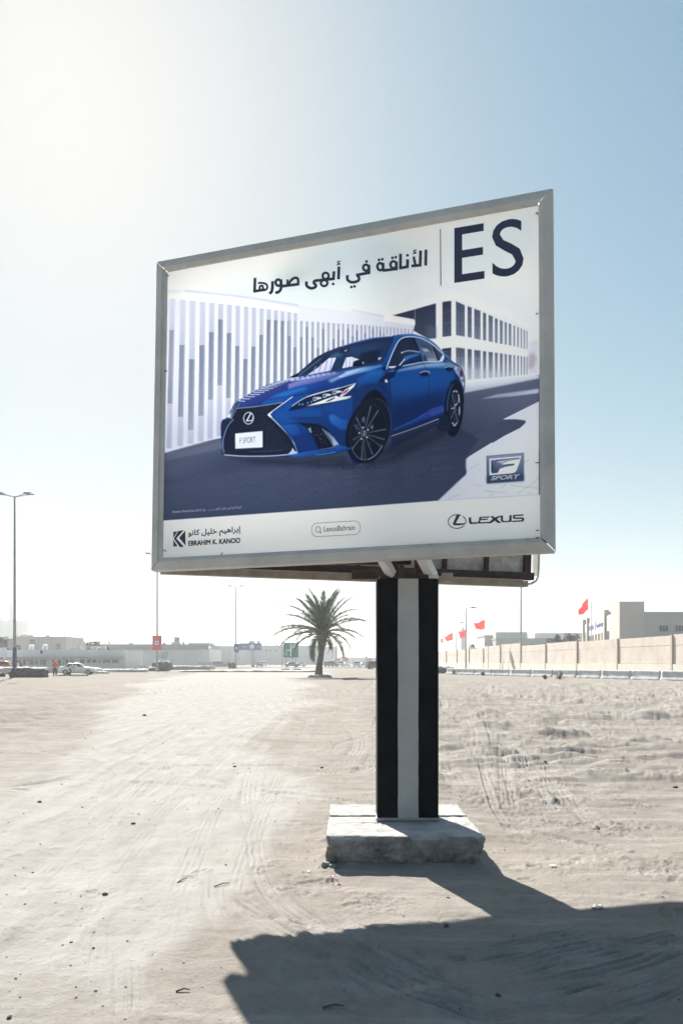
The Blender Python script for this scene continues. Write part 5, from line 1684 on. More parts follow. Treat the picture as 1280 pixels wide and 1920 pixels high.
banner('pale blue banner on the far lamp post right of the parked cars', 687, 385, 684, 688.6, 1231, 1242, (.10, .17, .33), 'blue')
banner('pale blue banner on the lamp post next to the striped pillar', 701, 498, 699, 703.4, 1233, 1243, (.10, .17, .33), 'blue')
MBw = MB().tube([(0, 0, 0), (0, 0, 1.9), (0, 0, 2.9)], [.24, .22, .2], 10)
tag(MBw.build('post_wrap', mat('wrap_navy', (.045, .06, .17), .7), None, (X_at(28, 81), 81, .3)), 'dark blue wrap round the foot of the leftmost lamp post', 'post wrap')

# single-arm lamps behind the wall
def arm_lamp(label, px, py, Yd):
    h = Z_at(py, Yd)
    T = thing('arm_lamp', label, 'street lamp', (X_at(px, Yd), Yd, 0), group='single-arm street lamps behind the wall')
    MB().tube([(0, 0, 0), (0, 0, h*.5), (0, 0, h)], [.17, .14, .10], 10).build('pole', lampm, T, smooth=True)
    MB().tube([(0, 0, h-.1), (.5, 0, h), (1.1, 0, h+.1)], [.07, .06, .05], 6).build('arm', lampm, T)
    hd = MB(); hd.box((1.55, 0, h+.16), (1.3, .4, .16), top=(.85, .6)); hd.box((1.45, 0, h+.02), (.4, .3, .2), top=(1.3, 1.2))
    hd.build('lamp_head', lamph, T)
arm_lamp('nearest single-arm street lamp rising above the beige wall', 873, 1140, 150)
arm_lamp('second single-arm street lamp above the wall, nearer the pillar', 855.5, 1168, 205)
arm_lamp('third and smallest single-arm lamp, between the flags', 859, 1182, 250)

# ------------------------------------------------------------------ flags
def cloth(name, c):
    m = bpy.data.materials.new(name); m.use_nodes = True
    vinyl(m, (*c, 1), .32)
    return m
fred = cloth('flag_red', (.80, .07, .06))
fwhite = cloth('flag_white', (.80, .80, .80))
fpole = mat('flag_pole', (.42, .42, .42), .4, metal=.5)
def flag(label, px, ptop, Yd, fx0, drop, ph, sag):
    h = Z_at(ptop, Yd)
    T = thing('flag', label, 'flag', (X_at(px, Yd), Yd, 0), group='red and white flags along the wall')
    MB().tube([(0, 0, 0), (0, 0, h)], [.07, .035], 8).build('pole', fpole, T, smooth=True)
    L = abs(X_at(px, Yd)-X_at(fx0, Yd)); Hh = drop*Yd/FPX
    nx, nz = 30, 20
    def P(u, v):
        # u away from the pole (to the left), v from top to bottom
        w = math.sin(u*5.5+ph+v*1.3)
        x = -L*u*(1-.06*v)
        z = h-.05-Hh*v*(1-.35*u)-sag*Hh*u**1.3
        w2 = math.sin(u*11+ph*2+v*3.1)
        return (x+.10*L*w*u*v, (.45*w+.16*w2)*u**.7, z+(.10*w+.05*w2)*Hh*u)
    red, wht = MB(), MB()
    for i in range(nx):
        for j in range(nz):
            u0, u1, v0, v1 = i/nx, (i+1)/nx, j/nz, (j+1)/nz
            um, vm = (u0+u1)/2, (v0+v1)/2
            tri = abs(((vm*5) % 1)-.5)*2           # five serrations
            edge = .31-.12*tri
            q = [P(u0, v0), P(u1, v0), P(u1, v1), P(u0, v1)]
            (wht if um < edge else red).add(q, [(0, 1, 2, 3)])
    for nm, mb, m in (('red_field', red, fred), ('white_hoist', wht, fwhite)):
        mb.build(nm, m, T, smooth=True, fix=False)
flag('large red flag above the wall in front of the signed building', 1108, 1117, 108, 1083, 24, .4, .95)
flag('red and white flag on a slim pole, right of the arm lamps', 915, 1160, 140, 888, 19, 1.2, .45)
flag('red flag between the two arm lamps', 878.5, 1177, 178, 860, 17, 2.2, .55)
flag('pale red flag left of the second arm lamp', 853.5, 1185, 205, 833, 15, .2, .5)
flag('smallest red flag, right next to the striped pillar', 831.5, 1195, 250, 825.5, 11, 1.5, .3)

# ------------------------------------------------------------------ boundary wall on the right
wallm = mat('precast_panel', (.50, .44, .385), .9, var=.09, scale=.5, bump=.2, bscale=12, dirt=.3)
pilm = mat('precast_pilaster', (.44, .36, .30), .9, var=.08, scale=1.2, dirt=.15)
plinm = mat('wall_plinth', (.58, .51, .45), .95, var=.05, scale=.6, dirt=.1)
WX0, WY0, WSL = 33.2, 75.0, -.055
def wx(Yd): return WX0+WSL*(Yd-WY0)
W = thing('boundary_wall', 'long beige precast concrete panel wall receding on the right', 'wall', (WX0, WY0, 0))
wang = math.atan2(1, WSL)
rsw = random.Random(3)
yy = 49.0
bay = 0
while yy < 330:
    L = 12.9
    y1 = yy+L
    hgt = 4.38+rsw.uniform(-.08, .08)
    if 132 < yy+L/2 < 155: hgt += .42
    def wl_(t, off, z, yy=yy):
        Yq = yy+t*L
        return (wx(Yq)+off-WX0, Yq-WY0, z)
    def slab(name, t0, t1, z0, z1, th, m, off=0.0):
        q = [wl_(t0, off, z0), wl_(t1, off, z0), wl_(t1, off, z1), wl_(t0, off, z1)]
        q2 = [wl_(t0, off+th, z0), wl_(t1, off+th, z0), wl_(t1, off+th, z1), wl_(t0, off+th, z1)]
        MB().add(q+q2, [(0, 1, 2, 3), (7, 6, 5, 4), (0, 4, 5, 1), (1, 5, 6, 2), (2, 6, 7, 3), (3, 7, 4, 0)]).build(name, m, W)
    slab('lower_panel', .035, .998, 1.45, 3.30, .16, wallm, rsw.uniform(-.01, .01))
    slab('upper_panel', .035, .998, 3.33, hgt, .16, wallm, rsw.uniform(-.015, .005))
    slab('plinth', 0, 1, -.1, 1.42, .4, plinm, -.12)
    slab('pilaster', 0, .032, -.1, hgt+.05, .42, pilm, -.16)
    yy = y1
    bay += 1

# concrete barriers in front of it
barm = mat('barrier_concrete', (.50, .50, .49), .95, var=.12, scale=1.5, bump=.6, bscale=14, dirt=.7)
B0, B1 = np.array([31.5, 59.5]), np.array([13.5, 100.0])
bd = (B1-B0)/np.linalg.norm(B1-B0); bl = float(np.linalg.norm(B1-B0))
ORD = ['nearest', 'second', 'third', 'fourth', 'fifth', 'sixth', 'seventh', 'eighth', 'ninth', 'tenth', 'eleventh', 'twelfth', 'farthest']
t = 0.0; k = 0
segs = [3.6, 3.9, 3.5, 3.8, 3.4, 3.7, 3.6, 3.8, 3.5, 3.7, 3.6, 3.0]
for L in segs:
    c = B0+bd*(t+L/2)
    def jersey(P, L=L):
        w = np.interp(P[:, 2], [0, .12, .35, .9], [1, 1, .55, .42])
        P[:, 1] *= w
        return P
    hgt = .92-.012*k
    bm = rough_box((L-.06, .62, hgt), (18, 6, 8), .025, seed=k, freq=1.6, round_=.05, extra=jersey)
    ob = bm_obj('concrete_barrier', bm, barm, None, (c[0], c[1], -.03), math.atan2(bd[1], bd[0])+rsw.uniform(-.02, .02))
    tag(ob, 'stained concrete barrier below the beige wall, %s in the row from the right edge' % ORD[k], 'barrier', 'concrete barriers below the wall')
    t += L; k += 1
# dry shrubs growing against the barriers
def shrub(label, px, py, Yd, h, seed, col=(.09, .085, .06)):
    rs = random.Random(seed)
    T = thing('dry_shrub', label, 'shrub', (X_at(px, Yd), Yd, 0), group='dry shrubs at the barriers')
    tw, lf = MB(), MB()
    for i in range(16):
        a = rs.uniform(0, 6.28); b = rs.uniform(.3, 1.0)
        p1 = Vector((math.cos(a)*h*.55*rs.random(), math.sin(a)*h*.3*rs.random(), h*b*rs.uniform(.5, 1)))
        mid = p1*.5+Vector((rs.uniform(-.1, .1), 0, .1))
        tw.tube([(0, 0, 0), mid, p1], [.025, .018, .008], 4)
        for j in range(14):
            c = mid.lerp(p1, rs.random())+Vector((rs.uniform(-.12, .12), rs.uniform(-.12, .12), rs.uniform(-.1, .1)))
            d = Vector((rs.uniform(-1, 1), rs.uniform(-1, 1), rs.uniform(-1, 1)))*.09
            e = Vector((rs.uniform(-1, 1), rs.uniform(-1, 1), rs.uniform(-1, 1)))*.05
            lf.add([c-d, c+e, c+d], [(0, 1, 2)])
    tw.build('twigs', mat('twig', (.08, .07, .055), .9), T); lf.build('leaves', mat('dry_leaf', col, .8, var=.3), T, fix=False)
shrub('bare shrub in front of the barriers below the signed building', 1049, 1275, 67.5, .95, 2)
shrub('low dark shrub at the barrier, left of the bare shrub', 1020, 1275, 70, .5, 3)
shrub('small shrub at the barrier right of the striped pillar', 905, 1266, 88, .7, 4)
shrub('tiny shrub leaning on the barrier near the striped pillar', 851, 1264, 95, .8, 5)

# ------------------------------------------------------------------ buildings
def building(name, label, cat, c, size, rz, wm, roofm=None, parapet=.4):
    T = thing(name, label, cat, (c[0], c[1], 0), rz)
    w, d, h = size
    MB().box((0, d/2, h/2), (w, d, h)).build('wall', wm, T)
    if parapet:
        mb = MB()
        for cx_, cy_, sx_, sy_ in ((0, -.05, w+.2, .25), (0, d+.05, w+.2, .25), (-w/2-.02, d/2, .25, d-.2), (w/2+.02, d/2, .25, d-.2)):
            mb.box((cx_, cy_, h+parapet/2-.05), (sx_, sy_, parapet))
        mb.build('parapet', roofm or wm, T)
    return T
def window(T, x, z, w, h, y=-.03, m=None, frame=True, fm=None):
    gl = m or mat('far_glass', (.06, .08, .11), .15, var=.2, scale=.5)
    f = MB()
    t = .07
    for cx_, cz_, sx_, sz_ in ((x, z+h/2, w+2*t, t), (x, z-h/2, w+2*t, t), (x-w/2-t/2, z, t, h-t), (x+w/2+t/2, z, t, h-t)):
        f.box((cx_, y-.02, cz_), (sx_, .1, sz_))
    o = f.build('window', fm or mat('win_frame', (.5, .5, .5), .6), T)
    MB().box((x, y, z), (w, .04, h)).build('pane', gl, o)
    return o

beige = mat('rendered_beige', (.52, .475, .42), .9, var=.05, scale=.15)
greyb = mat('rendered_grey', (.44, .43, .41), .9, var=.05, scale=.15)
whiteb = mat('rendered_white', (.66, .65, .63), .9, var=.05, scale=.15, dirt=.08)
roofg = mat('metal_roof', (.15, .15, .165), .7, var=.1, scale=.2)
warem = mat('warehouse_cladding', (.40, .42, .44), .8, var=.05, scale=.1)
darkw = mat('dark_opening', (.05, .05, .055), .6, var=.2)

# right: signed building, its corner towards us, long side receding
Yc = 118.0
xc = X_at(1161, Yc)
hm = Z_at(1147, Yc)
T = thing('office_building', 'beige and grey building with blue sign lettering behind the wall', 'building', (xc, Yc, 0))
MB().add([(x, y, z) for z in (0, hm) for x, y in ((1.5, .02), (32, .02), (42, 40), (10.5, 40))], [(0, 3, 2, 1), (4, 5, 6, 7), (0, 1, 5, 4), (1, 2, 6, 5), (2, 3, 7, 6), (3, 0, 4, 7)]).build('hall', greyb, T)
ht = Z_at(1128, Yc)
MB().box((1.9, 1.86, ht/2), (3.9, 3.8, ht)).build('corner_tower', beige, T)
# receding facade wing: runs back and slightly left so that it shows
# far end seen at px 1093
Yf = 158.0
xf_ = X_at(1094, Yf)-xc; yf_ = Yf-Yc
wang2 = math.atan2(yf_-3.8, xf_)
wl2 = math.hypot(xf_, yf_-3.8)
def fac(t, z, off=0.0):
    ca, sa = math.cos(wang2), math.sin(wang2)
    return (t*wl2*ca+off*(-sa), 3.8+t*wl2*sa+off*ca, z)
def facbox(name, t0, t1, z0, z1, o0, o1, m, par=T):
    q = []
    for o_ in (o0, o1):
        q += [fac(t0, z0, o_), fac(t1, z0, o_), fac(t1, z1, o_), fac(t0, z1, o_)]
    return MB().add(q, [(0, 1, 2, 3), (7, 6, 5, 4), (0, 4, 5, 1), (1, 5, 6, 2), (2, 6, 7, 3), (3, 7, 4, 0)]).build(name, m, par)
h2 = Z_at(1156, 128)
facbox('office_wing', 0, 1, 0, h2, 0, -9, beige)
facbox('sign_wall', .18, .78, h2-.02, h2+.9, -.1, -1.2, beige)
pier = mat('pier_beige', (.43, .39, .34), .9)
for t0 in (.14, .78, .97):
    facbox('pier', t0, t0+.035, 0, h2+1.1, .35, -.4, pier)
# find the side of the wing that faces us
for i, t0 in enumerate((.05, .09, .22, .27, .34, .39, .46, .51, .58, .63, .70, .74)):
    wobj = facbox('window', t0, t0+.022, h2-4.3, h2-2.6, .02, .08, darkw)
facbox('door_recess', .84, .93, 0, h2-1.6, .02, .1, mat('door_glass', (.14, .15, .17), .3))
blue_sign = mat('blue_sign_letters', (.05, .10, .30), .6)
rs = random.Random(8)
for i in range(11):
    t0 = .24+i*.021
    hh_ = rs.uniform(.5, 1.1); zz_ = h2-1.35+rs.uniform(-.15, .2)
    facbox('sign_letter', t0, t0+.010+.006*rs.random(), zz_, zz_+hh_*.55, .03, .12, blue_sign)
    facbox('sign_letter', t0-.004, t0+.018, zz_, zz_+.22, .03, .12, blue_sign)
for i in range(7):
    t0 = .57+i*.026
    facbox('sign_letter', t0, t0+.014, h2-1.5, h2-.75, .03, .12, mat('pale_blue_letters', (.13, .2, .38), .6))
facbox('sign_emblem', .50, .545, h2-1.7, h2-.1, .03, .14, mat('emblem_white', (.75, .75, .75), .6))
for i, (x0, x1) in enumerate(((1235, 1251), (1264.5, 1281))):
    a, b = X_at(x0, Yc)-xc, X_at(x1, Yc)-xc
    window(T, (a+b)/2, Z_at(1178.5, Yc), b-a, 1.0, -.03, mat('dim_glass', (.05, .055, .07), .3))
    for q in (1, 2):
        MB().box((a+(b-a)*q/3, -.08, Z_at(1178.5, Yc)), (.06, .05, .98)).build('mullion', mat('win_frame', (.5, .5, .5), .6), T)

# grey blocks behind the wall, left of it
Yb = 230.0
b1 = building('low_block', 'grey flat-roofed block behind the wall, right of the slim flag', 'building', (X_at(925, Yb), Yb), (X_at(942, Yb)-X_at(908, Yb), 14, Z_at(1191, Yb)-.3), 0, greyb)
b2 = building('low_block', 'wide grey block with a rooftop unit behind the tall lamp pole', 'building', (X_at(983, Yb-8), Yb-8), (X_at(1038, Yb-8)-X_at(930, Yb-8), 16, Z_at(1197, Yb-8)-.3), 0, mat('rendered_grey2', (.37, .36, .35), .9))
MB().box((-3.2, 6, Z_at(1190, Yb)-.9), (9.5, 6, 3.0)).build('rooftop_unit', greyb, b2)
MB().box((6.6, 5, Z_at(1190, Yb)-1.0), (6, 5, 2.4)).build('rooftop_unit', whiteb, b2)
b3 = building('low_block', 'pale long low block behind the trees on the right', 'building', (X_at(1062, 250), 250), (X_at(1120, 250)-X_at(1010, 250), 14, Z_at(1187, 250)-.3), 0, whiteb)
tower = building('slim_tower', 'slim grey tower block between the flags behind the wall', 'building', (X_at(868, 420), 420), (X_at(872.5, 420)-X_at(864, 420), 3, Z_at(1188, 420)), 0, greyb, None, 0)
MB().tube([(0, 1.3, Z_at(1188, 420)-.1), (0, 1.3, Z_at(1180, 420)), (0, 1.3, Z_at(1172, 420))], [1.2, .7, .05], 8).build('spire', greyb, tower)

# left: long white shop row
Ys = 140.0
def XL(px): return X_at(px, Ys)
sx0, sx1 = -90.0, XL(236)
S = thing('shop_row', 'long low white shop building with coloured windows at the left', 'building', ((sx0+sx1)/2, Ys, 0))
soff = (sx0+sx1)/2
hS = Z_at(1219, Ys)
MB().box((0, 6, hS/2), (sx1-sx0, 12, hS)).build('wall', whiteb, S)
MB().box((0, -.55, Z_at(1232.5, Ys)), (sx1-sx0-.6, 1.3, .16)).build('canopy', mat('canopy_grey', (.42, .41, .4), .8), S)
shopc = [(.05, .06, .08), (.10, .09, .09), (.16, .20, .24), (.30, .33, .36), (.07, .07, .08), (.40, .14, .08), (.06, .07, .09), (.22, .2, .19)]
wins = [(32, 41, 5), (43, 50, 0), (52, 56, 3), (57, 64, 2), (66, 74, 3), (76, 80, 1), (81, 88, 5), (98, 107, 5), (108, 116, 0), (118, 122, 3), (123, 129, 4), (131, 140, 1), (150, 160, 1), (163, 171, 7), (173, 182, 1), (185, 190, 5), (193, 208, 7), (210, 224, 7)]
for k, (a, b, ci) in enumerate(wins):
    z1, z0 = Z_at(1235.8, Ys), Z_at(1247.5 if b < 142 else 1243.5, Ys)
    window(S, (XL(a)+XL(b))/2-soff, (z0+z1)/2, XL(b)-XL(a)-.15, z1-z0-.1, -.03, mat('shop_glass_%d' % ci, shopc[ci], .25, var=.5, scale=.9), fm=mat('shop_frame', (.6, .6, .6), .6))
MB().box((XL(78.5)-soff, -.05, Z_at(1222.5, Ys)), (.45, .12, .6)).build('vent', darkw, S)
MB().box((XL(120)-soff, -.2, Z_at(1233, Ys)), (.4, .3, .3)).build('ac_unit', darkw, S)
hb = thing('shop_sign', 'blank white sign board with red lettering strip beside the leftmost lamp', 'sign', (XL(15), Ys-3, 0))
MB().rbox((0, 0, Z_at(1225, Ys)), (2.2, .25, 2.1), .03).build('board', mat('sign_white', (.72, .72, .74), .6), hb)
MB().box((-.2, -.16, Z_at(1234, Ys)), (1.5, .06, .22)).build('red_strip', mat('sign_red', (.5, .08, .05), .6), hb)
for dx in (-.9, .9):
    MB().tube([(dx, .05, 0), (dx, .05, Z_at(1232, Ys))], .06, 6).build('leg', lampm, hb)

# beige block behind the shops
Yq = 205.0
def block(label, x0, x1, ytop, Yd, dep, m, wins_=(), parapet=.35, name='block_building'):
    T = building(name, label, 'building', ((X_at(x0, Yd)+X_at(x1, Yd))/2, Yd), (X_at(x1, Yd)-X_at(x0, Yd), dep, Z_at(ytop, Yd)-parapet), 0, m, None, parapet)
    xm = (X_at(x0, Yd)+X_at(x1, Yd))/2
    for (a, b, c, d, mm) in wins_:
        window(T, (X_at(a, Yd)+X_at(b, Yd))/2-xm, (Z_at(c, Yd)+Z_at(d, Yd))/2, X_at(b, Yd)-X_at(a, Yd), Z_at(c, Yd)-Z_at(d, Yd), -.03, mm)
    return T
blueglass = mat('blue_shutter', (.13, .19, .27), .4, var=.2, scale=.4)
bb = block('cream block with two tall blue windows above the shop roof', 25, 122, 1193, Yq, 15, beige, [(57, 67, 1199, 1218, blueglass), (106, 114, 1206, 1218, blueglass)])
for px in (71, 80, 95, 101):
    MB().box((X_at(px, Yq)-(X_at(25, Yq)+X_at(122, Yq))/2, -.12, Z_at(1206, Yq)), (.25, .2, Z_at(1194, Yq)-Z_at(1219, Yq))).build('rib', beige, bb)
block('shaded block with a billboard front at the far left edge', -40, 27, 1197, 215, 12, mat('far_dull', (.3, .29, .28), .9), [(8, 14, 1203, 1214, blueglass), (18, 25, 1201, 1213, mat('poster_pink', (.45, .3, .25), .7))])
gs = block('small grey house with stacked dark balconies right of the cream block', 124, 152, 1204, 225, 10, greyb, [(127, 136, 1207, 1211, blueglass)])
for z in (1209, 1212.5, 1216):
    MB().box((X_at(144, 225)-X_at(138, 225), -.6, Z_at(z, 225)), (1.9, 1.3, .22)).build('balcony', darkw, gs)
block('dull brown house behind the shop roof near the tree', 152, 167, 1207, 230, 9, mat('brown_house', (.27, .23, .2), .9))
# warehouse with grey roof
Yw = 262.0
wx0, wx1 = X_at(190, Yw), X_at(392, Yw)
Wh = thing('warehouse', 'long white warehouse with a dark grey roof edge, left of centre', 'building', ((wx0+wx1)/2, Yw, 0))
ww = wx1-wx0
MB().box((0, 14, Z_at(1217, Yw)/2), (ww, 26, Z_at(1217, Yw))).build('wall', whiteb, Wh)
rf = MB()
z0_, z1_ = Z_at(1217.4, Yw), Z_at(1208, Yw)
rf.box((0, -1.3, (z0_+z1_)/2), (ww+.4, .3, z1_-z0_))
rf.add([(-ww/2-.3, -1.2, z0_), (ww/2, -1.2, z0_), (ww/2+.6, 0, z0_+.6), (ww/2-1, 3, z1_), (-ww/2-.3, 3, z1_+.25), (-ww/2-.3, 27, z1_), (ww/2-1, 27, z1_)], [(0, 1, 2, 3, 4), (4, 3, 6, 5)])
rfo = rf.build('roof', roofg, Wh); so = rfo.modifiers.new('thickness', 'SOLIDIFY'); so.thickness = .15
MB().box((X_at(308, Yw)-(wx0+wx1)/2, -.06, Z_at(1229, Yw)), (2.2, .12, 2.2)).build('blue_door', blueglass, Wh)
for px in (215, 240, 262, 290, 330, 352, 374):
    MB().box((X_at(px, Yw)-(wx0+wx1)/2, -.15, 2.4), (.25, .3, 4.7)).build('wall_rib', whiteb, Wh)
MB().box((X_at(325, Yw)-(wx0+wx1)/2, 6, Z_at(1200, Yw)-.5), (1.6, 1.6, 3.4)).build('roof_tank', roofg, Wh)
MB().box((X_at(323, Yw)-(wx0+wx1)/2, 6, Z_at(1206, Yw)-.5), (2.6, 2.6, 2.2)).build('roof_base', greyb, Wh)
block('grey-blue flat warehouse block just right of the dark roof', 355, 388, 1204.5, 330, 20, warem)
block('pale grey warehouse behind the blue sign board', 388, 438, 1211, 345, 22, mat('cladding_pale', (.46, .47, .48), .8))
wb = block('large pale grey warehouse behind the green road sign', 438, 598, 1210, 370, 40, mat('cladding_pale', (.46, .47, .48), .8), [(497, 501, 1218, 1221.5, blueglass), (505, 508, 1218, 1221.5, blueglass), (515, 518, 1218, 1221.5, blueglass)])
MB().box((X_at(470, 370)-X_at(518, 370), 5, Z_at(1206, 370)-.8), (3.2, 4, 2.6)).build('rooftop_unit', greyb, wb)
block('grey factory block with a red mast behind the palm trunk', 598, 632, 1211.5, 430, 30, warem)
tag(MB().tube([(0, 0, 0), (0, 0, Z_at(1204, 425))], [.45, .4], 8).build('red_mast', mat('mast_red', (.4, .16, .16), .7), None, (X_at(623, 425), 425, 0)), 'thin red mast right of the palm trunk', 'mast')
block('long low grey building behind the parked cars', 600, 720, 1233, 520, 12, greyb)
# low wall before the warehouses
lw = MB().box((0, 0, .75), (X_at(442, 236)-X_at(372, 236), .25, 1.5))
tag(lw.build('low_wall', mat('low_wall_grey', (.33, .34, .36), .9), None, (X_at(407, 236), 236, 0)), 'low grey wall in front of the warehouses, left of the blue sign', 'wall')
# mosque far left
Ym = 640.0
mosq = thing('mosque', 'far pale mosque with two minarets at the left edge', 'mosque', (X_at(0, Ym), Ym, 0))
mm_ = mat('mosque_stone', (.45, .44, .43), .9)
MB().box((4, 10, Z_at(1163, Ym)/2), (24, 18, Z_at(1163, Ym))).build('prayer_hall', mm_, mosq)
for px in (-1.5, 21.5):
    x = X_at(px, Ym)-X_at(0, Ym)
    zt = Z_at(1133, Ym)
    MB().tube([(x, 0, 0), (x, 0, zt*.72), (x, 0, zt*.73), (x, 0, zt*.76), (x, 0, zt*.765), (x, 0, zt)], [1.7, 1.6, 2.3, 2.3, 1.4, 1.2], 10).build('minaret', mm_, mosq)

# ------------------------------------------------------------------ signs
# green direction sign
Yg = 150.0
gxm = (X_at(531, Yg)+X_at(559.5, Yg))/2
GS = thing('road_sign', 'green square road sign with white junction lines on two posts', 'road sign', (gxm, Yg, 0))
gw = X_at(559.5, Yg)-X_at(531, Yg); gz1, gz0 = Z_at(1205, Yg), Z_at(1233, Yg)
MB().rbox((0, 0, (gz0+gz1)/2), (gw, .08, gz1-gz0), .02).build('edge_frame', mat('sign_edge', (.35, .33, .3), .5, metal=.3), GS)
board = MB().box((0, -.05, (gz0+gz1)/2), (gw-.12, .03, gz1-gz0-.12)).build('board', mat('sign_green', (.008, .20, .13), .5, var=.1, scale=1), GS)
sw = mat('sign_white_paint', (.75, .77, .75), .5)
MB().box((0, -.07, (gz0+gz1)/2-.02), (.2, .02, 2.45)).build('junction_line', sw, board)
MB().box((-.52, -.07, (gz0+gz1)/2+.0), (.8, .02, .15)).build('junction_branch', sw, board)
def flat_text(body, x, z, w, h, y, m, par, bold=.01, name='lettering'):
    v, f = text_geo(body, bold)
    return MB().add([(x+(q[0]-.5)*w, y, z+(q[1]-.5)*h) for q in v], f).build(name, m, par, fix=False)
gc = (gz0+gz1)/2
flat_text(arabic('الرفاع'), .72, gc+1.02, .8, .34, -.068, sw, board)
flat_text('Riffa', .72, gc+.58, .72, .28, -.068, sw, board)
flat_text(arabic('سترة'), -.92, gc-.42, .72, .3, -.068, sw, board)
flat_text('Sitra', -.92, gc-.84, .68, .28, -.068, sw, board)
for px in (535.8, 554.2):
    x = X_at(px, Yg)-gxm
    MB().tube([(x, .12, 0), (x, .12, gz1-.3)], .07, 8).build('post', lampm, GS)
    MB().rbox((x+(-.05 if x < 0 else .15), .1, .1), (1.75, .7, .2), .03).build('foot_block', mat('foot_dark', (.10, .095, .09), .9), GS)
# blue sign gantry
Yk = 228.0
kxm = X_at(473.5, Yk)
BS = thing('blue_sign', 'wide blue sign board with a pale round emblem on one grey column', 'sign', (kxm, Yk, 0))
bluep = mat('sign_blue', (.06, .12, .24), .6, var=.08, scale=.5)
kw = X_at(490.5, Yk)-X_at(448.5, Yk); kz1, kz0 = Z_at(1206, Yk), Z_at(1219, Yk)
kc = (X_at(490.5, Yk)+X_at(448.5, Yk))/2-kxm
MB().rbox((kc, 0, (kz0+kz1)/2), (kw, .5, kz1-kz0), .05).build('board', bluep, BS)
MB().rbox((.1, .1, (kz0)/2), (1.1, .6, kz0-.02), .05).build('column', mat('column_grey', (.4, .42, .43), .8), BS)
em = MB()
for rr, yq, mi in ((.9, -.27, 0), (.62, -.29, 1)):
    pts = ell(0, 0, rr, rr, 0, 24)
    em.add([(-.1+p[0], yq, (kz0+kz1)/2+.05+p[1]) for p in pts], [tuple(range(24))], mi)
em.build('emblem', [mat('emblem_pale', (.30, .38, .46), .6), mat('emblem_white', (.75, .75, .75), .6)], BS, fix=False)
for (x, w, dz) in ((-2.4, 1.9, .12), (-2.4, 1.1, -.22), (1.9, 1.7, .12), (1.9, 1.4, -.2)):
    MB().box((x, -.27, (kz0+kz1)/2+dz), (w, .03, .12)).build('lettering_line', mat('emblem_pale', (.30, .38, .46), .6), BS)
for px, w in ((472, 1.5), (485, .8)):
    MB().box((X_at(px, Yk)-kxm, 0, kz1+.35), (w, .4, .7)).build('top_box', mat('column_grey', (.4, .42, .43), .8), BS)

# ------------------------------------------------------------------ cars
tyre = mat('tyre', (.02, .02, .02), .9)
rimm = mat('rim', (.4, .4, .4), .4, metal=.6)
glassm = mat('car_glass', (.02, .025, .03), .1, var=.1)
lampr = mat('tail_lamp', (.35, .02, .02), .3)
lampw = mat('head_lamp', (.7, .7, .7), .2)
def make_car(label, suv=False):
    T = thing('car', label, 'car', group='cars on the highway and verge')
    L, Wd = 4.5, 1.78
    if suv:
        prof = [(-2.25, .35), (-2.28, .9), (-2.2, 1.1), (-2.0, 1.72), (.3, 1.76), (.55, 1.7), (1.1, 1.15), (2.1, 1.05), (2.25, .85), (2.27, .35)]
        win = [(-2.0, 1.15), (-1.85, 1.62), (.25, 1.66), (.48, 1.62), (.92, 1.17)]
    else:
        prof = [(-2.25, .35), (-2.27, .8), (-2.15, 1.0), (-1.65, 1.05), (-1.0, 1.43), (.2, 1.47), (.95, 1.0), (2.0, .88), (2.22, .7), (2.27, .35)]
        win = [(-1.5, 1.03), (-.95, 1.36), (.15, 1.40), (.75, 1.02)]
    zr = max(z for _, z in prof)
    def half(z): return Wd/2*(1-.20*max(0, (z-1.0)/(zr-.95)))
    mb = MB()
    n = len(prof)
    vs = [(x, -half(z), z) for x, z in prof]+[(x, half(z), z) for x, z in prof]
    mb.add(vs, [tuple(range(n-1, -1, -1)), tuple(range(n, 2*n))]+[(i, (i+1) % n, n+(i+1) % n, n+i) for i in range(n)])
    body = mb.build('body', mat('paint_white', (.72, .72, .72), .3, var=.02), T)
    bv = body.modifiers.new('soft', 'BEVEL'); bv.width = .06; bv.segments = 2
    for s in (-1, 1):
        g = MB(); k = len(win)
        g.add([(x, s*(half(z)+.012), z) for x, z in win], [tuple(range(k))])
        g.build('side_glass', glassm, T)
    fr = [p for p in prof if p[1] > 1.0]
    w0, w1 = (prof[5], prof[6])
    g = MB()
    for (a, b) in ((prof[5], prof[6]), ((prof[2], prof[3]) if suv else (prof[3], prof[4]))):
        A = [a[0]+(b[0]-a[0])*.12, a[1]+(b[1]-a[1])*.12]; Bq = [a[0]+(b[0]-a[0])*.9, a[1]+(b[1]-a[1])*.9]
        nx, nz = (b[1]-a[1]), -(b[0]-a[0]); q = math.hypot(nx, nz); sg = 1 if nz > 0 else -1
        nx, nz = nx/q*.014*sg, nz/q*.014*sg
        g.add([(A[0]+nx, -half(A[1])*.9, A[1]+nz), (Bq[0]+nx, -half(Bq[1])*.9, Bq[1]+nz), (Bq[0]+nx, half(Bq[1])*.9, Bq[1]+nz), (A[0]+nx, half(A[1])*.9, A[1]+nz)], [(0, 1, 2, 3)])
    g.build('windscreen', glassm, T)
    for x in (-1.4, 1.4):
        for s in (-1, 1):
            wh = MB().tube([(x, s*(Wd/2-.2), .33), (x, s*(Wd/2+.01), .33)], .33, 14).build('wheel', tyre, T)
            MB().tube([(x, s*(Wd/2), .33), (x, s*(Wd/2+.025), .33)], .2, 10).build('rim', rimm, wh)
    for s in (-1, 1):
        MB().rbox((-2.25, s*.66, .88), (.08, .36, .17), .02).build('tail_lamp', lampr, T)
        MB().rbox((2.23, s*.64, .72), (.08, .36, .14), .02).build('head_lamp', lampw, T)
    return T
sedan = make_car('white sedan seen from behind in the middle of the distant cars')
suvc = make_car('white estate car among the distant cars nearest the palm trunk', True)
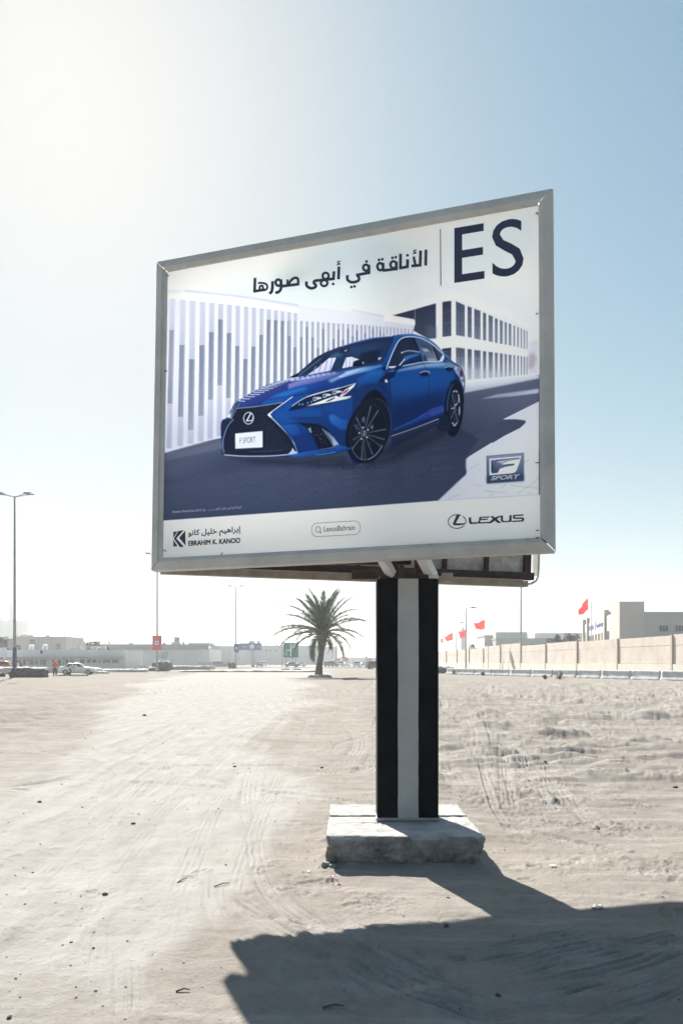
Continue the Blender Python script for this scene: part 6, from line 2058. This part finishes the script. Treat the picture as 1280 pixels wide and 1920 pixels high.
paints = {'white': sedan.children[0].material_slots[0].material, 'silver': mat('paint_silver', (.42, .43, .44), .3, metal=.4, var=.03), 'grey': mat('paint_grey', (.16, .165, .17), .3, var=.03),
          'black': mat('paint_black', (.025, .027, .03), .25, var=.03), 'maroon': mat('paint_maroon', (.16, .06, .08), .3, var=.03), 'blue': mat('paint_blue', (.10, .17, .27), .3, var=.03), 'red': mat('paint_red', (.5, .04, .03), .3, var=.03)}
CARS = [(650, 232, 90, 'white', 0, 'white saloon car in the middle of the distant row right of the palm'), (637, 240, 92, 'white', 1, 'white estate car next to the small round yellow sign'),
        (620, 226, 40, 'grey', 1, 'grey car nearest the palm trunk, turned side on'), (668.5, 205, 90, 'white', 1, 'largest white car seen from behind among the distant cars'),
        (682, 228, 90, 'silver', 0, 'silver saloon car right of the largest white car'), (695.5, 212, 60, 'white', 0, 'white car half hidden by the dark car at the pillar'),
        (705, 163, 20, 'black', 1, 'dark car partly hidden by the striped pillar'), (643.5, 262, 90, 'silver', 1, 'small silver car far back between two white cars'),
        (548, 218, 8, 'maroon', 0, 'maroon car passing behind the posts of the green sign'), (561, 230, 185, 'white', 0, 'white car just right of the green sign posts'),
        (487, 226, 95, 'blue', 0, 'pale blue car right of the blue sign column'), (494, 250, 95, 'white', 1, 'white van-like car far behind the blue sign column'),
        (147, 96, 8, 'white', 0, 'white car parked among the works at the left'), (9, 118, 10, 'red', 1, 'red car in front of the shops at the left edge'), (412, 232, 6, 'grey', 1, 'dark grey car by the low wall left of the blue sign')]
used = [False, False]
for px, Yd, rz, colr, kind, lb in CARS:
    src = (sedan, suvc)[kind]
    if not used[kind]:
        used[kind] = True
        c = src; c.location = (X_at(px, Yd), Yd, 0); c.rotation_euler = (0, 0, R(rz)); c['label'] = lb
    else:
        c = dup(src, (X_at(px, Yd), Yd, 0), R(rz), lb)
    recolor(c, 'body', paints[colr])
# small round yellow sign, tent
ys = thing('round_sign', 'small round yellow sign on a post among the distant cars', 'sign', (X_at(629, 200), 200, 0))
MB().tube([(0, 0, 0), (0, 0, 1.7)], .05, 6).build('post', lampm, ys)
MB().tube([(0, -.04, 1.75), (0, .02, 1.75)], .3, 16).build('disc', mat('sign_yellow', (.45, .3, .08), .6), ys)
tn = thing('tent', 'white pointed tent roof behind the grey car', 'tent', (X_at(624, 290), 290, 0))
MB().add([(-1.3, -1.3, 2.0), (1.3, -1.3, 2.0), (1.3, 1.3, 2.0), (-1.3, 1.3, 2.0), (0, 0, 3.0)], [(0, 1, 4), (1, 2, 4), (2, 3, 4), (3, 0, 4)]).build('canopy', mat('tent_white', (.75, .75, .74), .8), tn)
for x, y in ((-1.2, -1.2), (1.2, -1.2), (1.2, 1.2), (-1.2, 1.2)):
    MB().tube([(x, y, 0), (x, y, 2.05)], .05, 6).build('pole', lampm, tn)
for px, Yd, lb in ((648, 330, 'small red canopy far behind the distant cars, near the centre'), (692, 330, 'small red canopy far behind, close to the striped pillar'), (633, 345, 'small pale red canopy far behind, next to the palm')):
    tc_ = thing('kiosk', lb, 'kiosk', (X_at(px, Yd), Yd, 0), group='far red-roofed kiosks')
    MB().box((0, 0, 1.1), (2.0, 2.0, 2.2)).build('body', mat('kiosk_grey', (.3, .3, .3), .8), tc_)
    MB().box((0, 0, 2.6), (2.6, 2.4, .8), top=(.8, .8)).build('roof', mat('kiosk_red', (.6, .1, .08), .7), tc_)

# ------------------------------------------------------------------ trees
def leafy(name, label, px, Yd, ytop, wpx, seed, col, group='trees on the skyline', base=0.0):
    rs = random.Random(seed)
    h = Z_at(ytop, Yd); w = wpx*Yd/FPX
    T = thing(name, label, 'tree', (X_at(px, Yd), Yd, 0), group=group)
    tk = MB()
    tk.tube([(0, 0, 0), (.1, 0, h*.25), (0, 0, h*.55)], [.05*h*.6, .04*h*.6, .02*h*.6], 7)
    for i in range(5):
        a = rs.uniform(0, 6.28)
        tk.tube([(0, 0, h*.3), (math.cos(a)*w*.2, math.sin(a)*w*.2, h*.55), (math.cos(a)*w*.36, math.sin(a)*w*.36, h*.75)], [.03*h*.5, .02*h*.5, .008*h*.5], 5)
    tk.build('trunk', mat('tree_bark', (.12, .095, .075), .95), T)
    cr = MB()
    clumps = [(rs.uniform(-.40, .40)*w, rs.uniform(-.3, .3)*w, h*rs.uniform(.42, .88), rs.uniform(.12, .24)*w) for _ in range(16)]
    clumps.append((0, 0, h*.86, .12*w))
    sz = .035*w+.06
    for cx_, cy_, cz_, r in clumps:
        for j in range(85):
            d = Vector((rs.gauss(0, 1), rs.gauss(0, 1), rs.gauss(0, .8))).normalized()*r*rs.uniform(.55, 1.08)
            c = Vector((cx_, cy_, cz_))+d
            if c.z > h: c.z = h-.05*rs.random()
            a = Vector((rs.uniform(-1, 1), rs.uniform(-1, 1), rs.uniform(-.6, .6))).normalized()*sz*rs.uniform(.6, 1.3)
            b = Vector((rs.uniform(-1, 1), rs.uniform(-1, 1), rs.uniform(-1, 1))).normalized()*sz*.7
            cr.add([c-a, c+b, c+a, c-b], [(0, 1, 2, 3)])
    cr.build('crown', mat('leaf_%d' % int(col[1]*1000), col, .7, var=.4, scale=.8), T, fix=False)
leafy('leafy_tree', 'green bushy tree behind the wall, left of the signed building', 1045, 150, 1184, 40, 1, (.085, .095, .045))
leafy('leafy_tree', 'smaller green tree behind the wall, next to the flag pole', 1068, 146, 1185, 34, 2, (.085, .10, .045))
leafy('leafy_tree', 'low bush top behind the wall, right of the tall lamp pole', 1003, 140, 1203, 18, 3, (.09, .095, .05))
leafy('leafy_tree', 'dark tree tops behind the wall between the arm lamp and the slim flag', 886, 240, 1203, 18, 4, (.06, .075, .05))
leafy('leafy_tree', 'low dark tree behind the wall next to the striped pillar', 845, 260, 1218, 16, 5, (.06, .075, .05))
leafy('leafy_tree', 'olive tree above the shop roof left of the warehouse', 178, 170, 1197, 28, 6, (.10, .11, .06))
leafy('leafy_tree', 'dark bush above the shop roof right of the olive tree', 199, 176, 1209, 30, 7, (.09, .10, .06))
leafy('leafy_tree', 'dark tree at the left edge behind the sign board', 3, 170, 1190, 34, 8, (.06, .075, .05))
leafy('leafy_tree', 'yellow-green small tree right of the leftmost lamp', 36, 165, 1204, 10, 9, (.16, .15, .05))
leafy('leafy_tree', 'tree tops peeking over the cream block', 80, 235, 1189, 22, 10, (.08, .09, .06))
leafy('leafy_tree', 'far low trees behind the warehouse roof', 205, 330, 1199, 26, 11, (.08, .09, .06))
leafy('leafy_tree', 'far low grey-green tree behind the distant cars', 646, 420, 1229, 14, 12, (.07, .08, .06))

# ------------------------------------------------------------------ works at the left: debris, mounds, people
def heap(name, label, cat, px, Yd, w, d, h, seed, m, amp=.22, group=None, freq=1.4):
    bm = rough_box((w, d, h), (22, 12, 10), amp, seed=seed, freq=freq, round_=h*.42)
    ob = bm_obj(name, bm, m, None, (X_at(px, Yd), Yd, -.06), 0.0)
    return tag(ob, label, cat, group)
tarp = mat('dark_debris', (.055, .055, .06), .85, var=.45, scale=2.5, bump=.8, bscale=9)
grn = mat('grey_green_tarp', (.10, .11, .105), .8, var=.3, scale=1.5, bump=.5, bscale=6)
pale = mat('pale_spoil', (.50, .47, .43), .95, var=.1, scale=1.2, bump=.5)
heap('debris_heap', 'long dark debris heap on the sand at the left', 'debris', 55, 79, 3.6, 1.6, 1.05, 1, tarp, .16)
heap('debris_heap', 'small dark debris piece at the very left edge', 'debris', 1, 82, 1.0, .8, .5, 2, tarp, .1)
heap('debris_heap', 'low dark end of debris left of the long heap', 'debris', 29, 78.5, 1.2, 1.0, .75, 3, tarp, .1)
heap('rock', 'dark rock at the right end of the long debris heap', 'rock', 85, 80, .55, .5, .35, 4, tarp, .08)
heap('spoil_mound', 'pale spoil mound left of the debris heap', 'mound', 14, 100, 6.0, 3.0, .95, 5, pale, .2)
heap('spoil_mound', 'long low pale spoil bank behind the workers', 'mound', 100, 112, 14, 3, .75, 6, pale, .18)
heap('spoil_mound', 'low pale bank right of the white car', 'mound', 205, 118, 12, 2.5, .5, 7, pale, .15)
heap('covered_machine', 'grey-green covered machine at the foot of the red banner lamp', 'machine', 304, 130, 3.4, 2.0, 1.75, 8, grn, .22)
heap('debris_heap', 'grey rubble left of the covered machine', 'debris', 288, 128, 1.4, 1.2, .8, 9, grn, .15)
heap('debris_heap', 'low rubble strip right of the white car', 'debris', 180, 104, 3.6, 1.0, .35, 10, pale, .14, freq=2.5)
heap('debris_heap', 'low dark rubble trail left of the covered machine', 'debris', 262, 135, 6.0, 1.2, .4, 11, grn, .15, freq=2)
heap('spoil_mound', 'sandy mound right of the covered machine', 'mound', 350, 150, 9, 3, .8, 12, mat('mound_soil', (.33, .29, .245), .95), .2)
heap('sand_bank', 'low sandy bank left of the palm', 'mound', 470, 120, 22, 6, .3, 13, mat('mound_soil', (.33, .29, .245), .95), .16)
for px, lb in ((432, 'left dark sack at the foot of the blue pennant lamp'), (438.5, 'right dark sack at the foot of the blue pennant lamp')):
    heap('dark_sack', lb, 'sack', px, 176, .85, .8, 1.45, int(px), tarp, .12)
heap('rock', 'dark rock at the barrier next to the striped pillar', 'rock', 835, 106, 2.6, 1.4, .9, 21, mat('dark_spoil', (.14, .14, .145), .9, var=.3), .25)
pipe = MB().tube([(0, 0, .1), (1.2, .3, .14), (2.0, -.2, .1), (3.4, .1, .12)], .06, 6)
tag(pipe.build('pipe', tarp, None, (X_at(108, 83), 83, 0), smooth=True), 'thin dark bent pipe lying right of the standing worker', 'pipe')

def person(label, loc, rz, pose, shirt, trouser, helmet, vest):
    T = thing('person', label, 'person', loc, rz)
    me = bpy.data.meshes.new('body')
    if pose == 'stand':
        J = [(0, 0, .95), (0, 0, 1.15), (0, 0, 1.38), (0, 0, 1.5), (0, .02, 1.62), (-.19, 0, 1.40), (-.30, .02, 1.15), (-.36, .10, .92), (.19, 0, 1.40), (.29, .04, 1.15), (.31, .16, .98),
             (-.10, 0, .90), (-.13, .02, .50), (-.14, -.02, .09), (-.15, .12, .04), (.10, 0, .90), (.12, .06, .50), (.14, -.04, .09), (.15, .10, .04)]
    else:
        J = [(0, 0, .80), (0, .22, .98), (0, .46, 1.06), (0, .58, 1.08), (0, .70, 1.08), (-.19, .44, 1.05), (-.24, .52, .78), (-.18, .62, .55), (.19, .44, 1.05), (.24, .52, .78), (.18, .62, .55),
             (-.10, 0, .78), (-.14, .16, .46), (-.15, -.02, .09), (-.15, .12, .04), (.10, 0, .78), (.14, .20, .46), (.15, .02, .09), (.15, .15, .04)]
    E_ = [(0, 1), (1, 2), (2, 3), (3, 4), (2, 5), (5, 6), (6, 7), (2, 8), (8, 9), (9, 10), (0, 11), (11, 12), (12, 13), (13, 14), (0, 15), (15, 16), (16, 17), (17, 18)]
    rad = [.15, .14, .16, .06, .105, .075, .055, .04, .075, .055, .04, .10, .075, .05, .045, .10, .075, .05, .045]
    me.from_pydata(J, E_, [])
    o = bpy.data.objects.new('body', me); COL.objects.link(o); o.parent = T
    sk = o.modifiers.new('skin', 'SKIN')
    for i, r in enumerate(rad):
        me.skin_vertices[0].data[i].radius = (r, r*.8 if i < 3 else r)
    me.skin_vertices[0].data[0].use_root = True
    ss = o.modifiers.new('sub', 'SUBSURF'); ss.levels = 1; ss.render_levels = 1
    me.materials.append(mat('skin_brown', (.22, .12, .08), .7))
    hip, chest, head = Vector(J[0]), Vector(J[2]), Vector(J[4])
    ax = (chest-hip).normalized()
    MB().tube([hip-ax*.06, hip+ax*.12, hip.lerp(chest, .6), chest+ax*.04, chest+ax*.11], [.19, .195, .20, .20, .10], 12).build('vest' if vest else 'shirt', mat('cloth_'+'%d' % int(shirt[0]*100+shirt[2]*977), shirt, .85), T, smooth=True)
    for a, b, c in ((11, 12, 13), (15, 16, 17)):
        MB().tube([J[a], Vector(J[a]).lerp(Vector(J[b]), .5), J[b], Vector(J[b]).lerp(Vector(J[c]), .92)], [.125, .115, .10, .085], 10).build('trouser_leg', mat('trousers_%d' % int(trouser[0]*1000), trouser, .9), T, smooth=True)
        MB().rbox((J[c][0], J[c][1]+.06, .05), (.11, .28, .10), .03).build('boot', tyre, T)
    for a, b, c in ((5, 6, 7), (8, 9, 10)):
        MB().tube([J[a], J[b], Vector(J[b]).lerp(Vector(J[c]), .7)], [.095, .075, .06], 8).build('sleeve', mat('cloth_'+'%d' % int(shirt[0]*100+shirt[2]*977), shirt, .85), T, smooth=True)
    up = (head-Vector(J[3])).normalized()
    if helmet:
        MB().tube([head+up*.02, head+up*.05, head+up*.11, head+up*.15], [.155, .145, .11, .03], 12).build('hard_hat', mat('helmet_%d' % int(helmet[1]*1000), helmet, .4), T, smooth=True)
    else:
        MB().tube([head+up*.0, head+up*.06, head+up*.11], [.118, .112, .05], 10).build('hair', tyre, T, smooth=True)
orange = (.62, .13, .03)
person('worker in orange vest and hard hat standing right of the debris heap', (X_at(103.5, 86), 86, 0), R(200), 'stand', orange, (.03, .032, .04), (.6, .14, .03), True)
person('bending worker in a pale shirt and orange vest at the white car', (X_at(131, 92), 92, 0), R(-80), 'bend', (.62, .45, .36), (.05, .05, .06), (.7, .68, .66), False)
person('worker in orange behind the pale mound at the left', (X_at(24.5, 104), 104, 0), R(150), 'stand', (.6, .17, .03), (.3, .1, .04), (.6, .2, .03), True)
person('person in white clothes left of the debris heap', (X_at(32.5, 108), 108, 0), R(180), 'stand', (.7, .7, .7), (.6, .6, .6), None, False)
person('person in dark clothes behind the long debris heap', (X_at(38.5, 110), 110, 0), R(170), 'stand', (.05, .05, .06), (.05, .05, .06), None, False)
person('person in pale clothes standing under the blue pennant banner', (X_at(439.5, 181), 181, 0), R(180), 'stand', (.6, .56, .54), (.22, .16, .14), None, False)

# ------------------------------------------------------------------ more of the built-up strip at the left
blk = mat('roadblock_white', (.62, .62, .61), .9, var=.1, scale=1, dirt=.4)
ORD2 = ['first', 'second', 'third', 'fourth', 'fifth', 'sixth', 'seventh', 'eighth', 'ninth', 'tenth']
for k in range(10):
    px = 168+k*25
    Yd = 146+k*1.2
    bm = rough_box((2.3, .5, .85), (8, 4, 6), .02, seed=40+k, freq=1.5, round_=.06)
    tag(bm_obj('road_block', bm, blk, None, (X_at(px, Yd), Yd, -.02), .03*((k*7) % 5-2)), 'low white road block in front of the warehouse, %s from the left' % ORD2[k], 'barrier', 'white road blocks at the highway')
for k, (px, Yd, h, lb) in enumerate(((150.5, 175, 8.0, 'slim white pole above the shop roof beside the dark balconies'), (171, 190, 6.5, 'slim pole beside the olive tree'), (122, 190, 9.5, 'slim pole at the right end of the cream block'),
                                     (61, 230, 13, 'thin antenna mast behind the cream block'), (212, 280, 12.5, 'thin antenna mast above the warehouse roof'), (376, 300, 13.5, 'thin mast right of the warehouse roof end'), (431, 260, 17, 'thin lamp mast left of the blue pennant lamp'))):
    T_ = thing('mast', lb, 'mast', (X_at(px, Yd), Yd, 0), group='thin masts on the skyline')
    MB().tube([(0, 0, 0), (0, 0, h)], [.09, .05], 6).build('pole', lampm, T_)
    MB().box((.25, 0, h-.1), (.7, .12, .1)).build('head', lamph, T_)
rsx = random.Random(31)
for host, x0, x1, z, y in ((bb, -6.5, 6.5, Z_at(1193, Yq)-.35, 3), (S, -22, 20, hS, 3), (gs, -1.5, 1.5, Z_at(1204, 225)-.3, 3), (wb, -18, 18, Z_at(1210, 370)-.3, 4), (Wh, -16, 16, Z_at(1208, Yw), 9)):
    for k in range(7):
        x = rsx.uniform(x0, x1); w_ = rsx.uniform(.6, 1.3)
        if rsx.random() < .6:
            MB().rbox((x, y+rsx.uniform(-1, 2), z+.42), (w_, .7, .84), .04).build('air_conditioner', mat('ac_white', (.5, .5, .49), .7, dirt=.3), host)
        else:
            yq = y+rsx.uniform(-1, 2)
            MB().tube([(x, yq, z-.02), (x, yq, z+1.0), (x, yq, z+1.15)], [.5, .5, .25], 10).build('water_tank', mat('tank_white', (.55, .55, .54), .6), host)
# ------------------------------------------------------------------ small things on the sand
stonem = mat('dark_stone', (.085, .075, .065), .9, var=.4, scale=30, bump=.5, bscale=80)
stonel = mat('pale_stone', (.34, .31, .27), .9, var=.25, scale=25, bump=.5, bscale=80)
def stone(label, px, py, s, seed, m=stonem):
    x, y = G(px, py)
    s *= .5
    bm = rough_box((s*1.5, s*1.1, s*.8), (6, 6, 5), s*.22, seed=seed, freq=2.2/s, round_=s*.38)
    o = bm_obj('stone', bm, m, None, (x, y, HGT(x, y)-s*.25), seed*1.3)
    tag(o, label, 'stone', 'loose stones on the sand')
stone('dark stone on the lit sand just before the billboard shadow', 836, 1735, .05, 1)
stone('small dark stone inside the billboard shadow near the bottom', 933, 1863, .04, 2)
stone('dark stone on the sand at the right edge', 1265, 1478, .09, 3)
stone('dark stone on the sand right of the pillar stripe', 1021, 1434, .07, 4)
stone('small stone right of the footing', 1120, 1556, .04, 5)
stone('pale stone against the footing front', 841, 1627, .026, 6, stonel)
stone('flat dark stone on the pale track, upper left', 271, 1342, .16, 7)
stone('dark stone on the pale track left of centre', 440, 1439, .07, 8)
stone('dark stone at the left on the pale sand', 75, 1504, .07, 9)
stone('dark stone in the middle of the pale sand', 250, 1545, .06, 10)
stone('dark stone near the left edge at the bottom', 18, 1905, .035, 11)
stone('dark lump on the pale sand left of the tyre tracks', 197, 1674, .05, 12)
stone('dark stone beside the curved tyre marks left of the pillar', 603, 1440, .08, 13)
stone('dark stone at lower left, first of a pair', 176, 1774, .028, 14)
stone('dark stone at lower left, second of a pair', 134, 1767, .026, 15)
# twigs and scraps
tw = mat('twig', (.08, .07, .055), .9)
def twig(label, px, py, L, ang, r=.0045):
    x, y = G(px, py)
    z = HGT(x, y)+r
    c, s = math.cos(ang)*L/2, math.sin(ang)*L/2
    o = MB().tube([(-c, -s, 0), (c*.1, s*.1+.01, .008), (c, s, .004)], [r, r*.9, r*.5], 6).build('twig', tw, None, (x, y, z), smooth=True)
    tag(o, label, 'twig', 'twigs on the sand')
twig('short dark twig left of the curved tyre track', 342, 1649, .12, 1.1)
twig('short dark twig beside the curved tyre track', 416, 1657, .13, .7)
twig('dark twig in the billboard shadow near the bottom edge', 625, 1886, .11, .1, .006)
twig('short dark twig near the bottom left', 343, 1857, .07, .2, .005)
def scrap(label, px, py, w, d, m, rz):
    x, y = G(px, py)
    n = 6
    vs, fs = [], []
    for i in range(n+1):
        for j in range(3):
            vs.append((w*(i/n-.5), d*(j/2-.5), .008+.007*math.sin(i*1.9+j)))
    for i in range(n):
        for j in range(2):
            fs.append((i*3+j, (i+1)*3+j, (i+1)*3+j+1, i*3+j+1))
    o = MB().add(vs, fs).build('litter', m, None, (x, y, HGT(x, y)+.004), rz, smooth=True)
    so = o.modifiers.new('thickness', 'SOLIDIFY'); so.thickness = .0012
    tag(o, label, 'litter', 'litter on the sand')
papw = mat('litter_white', (.7, .7, .7), .7); papp = mat('litter_pink', (.6, .16, .3), .6)
scrap('pink ribbon scrap by the footing, upper one', 625, 1649, .06, .012, papp, .1)
scrap('pink ribbon scrap by the footing, lower one', 631, 1658, .07, .012, papp, .25)
scrap('white paper scrap at the edge of the billboard shadow', 1118, 1702, .09, .05, papw, .3)
scrap('small white scrap right of the footing', 1036, 1624, .05, .03, papw, -.2)
scrap('tiny white scrap left of the footing', 579, 1638, .02, .03, papw, .6)
# countless pebbles and crumbs of soil
def pebbles():
    rs = np.random.RandomState(21)
    V, F, M = [], [], []
    base = np.array([(1, 0, 0), (-1, 0, 0), (0, 1, 0), (0, -1, 0), (0, 0, 1), (0, 0, -1), (.6, .6, .5), (-.6, .6, .5), (.6, -.6, .5), (-.6, -.6, .5)], float)
    tri = [(4, 6, 7), (4, 7, 9), (4, 9, 8), (4, 8, 6), (6, 2, 7), (7, 1, 9), (9, 3, 8), (8, 0, 6), (6, 0, 2), (7, 2, 1), (9, 1, 3), (8, 3, 0), (5, 2, 0), (5, 1, 2), (5, 3, 1), (5, 0, 3)]
    k = 0
    n = 0
    while n < 2400:
        y = 3.3*math.exp(rs.rand()*2.3)
        x = rs.uniform(-.55, .55)*y
        dens = float(np.clip(.35+1.1*vnoise(x*.9, y*.6, 4.5), .05, 1))
        if rs.rand() > dens:
            continue
        if abs(x-.53) < .75 and 6.0 < y < 7.7:
            continue
        s = (.0018+.0065*rs.rand()**4)*min(2.2, .6+y/10)
        w = rs.rand()*6.28
        sc = np.array([s*rs.uniform(.8, 1.7), s*rs.uniform(.7, 1.2), s*rs.uniform(.4, .8)])
        P = base*(1+.25*rs.randn(10, 1))*sc
        c, sn = math.cos(w), math.sin(w)
        P = np.stack([P[:, 0]*c-P[:, 1]*sn, P[:, 0]*sn+P[:, 1]*c, P[:, 2]], 1)+np.array([x, y, HGT(x, y)+sc[2]*.35])
        V.append(P); F += [tuple(q+10*n for q in t) for t in tri]
        M += [0 if rs.rand() < .3 else 1]*16
        n += 1
    me = bpy.data.meshes.new('pebbles')
    me.from_pydata(np.concatenate(V).tolist(), [], F)
    me.materials.append(stonem); me.materials.append(mat('soil_crumb', (.30, .265, .225), .95, var=.2, scale=20))
    me.polygons.foreach_set('material_index', M)
    o = bpy.data.objects.new('pebbles', me); COL.objects.link(o)
    tag(o, 'small pebbles and soil crumbs scattered over the sand', 'pebbles', kind='stuff')
pebbles()

# ------------------------------------------------------------------ haze
def haze():
    mb = MB().box((0, 1100, 33), (3500, 3100, 70))
    o = mb.build('haze', [], None)
    m = bpy.data.materials.new('haze_air'); m.use_nodes = True
    n, l = m.node_tree.nodes, m.node_tree.links
    n.clear()
    out = n.new('ShaderNodeOutputMaterial'); pv = n.new('ShaderNodeVolumePrincipled')
    pv.inputs['Color'].default_value = (.93, .95, .97, 1)
    pv.inputs['Density'].default_value = HAZE
    pv.inputs['Anisotropy'].default_value = .2
    l.new(pv.outputs[0], out.inputs['Volume'])
    o.data.materials.append(m)
    tag(o, 'thin pale dusty haze in the air over the whole site', 'haze', kind='stuff')
HAZE = .0006
haze()
